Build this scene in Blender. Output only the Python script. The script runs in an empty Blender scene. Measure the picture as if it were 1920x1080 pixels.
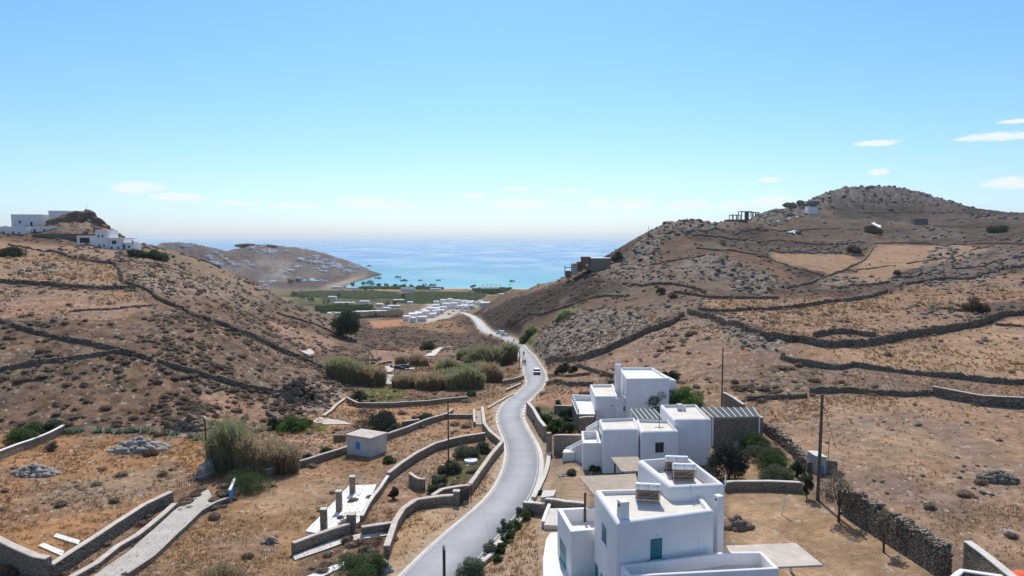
import bpy, math, random
import numpy as np
from mathutils import Vector

# ------------------------------------------------------------------ camera, world, sun, exposure
C = bpy.context.scene.collection
scene = bpy.context.scene
FPX = 1297.0
PITCH = math.radians(4.19)
HAZE = 0.00004
CAMZ = 100.0
cam_d = bpy.data.cameras.new("camera")
cam = bpy.data.objects.new("camera", cam_d); C.objects.link(cam)
cam.location = (0, 0, CAMZ)
cam.rotation_euler = (math.radians(90) - PITCH, 0, 0)
cam_d.sensor_width = 36.0
cam_d.lens = 36.0 * FPX / 1920.0
cam_d.clip_start = 0.5
cam_d.clip_end = 120000.0
scene.camera = cam

SUN_EL = math.radians(50.0)
SUN_AZ = math.radians(-1.0)       # bearing from +Y, positive to the right
sdir = Vector((math.sin(SUN_AZ) * math.cos(SUN_EL), math.cos(SUN_AZ) * math.cos(SUN_EL), math.sin(SUN_EL)))
sl = bpy.data.lights.new("sun", 'SUN'); sl.energy = 3.6; sl.angle = math.radians(0.53); sl.color = (1.0, 0.955, 0.89)
so = bpy.data.objects.new("sun", sl); C.objects.link(so)
so.rotation_euler = sdir.to_track_quat('Z', 'Y').to_euler()

scene.view_settings.view_transform = 'Standard'
scene.view_settings.look = 'None'
scene.view_settings.exposure = 0.24
scene.view_settings.gamma = 1.0

world = bpy.data.worlds.new("World"); scene.world = world
world.use_nodes = True
nt = world.node_tree; nt.nodes.clear()
def N(nt, typ, **kw):
    n = nt.nodes.new(typ)
    for k, v in kw.items():
        if k.startswith('i_'):
            n.inputs[k[2:].replace('_', ' ')].default_value = v
        else:
            setattr(n, k, v)
    return n
def L(nt, a, b): nt.links.new(a, b)
def M_(nt, op, a, b=None, c=None, clamp=False):
    n = nt.nodes.new('ShaderNodeMath'); n.operation = op; n.use_clamp = clamp
    for i, s in enumerate((a, b, c)):
        if s is None: continue
        if isinstance(s, (int, float)): n.inputs[i].default_value = s
        else: nt.links.new(s, n.inputs[i])
    return n.outputs[0]
def MR(nt, v, a, b, c, d, smooth=False):
    n = nt.nodes.new('ShaderNodeMapRange'); n.clamp = True
    if smooth: n.interpolation_type = 'SMOOTHSTEP'
    nt.links.new(v, n.inputs[0])
    for i, x in enumerate((a, b, c, d)): n.inputs[i + 1].default_value = x
    return n.outputs[0]
def MIX(nt, f, a, b, mode='MIX'):
    n = nt.nodes.new('ShaderNodeMix'); n.data_type = 'RGBA'; n.blend_type = mode
    for i, s in ((0, f), (6, a), (7, b)):
        if isinstance(s, (int, float)): n.inputs[i].default_value = s
        elif isinstance(s, tuple): n.inputs[i].default_value = (*s[:3], 1)
        else: nt.links.new(s, n.inputs[i])
    return n.outputs[2]

sky = N(nt, 'ShaderNodeTexSky', sky_type='NISHITA')
sky.sun_disc = False
sky.sun_elevation = SUN_EL
sky.sun_rotation = SUN_AZ
sky.altitude = 100.0
sky.air_density = 1.0; sky.dust_density = 0.6; sky.ozone_density = 2.5
tc = N(nt, 'ShaderNodeTexCoord')
sx = N(nt, 'ShaderNodeSeparateXYZ'); L(nt, tc.outputs['Generated'], sx.inputs[0])
# small cumulus and haze wisps low over the sea
az = M_(nt, 'ARCTAN2', sx.outputs[0], sx.outputs[1])
cb = N(nt, 'ShaderNodeCombineXYZ')
L(nt, M_(nt, 'MULTIPLY', az, 40.0), cb.inputs[0]); L(nt, M_(nt, 'MULTIPLY', sx.outputs[2], 120.0), cb.inputs[1]); cb.inputs[2].default_value = 3.7
cn = N(nt, 'ShaderNodeTexNoise', i_Scale=1.0, i_Detail=8.0, i_Roughness=0.62); L(nt, cb.outputs[0], cn.inputs['Vector'])
acc = None     # bearings and heights of the small fair weather clouds
for u_, v_, wu, wv in [(265,365,52,13),(340,380,55,9),(450,388,45,5),(560,390,60,5),(680,383,50,14),(745,388,42,8),(890,370,38,7),(965,357,34,6),(975,385,75,10),(1080,362,45,4),(1120,385,30,12),(1190,388,52,12),
   (1290,388,50,12),(1370,390,45,10),(1450,385,50,13),(1440,347,24,6),(1640,341,24,8),(1635,294,44,6),(1870,295,75,8),(1895,275,36,4),(1890,365,55,11)]:
    a0 = math.atan((u_ - 960) / 1297.0); z0 = (447 - v_) / 1297.0
    dx = M_(nt, 'MULTIPLY', M_(nt, 'SUBTRACT', az, a0), 1297.0 / wu); dz = M_(nt, 'MULTIPLY', M_(nt, 'SUBTRACT', sx.outputs[2], z0), 1297.0 / wv)
    m0 = M_(nt, 'SUBTRACT', 1.0, M_(nt, 'ADD', M_(nt, 'MULTIPLY', dx, dx), M_(nt, 'MULTIPLY', dz, dz)), clamp=True)
    acc = m0 if acc is None else M_(nt, 'MAXIMUM', acc, m0)
cm = MR(nt, M_(nt, 'ADD', M_(nt, 'MULTIPLY', acc, 0.45), cn.outputs[0]), 0.54, 0.92, 0, 0.85, True)
cm = M_(nt, 'MULTIPLY', cm, MR(nt, acc, 0.0, 0.35, 0, 1, True))
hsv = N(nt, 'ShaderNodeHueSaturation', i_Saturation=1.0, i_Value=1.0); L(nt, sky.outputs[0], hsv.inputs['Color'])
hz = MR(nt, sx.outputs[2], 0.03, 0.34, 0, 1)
tint = MIX(nt, 1.0, hsv.outputs[0], MIX(nt, MR(nt, sx.outputs[2], 0.34, 0.62, 0, 1, True), MIX(nt, hz, MIX(nt, MR(nt, sx.outputs[2], 0.0, 0.07, 0, 1, True), (0.53, 0.655, 0.90), (0.55, 0.67, 0.85)), (0.43, 0.70, 0.79)), (1.08, 1.0, 0.97)), 'MULTIPLY')  # unseen sky above the frame is tinted warmer to whiten the fill on shaded walls
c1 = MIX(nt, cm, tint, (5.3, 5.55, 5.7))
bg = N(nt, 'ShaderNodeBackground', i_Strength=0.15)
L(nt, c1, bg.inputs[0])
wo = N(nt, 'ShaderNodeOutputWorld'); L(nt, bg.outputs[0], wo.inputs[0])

# ------------------------------------------------------------------ small maths
def ray(u, v):
    a = (u - 960) / FPX; b = (540 - v) / FPX
    w = math.cos(PITCH) + b * math.sin(PITCH)
    return a / w, (-math.sin(PITCH) + b * math.cos(PITCH)) / w
def at(u, v, z):
    k, s = ray(u, v); Y = (z - CAMZ) / s
    return (k * Y, Y, z)
def aty(u, v, Y):
    k, s = ray(u, v)
    return (k * Y, Y, CAMZ + s * Y)
def topx(x, y, z):
    zz = z - CAMZ
    c = y * math.cos(PITCH) - zz * math.sin(PITCH); h = y * math.sin(PITCH) + zz * math.cos(PITCH)
    c = np.where(np.abs(c) < 1e-3, 1e-3, c)
    return 960 + FPX * x / c, 540 - FPX * h / c, c

def _hash(ix, iy, seed):
    n = (ix.astype(np.int64) * 374761393 + iy.astype(np.int64) * 668265263 + seed * 982451653) & 0xffffffff
    n = ((n ^ (n >> 13)) * 1274126177) & 0xffffffff
    return ((n ^ (n >> 16)) & 0xffff) / 65535.0
def vnoise(x, y, seed=0):
    ix = np.floor(x); iy = np.floor(y); fx = x - ix; fy = y - iy
    fx = fx * fx * (3 - 2 * fx); fy = fy * fy * (3 - 2 * fy)
    a = _hash(ix, iy, seed); b = _hash(ix + 1, iy, seed); c = _hash(ix, iy + 1, seed); d = _hash(ix + 1, iy + 1, seed)
    return (a * (1 - fx) + b * fx) * (1 - fy) + (c * (1 - fx) + d * fx) * fy * 1.0
def fbm(x, y, octv=4, seed=0, gain=0.5):
    s = 0; a = 1.0; t = 0
    for i in range(octv):
        s = s + a * vnoise(x * 2 ** i + 17.3 * i, y * 2 ** i - 9.1 * i, seed + i); t += a; a *= gain
    return s / t
def inpoly(px, py, poly):
    m = np.zeros(px.shape, bool); n = len(poly); j = n - 1
    for i in range(n):
        xi, yi = poly[i]; xj, yj = poly[j]
        if yi != yj:
            c = ((yi > py) != (yj > py)) & (px < (xj - xi) * (py - yi) / (yj - yi) + xi)
            m ^= c
        j = i
    return m
def smooth(a, b, x):
    t = np.clip((x - a) / (b - a), 0, 1); return t * t * (3 - 2 * t)

# ------------------------------------------------------------------ terrain control points
# the road: row in the photo, left and right edge, distance ahead
ROAD = [(1150,690,800,43),(1080,756,870,49),(1048,780,899,52),(1002,829,941,56),(982,860,958,58.5),(950,901,984,62.5),(930,919,999,66),(919,928,1004,68),
 (895,941,1009,72),(880,946,1013,75),(860,951,1014,78),(840,953,1010,83),(820,946,997,88),(811,940,991,91),(790,933,980,98),
 (776,932,975,104.5),(762,940,979,112),(750,955,988,119.5),(740,967,998,127),(729,980,1013,137),(718,989,1021,149),(709,986,1024,160),
 (698,983,1022,174),(682,981,1012,196),(667,974,1002,222),(657,968,991,240),(648,960,983,258),(640,951,972,278),(633,943,962,306)]
ROADF = [(628,934,328),(626.5,926,345),(622,914,368),(614,905.5,402),(606,900,440),(599,894,490),(593,886,550),(590,878,595),(586,866,640)]
CP = []
def cy(u, v, Y): CP.append(aty(u, v, Y))
def cz(u, v, z): CP.append(at(u, v, z))
def ce(u, Y, z): CP.append(((u - 960) / FPX * Y, Y, z))
def cpol(deg, r, z): CP.append((r * math.sin(math.radians(deg)), r * math.cos(math.radians(deg)), z))
for v, l, r, Y in ROAD: cy((l + r) / 2, v, Y)
for v, u, Y in ROADF: cy(u, v, Y)
for t in [(0,1075,75.6),(240,1075,75.3),(500,1075,75.2),(650,1060,75.3),(960,1060,75.8),(1020,1060,76),(1400,1050,76),(1600,1050,76.2),(1900,1070,77.2),
 (0,960,75.2),(200,960,75),(400,960,74.6),(550,960,74.4),(700,960,75),(850,960,75.3),(1450,950,76.2),(1600,960,76.4),(1750,980,77.2),(1900,950,77.4),
 (100,880,74.8),(300,860,74.3),(420,870,73.8),(550,890,73.6),(700,900,74),(800,880,74.4),(890,850,74.6),(0,850,74.8),
 (500,840,72.8),(600,830,72.7),(700,840,73.6),(665,846,73.5),(650,838,73.4),(850,800,73.3),(650,790,72.0),(750,760,70.8),(850,760,71.3),(540,800,72.4),(450,800,73.2),
 (660,750,69.6),(800,735,69.2),(700,735,68.8),(900,725,69.4),(850,700,67.4),(760,700,66.6),(700,700,66.6),(930,700,66.4),
 (1040,900,75.2),(1080,960,75.8),(1060,870,75.0),(1040,760,72.4),(1050,720,71.2),(1030,800,73.6),(1090,850,75),(1200,885,75.4),(1350,850,75.8),(1400,880,76),(1450,850,76.2),
 (1600,900,77),(1750,900,77.4),(1900,880,77.4),(1150,770,75.0),(1250,780,75.3),(1400,770,76.2),(1550,800,77),(1700,800,77.6),(1850,800,77.8)]: cz(*t)
for t in [(0,800,92),(100,790,93),(250,790,95),(380,800,93),(0,700,105),(150,700,107),(300,700,110),(450,740,112),(540,745,118),(600,720,135),
 (0,600,128),(150,600,130),(300,640,125),(420,700,118),(450,620,150),(540,680,150),(590,690,150),(650,700,160),
 (0,540,170),(150,540,172),(260,545,175),(350,590,165),(0,500,215),(150,500,220),(230,510,225),(350,530,230),(430,580,220),
 (0,460,290),(100,462,290),(180,466,288),(240,470,285),(310,480,290),(250,465,300),(330,474,320),(400,500,330),(450,520,330),(500,548,320),(560,590,300),
 (500,600,240),(560,640,215),(640,650,260),(700,650,270),(640,690,190),(760,650,270),(820,660,240),(880,650,262),
 (110,420,330),(150,412,335),(185,422,338),(225,448,335),(30,427,340),(0,428,345),(60,450,310),
 (400,475,1500),(400,475,1900),(430,473,1650),(425,474,1850),(370,467,1520),(340,490,1450),(330,459,1500),(300,462,1450),(400,472,1700),(440,470,1800),(480,459,1900),(520,464,1900),(560,466,1950),(600,474,1900),(640,488,1850),(670,501,1790),
 (450,490,1700),(550,490,1750),(600,500,1750),(400,510,1500),(500,520,1500),(600,520,1600),(640,515,1680),
 (600,580,800),(560,555,1080),(700,575,840),(700,555,1080),(850,560,1000),(920,553,1080),(720,605,600),(760,600,620),(830,596,640),(860,578,720),
 (840,620,420),(780,625,430),(800,640,330),(720,630,400),(700,620,450),(560,542,1320),(700,541,1335),(850,541,1335),(950,541,1335),
 (905,580,570),(930,559,545),(960,546,510),(1000,536,430),(1060,520,345),(1100,504,330),(1140,498,330),(1170,478,345),(1200,455,360),(1232,431,380),(1280,417,420),
 (1360,416,500),(1420,412,580),(1440,402,650),(1490,386,780),(1540,368,900),(1575,357,960),(1660,353,1000),(1700,358,1000),(1750,371,960),(1790,385,900),(1880,398,820),(1920,403,800),
 (1000,580,300),(1100,540,290),(950,600,330),(930,592,420),(1040,560,300),(1100,600,220),(1050,620,225),(1010,640,235),(1030,680,180),(1060,650,190),(1250,600,190),(1150,640,160),(1250,540,255),(1150,560,262),
 (1300,480,320),(1400,450,430),(1250,460,350),(1400,560,225),(1300,600,175),(1400,600,172),(1400,640,132),(1300,660,128),(1200,680,130),(1120,690,140),(1060,700,150),
 (1500,700,112),(1700,700,110),(1900,700,110),(1500,640,133),(1700,640,135),(1880,640,135),(1400,730,103),(1600,740,98),(1850,740,98),
 (1500,590,180),(1700,590,175),(1900,590,172),(1850,550,225),(1700,550,228),(1550,550,235),(1700,500,345),(1500,500,300),(1500,450,480),(1600,480,400),(1700,450,580),
 (1850,500,330),(1850,450,500),(1850,420,620),(1700,410,800),(1600,400,800),(1500,410,700)]: cy(*t)
for t in [(150,450,85),(330,500,50),(250,600,40),(450,450,50),(550,450,45),(100,600,60),(0,500,80),(-200,400,95),(150,900,25),(-100,1000,40),(-300,1500,40),
 (480,2200,30),(560,2300,18),(640,2150,-2),(330,1900,50),(715,2000,-6),(600,2600,-12),(400,2900,-12),(150,2600,-5),(-300,2600,-5),(200,1500,30),
 (600,1385,3),(660,1400,-1),(740,1390,-1.5),(850,1390,-1.5),(960,1390,-1.5),(750,1800,-12),(900,1800,-15),(1100,1600,-10),(800,2500,-25),(1200,2500,-25),(1500,2600,-20),(1900,2700,-15),
 (690,1500,-3),(715,1650,-3),(722,1800,-4),
 (930,700,26),(980,600,40),(1000,650,25),(1060,450,64),(1100,520,52),(1000,850,9),(1100,850,15),(1200,600,62),(1200,1000,15),(1400,1000,70),(1400,700,105),(1660,1300,120),(1900,1200,80),(1050,1250,3),(1200,1300,0),(1500,1700,5),(1900,1900,5),
 (960,25,76),(300,25,76),(1600,25,76.5),(960,36,76),(500,36,76)]: ce(*t)
for t in [(-55,50,76.5),(-55,120,86),(-55,300,97),(-55,800,60),(-55,1500,40),(-55,2800,-5),(55,50,78),(55,150,82),(55,400,98),(55,900,120),(55,1500,40),(55,2800,-5),(-30,12,76),(30,12,76),(0,5,76)]: cpol(*t)
# headland coast
for t in [(640,534,1.0),(662,529,0.6),(682,523,0.6),(698,518,0.8),(704,511,0.8)]: cz(*t)
CPA = np.array(CP)
QA, QB = 1.6, 1.0
def qq(x, y):
    th = np.arctan2(x, y); th = np.clip(th, -1.05, 1.05)
    return th * QA, np.log(np.maximum(np.hypot(x, y), 4.0)) * QB
cq = np.stack(qq(CPA[:, 0], CPA[:, 1]), 1)
d = np.sqrt(((cq[:, None] - cq[None]) ** 2).sum(-1) + 0.03 ** 2)
n = len(cq)
A = np.zeros((n + 1, n + 1)); A[:n, :n] = d + np.eye(n) * (-0.004); A[:n, n] = 1; A[n, :n] = 1
wts = np.linalg.solve(A, np.append(CPA[:, 2], 0))

NT, NR = 1150, 880
th = np.concatenate([np.radians(np.linspace(-180, -44, 60))[:-1], np.radians(np.linspace(-44, 44, NT)), np.radians(np.linspace(44, 180, 60))[1:]])
lr = np.concatenate([np.linspace(math.log(4), math.log(32), 30)[:-1], np.linspace(math.log(32), math.log(900), NR), np.linspace(math.log(900), math.log(3800), 170)[1:]])
TH, LR = np.meshgrid(th, lr)          # rows: radius
RR = np.exp(LR); GX = RR * np.sin(TH); GY = RR * np.cos(TH)
def rbf(x, y):
    q0, q1 = qq(x, y); sh = q0.shape; q0 = q0.ravel(); q1 = q1.ravel(); out = np.full(q0.shape, wts[n], np.float64)
    for i in range(n):
        out += wts[i] * np.sqrt((q0 - cq[i, 0]) ** 2 + (q1 - cq[i, 1]) ** 2 + 0.0009)
    return out.reshape(sh)
GZ = rbf(GX, GY)
bk = smooth(math.radians(65), math.radians(110), np.abs(TH)); GZ = GZ * (1 - bk) + 76 * bk
GZ = np.where(RR > 3000, GZ - (RR - 3000) * 0.05, GZ)

def pxof(x, y, z):
    u, v, c = topx(x, y, z); return np.where(c > 0, u, -9999), np.where(c > 0, v, -9999)
GU, GV = pxof(GX, GY, GZ)
wn = 5 * (fbm(GX / 9, GY / 9, 3, 5) - 0.5) * np.clip(90 / np.maximum(RR, 1), 0.25, 1) * 4
wn2 = 5 * (fbm(GX / 9, GY / 9, 3, 25) - 0.5) * np.clip(90 / np.maximum(RR, 1), 0.25, 1) * 3
def region(poly, y0=0, y1=1e9, warp=1.0):
    return inpoly(GU + wn * warp, GV + wn2 * warp * 0.7, poly) & (GY > y0) & (GY < y1)

# rocky zones (mesh relief and grey colour)
ROCKY = [([(300,450),(520,450),(700,500),(700,520),(600,500),(480,480),(300,480)],1250,2200,.8),([(450,480),(640,490),(640,520),(450,520)],1250,2200,.35),([(1560,352),(1760,352),(1800,380),(1600,392)],700,1300,.7),([(1000,640),(1040,600),(1090,585),(1140,580),(1190,590),(1210,610),(1160,635),(1110,655),(1060,672),(1010,665)],150,330,1.0),
 ([(1180,470),(1240,425),(1300,412),(1350,416),(1345,432),(1300,436),(1240,455),(1230,490),(1190,500)],200,700,1.0),
 ([(1280,490),(1330,480),(1380,490),(1400,520),(1340,530),(1290,515)],200,400,1.0),
 ([(1200,495),(1280,500),(1300,530),(1200,530)],200,400,0.5),
 ([(1370,520),(1440,510),(1470,540),(1430,555),(1370,550)],200,400,0.8),
 ([(1140,480),(1200,490),(1210,530),(1130,525),(1100,500)],200,500,0.7),
 ([(1350,615),(1420,618),(1470,640),(1470,662),(1420,665),(1370,640)],90,200,1.1),
 ([(1440,400),(1500,375),(1580,352),(1600,380),(1560,385),(1520,400),(1450,420),(1400,415)],500,1200,0.8),
 ([(1600,355),(1760,352),(1820,395),(1760,400),(1700,380),(1640,370)],700,1200,0.5),
 ([(1700,425),(1790,430),(1820,450),(1740,450)],400,900,0.5),
 ([(1760,460),(1900,470),(1920,500),(1850,530),(1740,540),(1650,535),(1720,505)],200,600,0.45),
 ([(1530,520),(1620,525),(1600,548),(1540,545)],180,500,0.5),
 ([(100,415),(130,400),(150,392),(180,398),(205,425),(235,450),(180,450),(110,440)],300,400,.6),
 ([(225,490),(330,495),(380,530),(400,560),(330,565),(290,550),(250,530)],150,360,0.8),
 ([(380,510),(470,530),(520,560),(470,590),(400,560)],180,400,0.7),
 ([(30,500),(110,495),(110,520),(20,525)],150,300,0.7),
 ([(140,470),(190,465),(200,480),(150,485)],200,330,0.6),
 ([(510,740),(560,720),(640,715),(650,745),(600,780),(540,770),(520,780)],95,180,0.8),
 ([(1540,770),(1700,800),(1640,820),(1560,800)],70,130,0.15),
 ([(1790,870),(1870,880),(1920,930),(1850,940),(1780,900)],50,90,0.35),
 ([(590,560),(660,620),(640,630),(560,590),(520,570)],200,400,0.5),
 ([(300,770),(390,770),(390,800),(320,805)],80,110,0.5)]
rock = np.zeros_like(GX)
for poly, a, b, s in ROCKY: rock = np.maximum(rock, region(poly, a, b) * s)
fields_ = region([(1440,475),(1590,478),(1640,460),(1800,460),(1860,470),(1790,490),(1620,520),(1560,515),(1450,490)],200,560) | region([(1480,650),(1650,655),(1930,590),(1930,712),(1700,695),(1500,680)],90,170) | region([(1320,560),(1480,555),(1600,575),(1440,600),(1330,590)],140,280)
rock = np.maximum(rock, smooth(.50, .64, fbm(GX / 28, GY / 34, 3, 771)) * .30 * (GX > 8) * (RR > 150) * (RR < 1200) * ~fields_)
rock = np.maximum(rock, smooth(.54, .68, fbm(GX / 20, GY / 26, 3, 772)) * .35 * (GX < -20) * (RR > 110) * (RR < 420) * (GZ > 76))
k = 3
for _ in range(2):
    rock = (np.roll(rock, k, 0) + np.roll(rock, -k, 0) + np.roll(rock, k, 1) + np.roll(rock, -k, 1) + rock) / 5

# road centre line in world space
RL = [aty(l, v, Y) for v, l, r, Y in ROAD]; RRt = [aty(r, v, Y) for v, l, r, Y in ROAD]
rc = [((a[0] + b[0]) / 2, (a[1] + b[1]) / 2, a[2]) for a, b in zip(RL, RRt)]
fc = [aty(u, v, Y) for v, u, Y in ROADF]
cen = np.array(rc + fc)
wid = []
for i in range(len(cen)):
    if i < len(rc):
        t_ = cen[min(i + 1, len(cen) - 1)] - cen[max(i - 1, 0)]; t_ = t_[:2] / np.hypot(*t_[:2])
        dv = np.array(RRt[i][:2]) - np.array(RL[i][:2]); wid.append(abs(dv[0] * t_[1] - dv[1] * t_[0]))
    else: wid.append(5.2)
wid = np.array(wid); wid[0] = wid[1]
# resample and smooth
def resample(P, step):
    d_ = np.concatenate([[0], np.cumsum(np.hypot(*(np.diff(P[:, :2], axis=0).T)))])
    s = np.arange(0, d_[-1], step)
    return np.stack([np.interp(s, d_, P[:, j]) for j in range(P.shape[1])], 1)
RC = resample(np.column_stack([cen, wid]), 1.5)
for _ in range(14):
    RC[1:-1] = (RC[:-2] + RC[1:-1] * 2 + RC[2:]) / 4
RC[:, 3] = np.clip(RC[:, 3], 3.6, 5.6)
tan = np.gradient(RC[:, :2], axis=0); tan /= np.hypot(tan[:, 0], tan[:, 1])[:, None]
nrm = np.stack([tan[:, 1], -tan[:, 0]], 1)      # to the right
RCs = RC[::2]
near = (GY > 30) & (GY < 700) & (np.abs(GX) < 60)
idx = np.argwhere(near)
gx = GX[near]; gy = GY[near]
best = np.full(gx.shape, 1e9); bz = np.zeros_like(gx); bw = np.zeros_like(gx)
for p in RCs:
    dd = np.hypot(gx - p[0], gy - p[1]); m = dd < best
    best[m] = dd[m]; bz[m] = p[2]; bw[m] = p[3]
roaddist = np.full(GX.shape, 1e3); roaddist[near] = best - bw / 2
roadz = np.zeros_like(GX); roadz[near] = bz

rg = lambda s, sd, o=4: fbm(GX / s, GY / s, o, sd)
ridged = 1 - np.abs(2 * rg(7.0, 3) - 1)
ridged2 = 1 - np.abs(2 * rg(2.6, 33, 3) - 1)
amp = 0.0022 * np.clip(RR, 30, 900)
nz = (rg(14, 7) - 0.5) * amp * 2.2 + (rg(3.1, 8, 3) - 0.5) * np.minimum(amp, 0.4) * 1.0
nz += rock * ((ridged - 0.62) * np.clip(RR * 0.010, 0.8, 9.0) + (ridged2 - 0.5) * np.clip(RR * 0.005, 0.5, 2.4))
nz += (rock > 0.05) * 0
calm = smooth(1.0, 5.0, roaddist)
# calm near the houses
hx = smooth(0, 3, np.maximum(np.abs(GX - 14) - 12, np.abs(GY - 68) - 34))
calm = calm * (0.25 + 0.75 * hx)
flat = smooth(0.5, 4.0, GZ)
nz = np.where(GZ < 14, nz * 0.25, nz) * calm * flat
GZ = GZ + nz
rb = 1 - smooth(0.2, 3.2, roaddist)
GZ = GZ * (1 - rb) + (roadz - 0.10) * rb
GZ = np.where(roaddist < -0.15, roadz - 0.35, GZ)

def Hs(x, y):
    x = np.atleast_1d(np.asarray(x, float)); y = np.atleast_1d(np.asarray(y, float))
    t_ = np.arctan2(x, y); l_ = np.log(np.maximum(np.hypot(x, y), 4.01))
    a = np.interp(t_, th, np.arange(len(th))); b = np.interp(l_, lr, np.arange(len(lr)))
    i = np.clip(a.astype(int), 0, len(th) - 2); j = np.clip(b.astype(int), 0, len(lr) - 2); fa = a - i; fb = b - j
    return (GZ[j, i] * (1 - fa) + GZ[j, i + 1] * fa) * (1 - fb) + (GZ[j + 1, i] * (1 - fa) + GZ[j + 1, i + 1] * fa) * fb
def H(x, y): return float(Hs(x, y)[0])
SY = np.exp(np.linspace(math.log(26), math.log(3600), 2600))
def G(u, v, ymin=0, ymax=1e9):
    k_, s_ = ray(u, v)
    Y = SY[(SY > ymin) & (SY < ymax)]
    zz = CAMZ + s_ * Y; hh = Hs(k_ * Y, Y)
    w = np.where(zz <= hh)[0]
    if len(w) == 0:
        i = int(np.argmin(zz - hh)); return (k_ * Y[i], Y[i], float(hh[i]))
    i = w[0]
    if i == 0: return (k_ * Y[0], Y[0], float(hh[0]))
    a0 = zz[i - 1] - hh[i - 1]; a1 = zz[i] - hh[i]; f = a0 / (a0 - a1 + 1e-9)
    y = Y[i - 1] + f * (Y[i] - Y[i - 1]); return (k_ * y, y, H(k_ * y, y))
# ------------------------------------------------------------------ materials
MATS = {}
def pos(nt):
    g = nt.nodes.new('ShaderNodeNewGeometry'); return g.outputs['Position']
def noise(nt, vec, scale, detail=4, rough=0.55):
    n = N(nt, 'ShaderNodeTexNoise', i_Scale=scale, i_Detail=float(detail), i_Roughness=rough); L(nt, vec, n.inputs['Vector']); return n.outputs[0]
def newmat(name, rough=0.9, spec=0.2):
    m = bpy.data.materials.new(name); m.use_nodes = True
    nt = m.node_tree; b = nt.nodes['Principled BSDF']; b.inputs['Roughness'].default_value = rough
    b.inputs['Specular IOR Level'].default_value = spec
    MATS[name] = m; return m, nt, b
def bump(nt, b, h, strength=0.5, dist=0.05):
    n = N(nt, 'ShaderNodeBump', i_Strength=strength, i_Distance=dist); L(nt, h, n.inputs['Height']); L(nt, n.outputs[0], b.inputs['Normal'])
def mottled(name, c1, c2, scale, rough=0.9, spec=0.2, bs=0.0, bscale=None, obj_rand=0.0, c3=None, metal=0):
    m, nt, b = newmat(name, rough, spec); p = pos(nt)
    f = MR(nt, noise(nt, p, scale, 5), 0.3, 0.7, 0, 1)
    col = MIX(nt, f, c1, c2)
    if c3: col = MIX(nt, MR(nt, noise(nt, p, scale * 5.3, 3), 0.55, 0.7, 0, 1), col, c3)
    if obj_rand:
        oi = nt.nodes.new('ShaderNodeObjectInfo')
        col = MIX(nt, 1.0, col, MIXV(nt, oi.outputs['Random'], 1 - obj_rand, 1 + obj_rand), 'MULTIPLY')
    L(nt, col, b.inputs['Base Color']); b.inputs['Metallic'].default_value = metal
    if name == 'whitewash':   # rain streaks and patchy limewash
        mp = N(nt, 'ShaderNodeMapping'); L(nt, p, mp.inputs[0]); mp.inputs['Scale'].default_value = (3.2, 3.2, .35)
        st = MR(nt, noise(nt, mp.outputs[0], 1.0, 5, .6), .52, .72, 0, .30)
        col = MIX(nt, st, col, (.60, .58, .54)); col = MIX(nt, MR(nt, noise(nt, p, .45, 5, .6), .5, .75, 0, .35), col, (.68, .67, .65))
        L(nt, col, b.inputs['Base Color'])
    if bs: bump(nt, b, noise(nt, p, bscale or scale * 3, 4), bs, 0.05)
    return m
def MIXV(nt, f, a, b): return MIX(nt, f, (a, a, a), (b, b, b))

mottled('whitewash', (0.82, 0.795, 0.78), (0.76, 0.735, 0.715), 0.9, 0.85, 0.2, 0.25, 9)
mottled('roof_render', (0.74, 0.70, 0.62), (0.60, 0.54, 0.46), 0.7, 0.9, 0.2, 0.2, 6)
mottled('pale_roof', (0.76, 0.76, 0.74), (0.66, 0.65, 0.62), 0.7, 0.9)
mottled('white_paint', (0.8, 0.8, 0.8), (0.75, 0.75, 0.75), 3, 0.6, 0.4)
mottled('grey_frame', (0.17, 0.18, 0.18), (0.13, 0.135, 0.14), 1, 0.8)
mottled('concrete', (0.50, 0.47, 0.42), (0.40, 0.36, 0.31), 0.8, 0.9, 0.2, 0.3, 8, c3=(0.36, 0.31, 0.26))
mottled('pale_concrete', (0.66, 0.62, 0.56), (0.52, 0.48, 0.42), 0.5, 0.9, 0.2, 0.3, 8)
mottled('white_slab', (0.80, 0.78, 0.75), (0.72, 0.70, 0.66), 0.6, 0.9, 0.2, 0.2, 5)
mottled('cap_render', (0.60, 0.53, 0.45), (0.46, 0.39, 0.32), 1.1, 0.9, 0.2, 0.3, 8)
mottled('brick_raw', (0.20, 0.105, 0.075), (0.26, 0.16, 0.115), 0.8, 0.9, 0.2, 0.3, 6)
mottled('wood_dark', (0.085, 0.055, 0.04), (0.13, 0.085, 0.06), 2, 0.85)
mottled('pole_wood', (0.15, 0.115, 0.085), (0.10, 0.075, 0.055), 3, 0.85)
mottled('teal_paint', (0.010, 0.15, 0.18), (0.015, 0.19, 0.22), 3, 0.45, 0.4)
mottled('blue_paint', (0.05, 0.20, 0.55), (0.08, 0.28, 0.62), 3, 0.5, 0.4)
mottled('steel', (0.55, 0.57, 0.60), (0.45, 0.47, 0.5), 4, 0.35, 0.5, metal=0.7)
mottled('copper_tube', (0.30, 0.21, 0.15), (0.22, 0.15, 0.11), 6, 0.3, 0.6, metal=0.3)
mottled('dark_void', (0.02, 0.022, 0.025), (0.03, 0.03, 0.035), 2, 0.4, 0.4)
mottled('black_rubber', (0.02, 0.02, 0.02), (0.03, 0.03, 0.03), 4, 0.8)
mottled('car_white', (0.78, 0.79, 0.8), (0.76, 0.77, 0.78), 3, 0.25, 0.6)
mottled('car_grey', (0.22, 0.23, 0.25), (0.2, 0.21, 0.23), 3, 0.25, 0.6)
mottled('boat_hull', (0.10, 0.115, 0.14), (0.07, 0.08, 0.10), 0.6, 0.5, 0.4)
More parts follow.
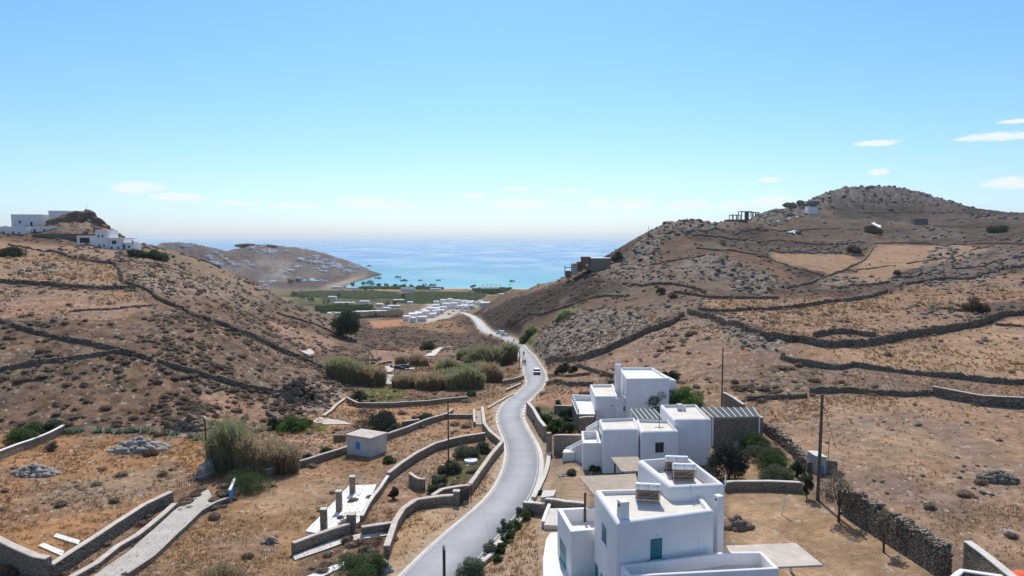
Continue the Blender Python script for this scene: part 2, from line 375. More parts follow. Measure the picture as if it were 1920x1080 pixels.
mottled('cane_mat', (0.46, 0.385, 0.30), (0.37, 0.30, 0.23), 1.6, 0.95, 0.1, 0.6, 14, c3=(0.24, 0.19, 0.14))
mottled('orange_cloth', (0.75, 0.12, 0.05), (0.65, 0.10, 0.04), 2, 0.8)
mottled('skin', (0.45, 0.27, 0.18), (0.42, 0.25, 0.17), 4, 0.6)
mottled('dark_cloth', (0.03, 0.03, 0.04), (0.05, 0.05, 0.06), 5, 0.9)
mottled('red_cloth', (0.18, 0.06, 0.06), (0.2, 0.07, 0.06), 5, 0.9)
mottled('bark', (0.13, 0.10, 0.075), (0.09, 0.07, 0.055), 3, 0.95, 0.1, 0.5, 12)
def fol(name, a, b, c=None, tr=0.35, k=1.15):
    a, b = tuple(x * k for x in a), tuple(x * k for x in b); c = tuple(x * k for x in c) if c else None
    m = mottled(name, a, b, 1.3, 0.75, 0.15, obj_rand=0.12, c3=c); nt = m.node_tree; p_ = nt.nodes['Principled BSDF']
    t_ = nt.nodes.new('ShaderNodeBsdfTranslucent'); x_ = nt.nodes.new('ShaderNodeMixShader'); x_.inputs[0].default_value = tr
    L(nt, p_.inputs['Base Color'].links[0].from_socket, t_.inputs[0]); L(nt, p_.outputs[0], x_.inputs[1]); L(nt, t_.outputs[0], x_.inputs[2])
    L(nt, x_.outputs[0], nt.nodes['Material Output'].inputs[0]); return m
fol('scrub_leaf', (0.24, 0.19, 0.14), (0.16, 0.125, 0.095), (0.30, 0.235, 0.17))
fol('scrub_brown', (0.21, 0.14, 0.095), (0.14, 0.098, 0.07), (0.26, 0.18, 0.12))
fol('green_leaf', (0.085, 0.13, 0.045), (0.05, 0.08, 0.03), (0.14, 0.19, 0.065))
fol('bright_leaf', (0.10, 0.17, 0.04), (0.06, 0.11, 0.03), (0.16, 0.22, 0.06))
fol('dark_leaf', (0.07, 0.095, 0.05), (0.042, 0.06, 0.034), (0.11, 0.14, 0.07))
fol('olive_leaf', (0.12, 0.14, 0.08), (0.075, 0.09, 0.055), (0.17, 0.19, 0.12))
fol('slate_leaf', (0.052, 0.062, 0.05), (0.034, 0.042, 0.036), (0.08, 0.09, 0.07))
fol('agave_leaf', (0.17, 0.24, 0.17), (0.09, 0.14, 0.08), (0.32, 0.37, 0.29))
fol('reed_tan', (0.40, 0.31, 0.19), (0.28, 0.21, 0.13), (0.5, 0.40, 0.26), tr=.5)
fol('reed_green', (0.30, 0.31, 0.165), (0.20, 0.215, 0.115), (0.38, 0.38, 0.22), tr=.5)
fol('field_leaf', (0.19, 0.215, 0.12), (0.14, 0.165, 0.09), (0.24, 0.26, 0.14))
fol('oleander_leaf', (0.17, 0.22, 0.13), (0.11, 0.15, 0.09), (0.36, 0.29, 0.25))
fol('dry_grass', (0.36, 0.24, 0.13), (0.27, 0.165, 0.085), (0.42, 0.30, 0.175))

def stonemat(name, cells, tones, mortar, bs=0.9):
    m, nt, b = newmat(name, 0.95, 0.15); p = pos(nt)
    mp = N(nt, 'ShaderNodeMapping'); L(nt, p, mp.inputs[0]); mp.inputs['Scale'].default_value = (cells, cells, cells * 1.6)
    v = N(nt, 'ShaderNodeTexVoronoi', i_Scale=1.0); L(nt, mp.outputs[0], v.inputs['Vector'])
    v2 = N(nt, 'ShaderNodeTexVoronoi', i_Scale=1.0, feature='DISTANCE_TO_EDGE'); L(nt, mp.outputs[0], v2.inputs['Vector'])
    sp = N(nt, 'ShaderNodeSeparateColor'); L(nt, v.outputs['Color'], sp.inputs[0])
    r = N(nt, 'ShaderNodeValToRGB'); L(nt, sp.outputs[0], r.inputs[0]); els = r.color_ramp.elements
    for i, t in enumerate(tones):
        e = els[i] if i < 2 else els.new(0.5)
        e.position = i / (len(tones) - 1); e.color = (*t, 1)
    col = MIX(nt, MR(nt, v2.outputs[0], 0.02, 0.09, 0, 1), mortar, r.outputs[0])
    col = MIX(nt, 0.5, col, MIX(nt, noise(nt, p, 4, 4), (0.3, 0.28, 0.25), (1.3, 1.25, 1.2)), 'MULTIPLY')
    L(nt, col, b.inputs['Base Color']); bump(nt, b, MR(nt, v2.outputs[0], 0, 0.2, 0, 1), bs, 0.08)
stonemat('dry_stone', 3.2, [(0.25, 0.20, 0.15), (0.40, 0.34, 0.27), (0.18, 0.145, 0.11), (0.33, 0.27, 0.205)], (0.06, 0.05, 0.04))
stonemat('far_stone', 1.2, [(0.21, 0.165, 0.13), (0.31, 0.25, 0.20), (0.15, 0.118, 0.092), (0.26, 0.205, 0.16)], (0.10, 0.078, 0.06))
stonemat('built_stone', 3.8, [(0.32, 0.25, 0.19), (0.44, 0.36, 0.285), (0.25, 0.195, 0.15), (0.37, 0.295, 0.22)], (0.14, 0.11, 0.085), 0.8)
def rockmat(name, a, b_, c):
    m, nt, b = newmat(name, 0.95, 0.15); p = pos(nt)
    col = MIX(nt, MR(nt, noise(nt, p, 0.7, 6, 0.65), 0.35, 0.65, 0, 1), a, b_)
    col = MIX(nt, MR(nt, noise(nt, p, 2.9, 5, 0.7), 0.52, 0.64, 0, 1), col, c)
    L(nt, col, b.inputs['Base Color']); bump(nt, b, noise(nt, p, 1.6, 8, 0.7), 1.0, 0.35)
rockmat('grey_rock', (0.28, 0.235, 0.19), (0.18, 0.145, 0.115), (0.10, 0.08, 0.062))
rockmat('tan_rock', (0.34, 0.25, 0.185), (0.23, 0.165, 0.12), (0.13, 0.095, 0.07))
rockmat('knoll_rock', (0.23, 0.155, 0.115), (0.15, 0.098, 0.073), (0.08, 0.055, 0.042))
rockmat('pale_stone', (0.50, 0.45, 0.39), (0.36, 0.31, 0.26), (0.22, 0.18, 0.15))

m, nt, b = newmat('ground_mat', 0.97, 0.08)
p = pos(nt)
at_ = N(nt, 'ShaderNodeAttribute', attribute_name='Col')
fa = MR(nt, noise(nt, p, 0.9, 6, 0.65), 0.3, 0.7, 0.72, 1.28)
fb = MR(nt, noise(nt, p, 6.0, 4, 0.7), 0.3, 0.7, 0.75, 1.25)
f3 = M_(nt, 'MULTIPLY', fa, fb)
cc = N(nt, 'ShaderNodeCombineColor'); [L(nt, f3, cc.inputs[i]) for i in range(3)]
col = MIX(nt, 1.0, at_.outputs['Color'], cc.outputs[0], 'MULTIPLY')
pale = MR(nt, noise(nt, p, 4.7, 3, 0.8), 0.68, 0.76, 0, 0.35)
col = MIX(nt, pale, col, (0.46, 0.39, 0.31))
L(nt, col, b.inputs['Base Color'])
bump(nt, b, noise(nt, p, 1.7, 7, 0.7), 0.9, 0.25)

m, nt, b = newmat('asphalt', 0.85, 0.3)
p = pos(nt)
col = MIX(nt, MR(nt, noise(nt, p, 0.35, 5), 0.35, 0.65, 0, 1), (0.40, 0.40, 0.405), (0.335, 0.335, 0.342))
col = MIX(nt, MR(nt, noise(nt, p, .11, 2, .4), .56, .58, 0, .4), col, (.30, .30, .31))
col = MIX(nt, MR(nt, noise(nt, p, 14, 3), 0.4, 0.6, 0, 0.35), col, (0.30, 0.30, 0.305))
spy = N(nt, 'ShaderNodeSeparateXYZ'); L(nt, p, spy.inputs[0])
col = MIX(nt, MR(nt, spy.outputs[1], 250, 420, 0, 1), col, (0.52, 0.51, 0.49))   # older, paler concrete stretch
# patched repairs and cracks
vv = N(nt, 'ShaderNodeTexVoronoi', i_Scale=0.16, feature='DISTANCE_TO_EDGE'); L(nt, p, vv.inputs['Vector'])
col = MIX(nt, MR(nt, vv.outputs[0], 0.0, 0.012, 0.4, 0), col, (0.24, 0.24, 0.24))
L(nt, col, b.inputs['Base Color']); bump(nt, b, noise(nt, p, 20, 3), 0.3, 0.02)
mottled('edge_paint', (0.55, 0.54, 0.50), (0.38, 0.37, 0.34), 1.5, 0.9)

m, nt, b = newmat('sea_water', 0.16, 0.5)
b.inputs['IOR'].default_value = 1.33
p = pos(nt)
sp = N(nt, 'ShaderNodeSeparateXYZ'); L(nt, p, sp.inputs[0])
wv = noise(nt, p, 0.006, 4, 0.6)
yy = M_(nt, 'ADD', sp.outputs[1], M_(nt, 'MULTIPLY', M_(nt, 'SUBTRACT', wv, 0.5), 900))
rp = N(nt, 'ShaderNodeValToRGB'); L(nt, MR(nt, yy, 1300, 4300, 0, 1), rp.inputs[0])
els = rp.color_ramp.elements
els[0].position = 0.0; els[0].color = (0.09, 0.36, 0.37, 1)
els[1].position = 1.0; els[1].color = (0.02, 0.15, 0.34, 1)
for q, c_ in ((0.10, (0.035, 0.28, 0.345)), (0.28, (0.025, 0.205, 0.31)), (0.42, (0.02, 0.18, 0.31)), (0.5, (0.02, 0.17, 0.36))):
    e = els.new(q); e.color = (*c_, 1)
L(nt, rp.outputs[0], b.inputs['Base Color'])
mp = N(nt, 'ShaderNodeMapping'); L(nt, p, mp.inputs[0]); mp.inputs['Scale'].default_value = (1, 0.5, 1)
h1 = noise(nt, mp.outputs[0], 0.09, 7, 0.65)
st = noise(nt, mp.outputs[0], 0.0035, 3, 0.5)
L(nt, MR(nt, st, 0.35, 0.65, 0.10, 0.34), b.inputs['Roughness'])
bump(nt, b, h1, 0.55, 3.0)

# ------------------------------------------------------------------ mesh infrastructure
def link(o, parent=None):
    C.objects.link(o)
    if parent is not None: o.parent = parent
    return o
ROOTLOC = {}
def rootloc(o):
    while o.parent is not None: o = o.parent
    return np.array(o.location)
def meshobj(name, V, F, mat, parent=None, smoothf=False, origin=None):
    """V in world coordinates (or local to the root when parented); F: (m,k) array or list of lists"""
    V = np.asarray(V, float)
    if parent is not None: off = rootloc(parent)
    else: off = np.array(origin) if origin is not None else np.array([V[:, 0].mean(), V[:, 1].mean(), V[:, 2].min()])
    me = bpy.data.meshes.new(name)
    if isinstance(F, np.ndarray):
        m_, k_ = F.shape
        me.vertices.add(len(V)); me.vertices.foreach_set('co', (V - off).astype(np.float32).ravel())
        me.loops.add(m_ * k_); me.loops.foreach_set('vertex_index', F.astype(np.int32).ravel())
        me.polygons.add(m_); me.polygons.foreach_set('loop_start', np.arange(0, m_ * k_, k_, dtype=np.int32))
        me.polygons.foreach_set('loop_total', np.full(m_, k_, np.int32))
        me.update(calc_edges=True)
    else:
        me.from_pydata([tuple(x) for x in (V - off)], [], [tuple(f) for f in F]); me.update()
    if smoothf:
        me.polygons.foreach_set('use_smooth', np.ones(len(me.polygons), bool))
    me.materials.append(MATS[mat])
    o = bpy.data.objects.new(name, me)
    if parent is None: o.location = off
    return link(o, parent)
def tag(o, label, cat=None, group=None, kind=None):
    if label: o['label'] = label
    if cat: o['category'] = cat
    if group: o['group'] = group
    if kind: o['kind'] = kind
    return o
def empty(name, loc, label, cat, group=None):
    o = bpy.data.objects.new(name, None); o.location = loc; o.empty_display_size = 0.5; link(o)
    return tag(o, label, cat, group)
class MB:
    def __init__(s): s.V = []; s.F = []; s.n = 0
    def add(s, V, F):
        s.V.append(np.asarray(V, float)); s.F += [[i + s.n for i in f] for f in F]; s.n += len(V); return s
    def box(s, c, size, rot=0.0):
        x, y, z = size[0] / 2, size[1] / 2, size[2] / 2
        P = np.array([(-x,-y,-z),(x,-y,-z),(x,y,-z),(-x,y,-z),(-x,-y,z),(x,-y,z),(x,y,z),(-x,y,z)])
        cr, sr = math.cos(rot), math.sin(rot)
        P = np.stack([P[:, 0] * cr - P[:, 1] * sr, P[:, 0] * sr + P[:, 1] * cr, P[:, 2]], 1) + np.array(c)
        return s.add(P, [(0,3,2,1),(4,5,6,7),(0,1,5,4),(1,2,6,5),(2,3,7,6),(3,0,4,7)])
    def prism(s, poly, z0, z1):
        n_ = len(poly); P = [(x, y, z0) for x, y in poly] + [(x, y, z1) for x, y in poly]
        return s.add(P, [list(range(n_))[::-1], list(range(n_, 2 * n_))] + [(i, (i + 1) % n_, n_ + (i + 1) % n_, n_ + i) for i in range(n_)])
    def tube(s, pts, rad, seg=8, caps=True):
        pts = [np.array(p_, float) for p_ in pts]; n_ = len(pts)
        if isinstance(rad, (int, float)): rad = [rad] * n_
        V = []
        for i in range(n_):
            t_ = pts[min(i + 1, n_ - 1)] - pts[max(i - 1, 0)]; t_ /= (np.linalg.norm(t_) + 1e-9)
            a_ = np.cross(t_, (0, 0, 1)) if abs(t_[2]) < 0.95 else np.cross(t_, (0, 1, 0)); a_ /= np.linalg.norm(a_); b_ = np.cross(t_, a_)
            for j in range(seg):
                w = 2 * math.pi * j / seg; V.append(pts[i] + rad[i] * (a_ * math.cos(w) + b_ * math.sin(w)))
        F = []
        for i in range(n_ - 1):
            for j in range(seg):
                F.append((i * seg + j, i * seg + (j + 1) % seg, (i + 1) * seg + (j + 1) % seg, (i + 1) * seg + j))
        if caps: F += [tuple(range(seg))[::-1], tuple((n_ - 1) * seg + j for j in range(seg))]
        return s.add(V, F)
    def build(s, name, mat, parent=None, **kw):
        return meshobj(name, np.concatenate(s.V), s.F, mat, parent, **kw)
def ccw(poly):
    a_ = sum(poly[i - 1][0] * poly[i][1] - poly[i][0] * poly[i - 1][1] for i in range(len(poly)))
    return list(poly) if a_ > 0 else list(poly)[::-1]
def inset(poly, d_):
    n_ = len(poly); out = []
    for i in range(n_):
        p0 = np.array(poly[i - 1][:2]); p1 = np.array(poly[i][:2]); p2 = np.array(poly[(i + 1) % n_][:2])
        e1 = (p1 - p0) / (np.linalg.norm(p1 - p0) + 1e-9); e2 = (p2 - p1) / (np.linalg.norm(p2 - p1) + 1e-9)
        n1 = np.array([-e1[1], e1[0]]); n2 = np.array([-e2[1], e2[0]]); bis = n1 + n2
        out.append(tuple(p1 + bis * d_ / max(0.3, (1 + n1 @ n2))))
    return out
def roundpoly(poly, r, seg=4):
    out = []; n_ = len(poly)
    for i in range(n_):
        p0 = np.array(poly[i - 1][:2]); p1 = np.array(poly[i][:2]); p2 = np.array(poly[(i + 1) % n_][:2])
        a_ = (p0 - p1) / np.linalg.norm(p0 - p1); b_ = (p2 - p1) / np.linalg.norm(p2 - p1)
        A_ = p1 + a_ * r; B_ = p1 + b_ * r
        for k_ in range(seg + 1):
            t_ = k_ / seg; out.append(tuple((1 - t_) ** 2 * A_ + 2 * t_ * (1 - t_) * p1 + t_ * t_ * B_))
    return out
def ringmesh(rings):
    n_ = len(rings[0]); V = [p_ for r in rings for p_ in r]; F = []
    for k_ in range(len(rings) - 1):
        for i in range(n_):
            j = (i + 1) % n_; F.append((k_ * n_ + i, k_ * n_ + j, (k_ + 1) * n_ + j, (k_ + 1) * n_ + i))
    return V, F
def parapet_block(root, poly, z0, ztop, zfloor, t=0.32, rnd=0.16, wall='whitewash', roof='roof_render', corner=0.22, name='wall', roofname='roof'):
    """flat-roofed whitewashed volume with a soft rounded parapet"""
    pc = ccw([p_[:2] for p_ in poly])
    def R(d_, z): return [(x, y, z) for x, y in roundpoly(inset(pc, d_), max(corner - d_, 0.04))]
    base = R(0, 0)
    rings = [R(0, z0), R(0, ztop - rnd)] + [R(rnd * (1 - math.cos(a_)), ztop - rnd + rnd * math.sin(a_)) for a_ in (0.5, 1.0, math.pi / 2)]
    rr = min(rnd, 0.08)
    rings += [R(t - rr, ztop), R(t - rr * 0.3, ztop - rr * 0.3), R(t, ztop - rr), R(t, zfloor)]
    V, F = ringmesh(rings)
    F.append(tuple(range(len(base)))[::-1])
    w = meshobj(name, V, F, wall, root, smoothf=False)
    me = w.data
    sm = [abs(p_.normal.z) < 0.999 for p_ in me.polygons]
    me.polygons.foreach_set('use_smooth', sm)
    try: me.set_sharp_from_angle(angle=math.radians(40))
    except Exception: pass
    fl = R(t - 0.01, zfloor + 0.003)
    rf = meshobj(roofname, fl, [tuple(range(len(fl)))], roof, root)
    return w, rf

# ------------------------------------------------------------------ ground colours
base = np.zeros(GX.shape + (3,)); base[:] = (0.262, 0.185, 0.135)
dens = np.full(GX.shape, 0.14)
fr_ = smooth(120, 260, RR) * (GX > 5) * (RR < 1300)
mx = (fr_ * (0.35 + 0.65 * smooth(.42, .60, fbm(GX / 45, GY / 60, 4, 501))))[..., None]
base = base * (1 - mx) + mx * np.array([0.145, 0.108, 0.087]); dens = dens + mx[..., 0] * 0.4
TAN = (0.33, 0.225, 0.145); ORG = (0.37, 0.225, 0.125); PINK = (0.335, 0.225, 0.16); SCR = (0.235, 0.168, 0.122); DRK = (0.115, 0.088, 0.072)
GRN = (0.13, 0.15, 0.065); DGR = (0.07, 0.085, 0.045); GREY = (0.30, 0.275, 0.245); SAND = (0.42, 0.33, 0.235); MAUVE = (0.165, 0.128, 0.118); PALE = (0.52, 0.45, 0.37)
PAINT = [
 ([(-400,560),(-400,420),(260,440),(500,530),(640,600),(700,640),(700,700),(640,760),(500,800),(380,800),(150,800),(-400,820)],80,420,SCR,0.55,1),
 ([(-100,475),(60,468),(215,500),(225,535),(100,532),(-100,530)],150,330,TAN,0.03,0.7),
 ([(-100,445),(250,465),(210,490),(90,470),(-100,465)],200,360,PINK,0.1,0.7),
 ([(220,465),(340,470),(480,530),(500,560),(330,560),(250,530)],150,360,(0.27,0.2,0.14),0.25,1),
 ([(-50,540),(240,548),(290,575),(200,600),(0,600),(-50,600)],100,250,PINK,0.18,1),
 ([(0,610),(300,690),(560,750),(540,800),(380,800),(150,800),(-100,800),(-100,620)],80,160,(0.25,0.18,0.13),0.7,1),
 ([(380,720),(500,760),(500,800),(380,790)],80,140,PINK,0.2,1),
 ([(440,470),(660,520),(700,640),(500,560)],180,420,(0.21,0.15,0.115),0.7,1),
 ([(650,560),(880,595),(960,640),(900,660),(780,650),(690,660),(640,600)],230,700,(0.19,0.135,0.105),0.5,0.8),
 ([(690,600),(760,598),(775,608),(700,616)],400,700,(0.42,0.23,0.14),0.0,0.3),
 ([(740,606),(850,600),(880,625),(800,620)],400,700,(0.30,0.2,0.12),0.3,0.5),
 ([(500,600),(640,640),(600,660),(520,630)],180,300,PINK,0.2,0.7),
 ([(700,655),(800,655),(740,680),(690,680)],200,300,PINK,0.15,0.7),
 ([(540,800),(640,740),(740,760),(880,750),(960,735),(985,725),(930,790),(900,780),(840,790),(660,800),(560,830)],85,160,ORG,0.05,0.7),
 ([(660,730),(760,725),(760,762),(680,758)],100,160,(0.17,0.19,0.06),0.1,0.7),
 ([(480,790),(620,795),(600,830),(500,815)],80,130,(0.17,0.2,0.06),0.1,0.7),
 ([(530,810),(650,820),(640,850),(560,860),(540,840)],70,130,(0.38,0.25,0.17),0.02,0.7),
 ([(-200,820),(100,815),(380,820),(460,880),(500,900),(420,905),(320,925),(250,965),(90,1060),(-200,1060)],50,100,(0.37,0.215,0.11),0.03,0.8),
 ([(100,905),(330,870),(380,900),(310,920),(180,960),(60,950)],50,100,(0.30,0.225,0.16),0.05,1),
 ([(400,960),(560,900),(720,900),(640,960),(560,1010),(560,1080),(240,1100)],45,90,(0.34,0.215,0.12),0.02,0.8),
 ([(450,930),(640,895),(720,870),(700,900),(600,960),(480,970)],50,90,(0.36,0.26,0.17),0.02,0.8),
 ([(500,890),(640,855),(880,775),(905,800),(900,822),(800,845),(700,900),(560,905)],55,110,(0.325,0.215,0.135),0.06,0.8),
 ([(730,900),(800,850),(900,830),(935,840),(880,915),(810,935),(740,980),(690,980)],50,95,(0.34,0.225,0.15),0.03,0.6),
 ([(800,930),(820,880),(920,835),(925,850),(900,885),(850,920)],50,95,(0.17,0.165,0.075),0.3,0.6),
 ([(745,985),(815,945),(880,925),(945,840),(975,860),(960,880),(900,960),(760,1090),(720,1090)],45,90,(0.43,0.31,0.20),0.0,0.5),
 ([(915,790),(935,760),(975,730),(990,740),(935,800),(950,850),(925,840)],80,150,(0.38,0.27,0.17),0.02,0.5),
 ([(980,960),(1050,950),(1045,1000),(1020,1080),(1020,1200),(860,1200),(900,1060)],40,80,(0.43,0.325,0.225),0.0,0.3),
 ([(1025,860),(1100,860),(1100,900),(1110,960),(1030,950),(1000,930)],50,85,(0.34,0.25,0.175),0.04,0.4),
 ([(990,740),(1100,725),(1110,760),(1080,775),(1010,770)],90,150,(0.36,0.21,0.14),0.05,0.5),
 ([(1000,760),(1075,770),(1085,812),(1030,812),(1000,780)],80,120,(0.14,0.14,0.07),0.1,0.5),
 ([(1020,680),(1120,690),(1120,720),(1020,722)],120,200,(0.33,0.215,0.135),0.1,0.5),
 ([(1280,600),(1480,640),(1500,700),(1480,750),(1250,750),(1120,700),(1150,650)],90,200,(0.32,0.22,0.155),0.28,1),
 ([(1400,690),(1540,680),(1560,735),(1400,745),(1350,720)],90,140,(0.27,0.2,0.14),0.8,1),
 ([(1480,650),(1650,655),(1930,590),(1930,712),(1700,695),(1500,680)],100,170,(0.38,0.255,0.165),0.09,0.8),
 ([(1450,750),(1750,745),(1930,770),(1930,1090),(1780,1020),(1600,920),(1500,850),(1430,790)],45,110,(0.34,0.235,0.16),0.05,1),
 ([(1590,880),(1700,890),(1850,960),(1800,1000),(1640,930)],45,110,(0.28,0.205,0.155),0.05,1),
 ([(1370,920),(1500,915),(1760,1075),(1700,1100),(1360,1100)],35,75,(0.38,0.27,0.17),0.02,0.7),
 ([(1340,850),(1480,860),(1510,900),(1370,905)],55,85,(0.34,0.25,0.16),0.02,0.7),
 ([(1320,560),(1480,560),(1640,560),(1760,575),(1860,590),(1700,625),(1560,640),(1440,620),(1330,590)],140,280,(0.32,0.215,0.145),0.22,1),
 ([(1440,475),(1590,478),(1620,490),(1560,515),(1450,490)],220,420,(0.34,0.235,0.155),0.02,0.5),
 ([(1640,460),(1800,460),(1860,470),(1790,490),(1620,520),(1600,505)],220,560,(0.35,0.235,0.16),0.03,0.5),
 ([(1560,515),(1700,505),(1660,530),(1540,540)],200,420,(0.33,0.23,0.155),0.03,0.5),
 ([(1700,540),(1930,510),(1930,560),(1800,580),(1600,575)],150,330,(0.31,0.21,0.14),0.35,0.8),
 ([(1540,345),(1760,345),(1930,395),(1930,412),(1700,400),(1560,390)],600,1300,(0.085,0.068,0.060),0.7,0.6),
 ([(1580,380),(1720,390),(1740,410),(1600,425),(1560,400)],500,1200,(0.12,0.092,0.078),0.5,0.6),
 ([(1240,430),(1440,430),(1480,455),(1440,470),(1300,450)],300,700,(0.14,0.105,0.088),0.5,0.6),
 ([(1700,410),(1930,408),(1930,460),(1700,455)],400,900,(0.155,0.118,0.094),0.5,0.6),
 ([(1440,410),(1640,410),(1640,455),(1440,455)],350,900,(0.19,0.145,0.11),0.3,0.8),
 ([(880,590),(905,575),(960,545),(1060,520),(1140,520),(1180,545),(1110,558),(1060,575),(1010,600),(960,625),(950,630),(900,600)],230,600,DRK,0.9,0.5),
 ([(900,592),(900,570),(960,540),(1010,533),(960,560),(920,580)],380,620,(0.22,0.16,0.12),0.3,0.5),
 ([(1020,530),(1060,515),(1080,520),(1010,545),(960,560)],300,500,(0.28,0.2,0.15),0.2,0.5),
 ([(975,625),(1010,610),(1020,640),(985,645)],180,300,(0.19,0.22,0.09),0.3,0.5),
 ([(1040,585),(1080,575),(1085,590),(1040,600)],180,300,(0.26,0.24,0.10),0.2,0.5),
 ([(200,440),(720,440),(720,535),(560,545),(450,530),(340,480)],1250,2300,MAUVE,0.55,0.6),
 ([(480,485),(545,490),(540,497),(480,495)],1250,2300,(0.36,0.32,0.28),0,0.3),
 ([(600,540),(640,528),(690,512),(690,518),(650,532),(600,545)],1250,2300,(0.45,0.38,0.31),0,0.2),
 ([(500,535),(1000,535),(1000,600),(500,600)],700,1330,(0.22,0.185,0.13),0,0.5),
 ([(540,560),(680,548),(760,552),(750,566),(560,575)],700,1300,(0.12,0.14,0.07),0,0.5),
 ([(590,572),(700,573),(690,585),(600,586)],600,1300,(0.15,0.17,0.075),0,0.4),
 ([(735,550),(915,548),(930,562),(880,568),(750,570)],700,1300,(0.11,0.13,0.06),0,0.5),
 ([(690,538),(760,540),(760,546),(690,545)],900,1400,(0.42,0.31,0.24),0,0.3),
 ([(820,543),(860,543),(860,549),(820,549)],900,1400,(0.40,0.27,0.2),0,0.3),
 ([(885,556),(910,553),(930,558),(900,562)],700,1300,(0.34,0.22,0.16),0,0.3),
 ([(640,575),(760,574),(790,590),(700,600),(600,595)],600,1100,(0.21,0.185,0.15),0,0.5),
 ([(755,603),(795,580),(808,563),(918,560),(905,573),(862,585),(850,593),(800,606)],480,900,(0.52,0.47,0.41),0.05,0.3),]
for poly, a, b_, col, dn, wp in PAINT:
    mk = region(poly, a, b_, wp)
    base[mk] = col; dens[mk] = dn
lum_ = base.mean(-1); base *= (0.52 + 0.36 * smooth(.08, .26, lum_))[..., None] * np.array([1.05, 1.0, .94])
hp = (RR > 1250) & (RR < 2300) & (GZ > 6); base[hp & (fbm(GX / 22, GY / 70, 3, 802) > .60) & (GX < -200)] = (0.30, 0.28, 0.26)
for _ in range(2):
    for ax in (0, 1):
        base = (np.roll(base, 1, ax) + base * 2 + np.roll(base, -1, ax)) / 4
        base = (np.roll(base, 3, ax) + base * 2 + np.roll(base, -3, ax)) / 4
sh = np.clip(GZ, -3, 5)
beach = (GZ < 1.5) & (GY > 1200) & (GY < 1800) & (GX < 200) & (GX > -260)
base[beach] = (0.60, 0.52, 0.40)
# tone variation: grass burnt orange, bare mauve soil, lichen-grey
n1 = rg(11, 101); n2 = rg(3.3, 102); n3 = rg(26, 103); n4 = rg(1.1, 104, 3)
vl = (RR > 640) & (RR < 1330) & (GX < 20) & (GZ < 16); st_ = fbm(GX / 70, GY / 22, 3, 901)
base[vl & (st_ > .60)] *= np.array([1.5, 1.35, 1.2]); base[vl & (st_ < .40)] *= np.array([.55, .72, .5])
fl = smooth(20, 40, RR)
w1 = smooth(0.46, 0.62, n1)[..., None]
base = base * (1 - 0.35 * w1) + base * np.array([1.16, 0.98, 0.80]) * 0.35 * w1 + 0 * base
w2 = smooth(0.52, 0.66, n3)[..., None]
base = base * (1 - w2 * 0.5) + w2 * 0.5 * base * np.array([0.86, 0.84, 0.86])
base *= (0.70 + 0.60 * n2)[..., None]
n6 = rg(1.6, 611, 3); base *= np.where(RR < 260, 0.80 + 0.40 * n6, 1.0)[..., None]
pt = smooth(.56, .66, rg(5.5, 612))[..., None] * (RR < 300)[..., None] * .45
base = base * (1 - pt) + pt * np.array([0.20, 0.145, 0.11])
# small dark plants as mottling of the soil where scrub is dense
far = smooth(120, 420, RR)
spk = np.where(RR < 220, smooth(0.50, 0.60, n4), smooth(0.50, 0.60, rg(3.0, 105, 3)))
spk = np.where(RR > 600, smooth(0.50, 0.62, rg(9.0, 106, 3)), spk)
dk = (spk * np.clip(dens * 1.15, 0, 0.85))[..., None]
base = base * (1 - dk) + dk * base * np.array([0.44, 0.44, 0.46])
# exposed rock: grey crests, dark joints
rk = rock * (GZ > 3)
crest = smooth(0.58, 0.80, ridged) * 0.6 + smooth(0.55, 0.8, ridged2) * 0.6
g_ = np.clip(rk * crest * 0.85, 0, 0.8)[..., None]
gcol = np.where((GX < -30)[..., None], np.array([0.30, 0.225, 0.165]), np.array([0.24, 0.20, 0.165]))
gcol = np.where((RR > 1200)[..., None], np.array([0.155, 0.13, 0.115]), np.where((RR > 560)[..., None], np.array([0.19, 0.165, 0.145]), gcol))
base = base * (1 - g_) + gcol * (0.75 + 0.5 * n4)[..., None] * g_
jt = np.clip(rk * smooth(0.62, 0.48, ridged), 0, 0.5)[..., None] * 0 + np.clip(rk * (1 - smooth(0.30, 0.5, ridged2)), 0, 0.6)[..., None]
base = base * (1 - jt) + jt * np.array([0.12, 0.095, 0.075])
# loose stones showing pale on the hillsides
ps = (fbm(GX / 0.55, GY / 0.55, 2, 300) > 0.80 - 0.1 * rock) & (RR < 200) & (roaddist > 3)
base[ps] = np.array([0.40, 0.34, 0.27])
# sandy verge beside the road
vg = ((1 - smooth(0.3, 2.2, roaddist + 1.5 * (n2 - 0.5))) * smooth(700, 400, GY))[..., None] * 0.8
base = base * (1 - vg) + vg * np.array([0.42, 0.325, 0.23])
base = np.clip(base, 0.01, 0.9)

nr, ntt = GX.shape
I = np.arange(nr * ntt).reshape(nr, ntt)
F = np.stack([I[:-1, :-1], I[1:, :-1], I[1:, 1:], I[:-1, 1:]], -1).reshape(-1, 4)[:, ::-1]
V = np.stack([GX, GY, GZ], -1).reshape(-1, 3)
fan = np.array([[0, 0, 76.0]])
V = np.concatenate([V, fan]); colr = np.concatenate([base.reshape(-1, 3), [[0.3, 0.2, 0.14]]])
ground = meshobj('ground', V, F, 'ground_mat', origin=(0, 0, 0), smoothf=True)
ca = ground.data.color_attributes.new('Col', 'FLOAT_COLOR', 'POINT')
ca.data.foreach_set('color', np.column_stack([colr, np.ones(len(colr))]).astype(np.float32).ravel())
tag(ground, None, kind='structure')

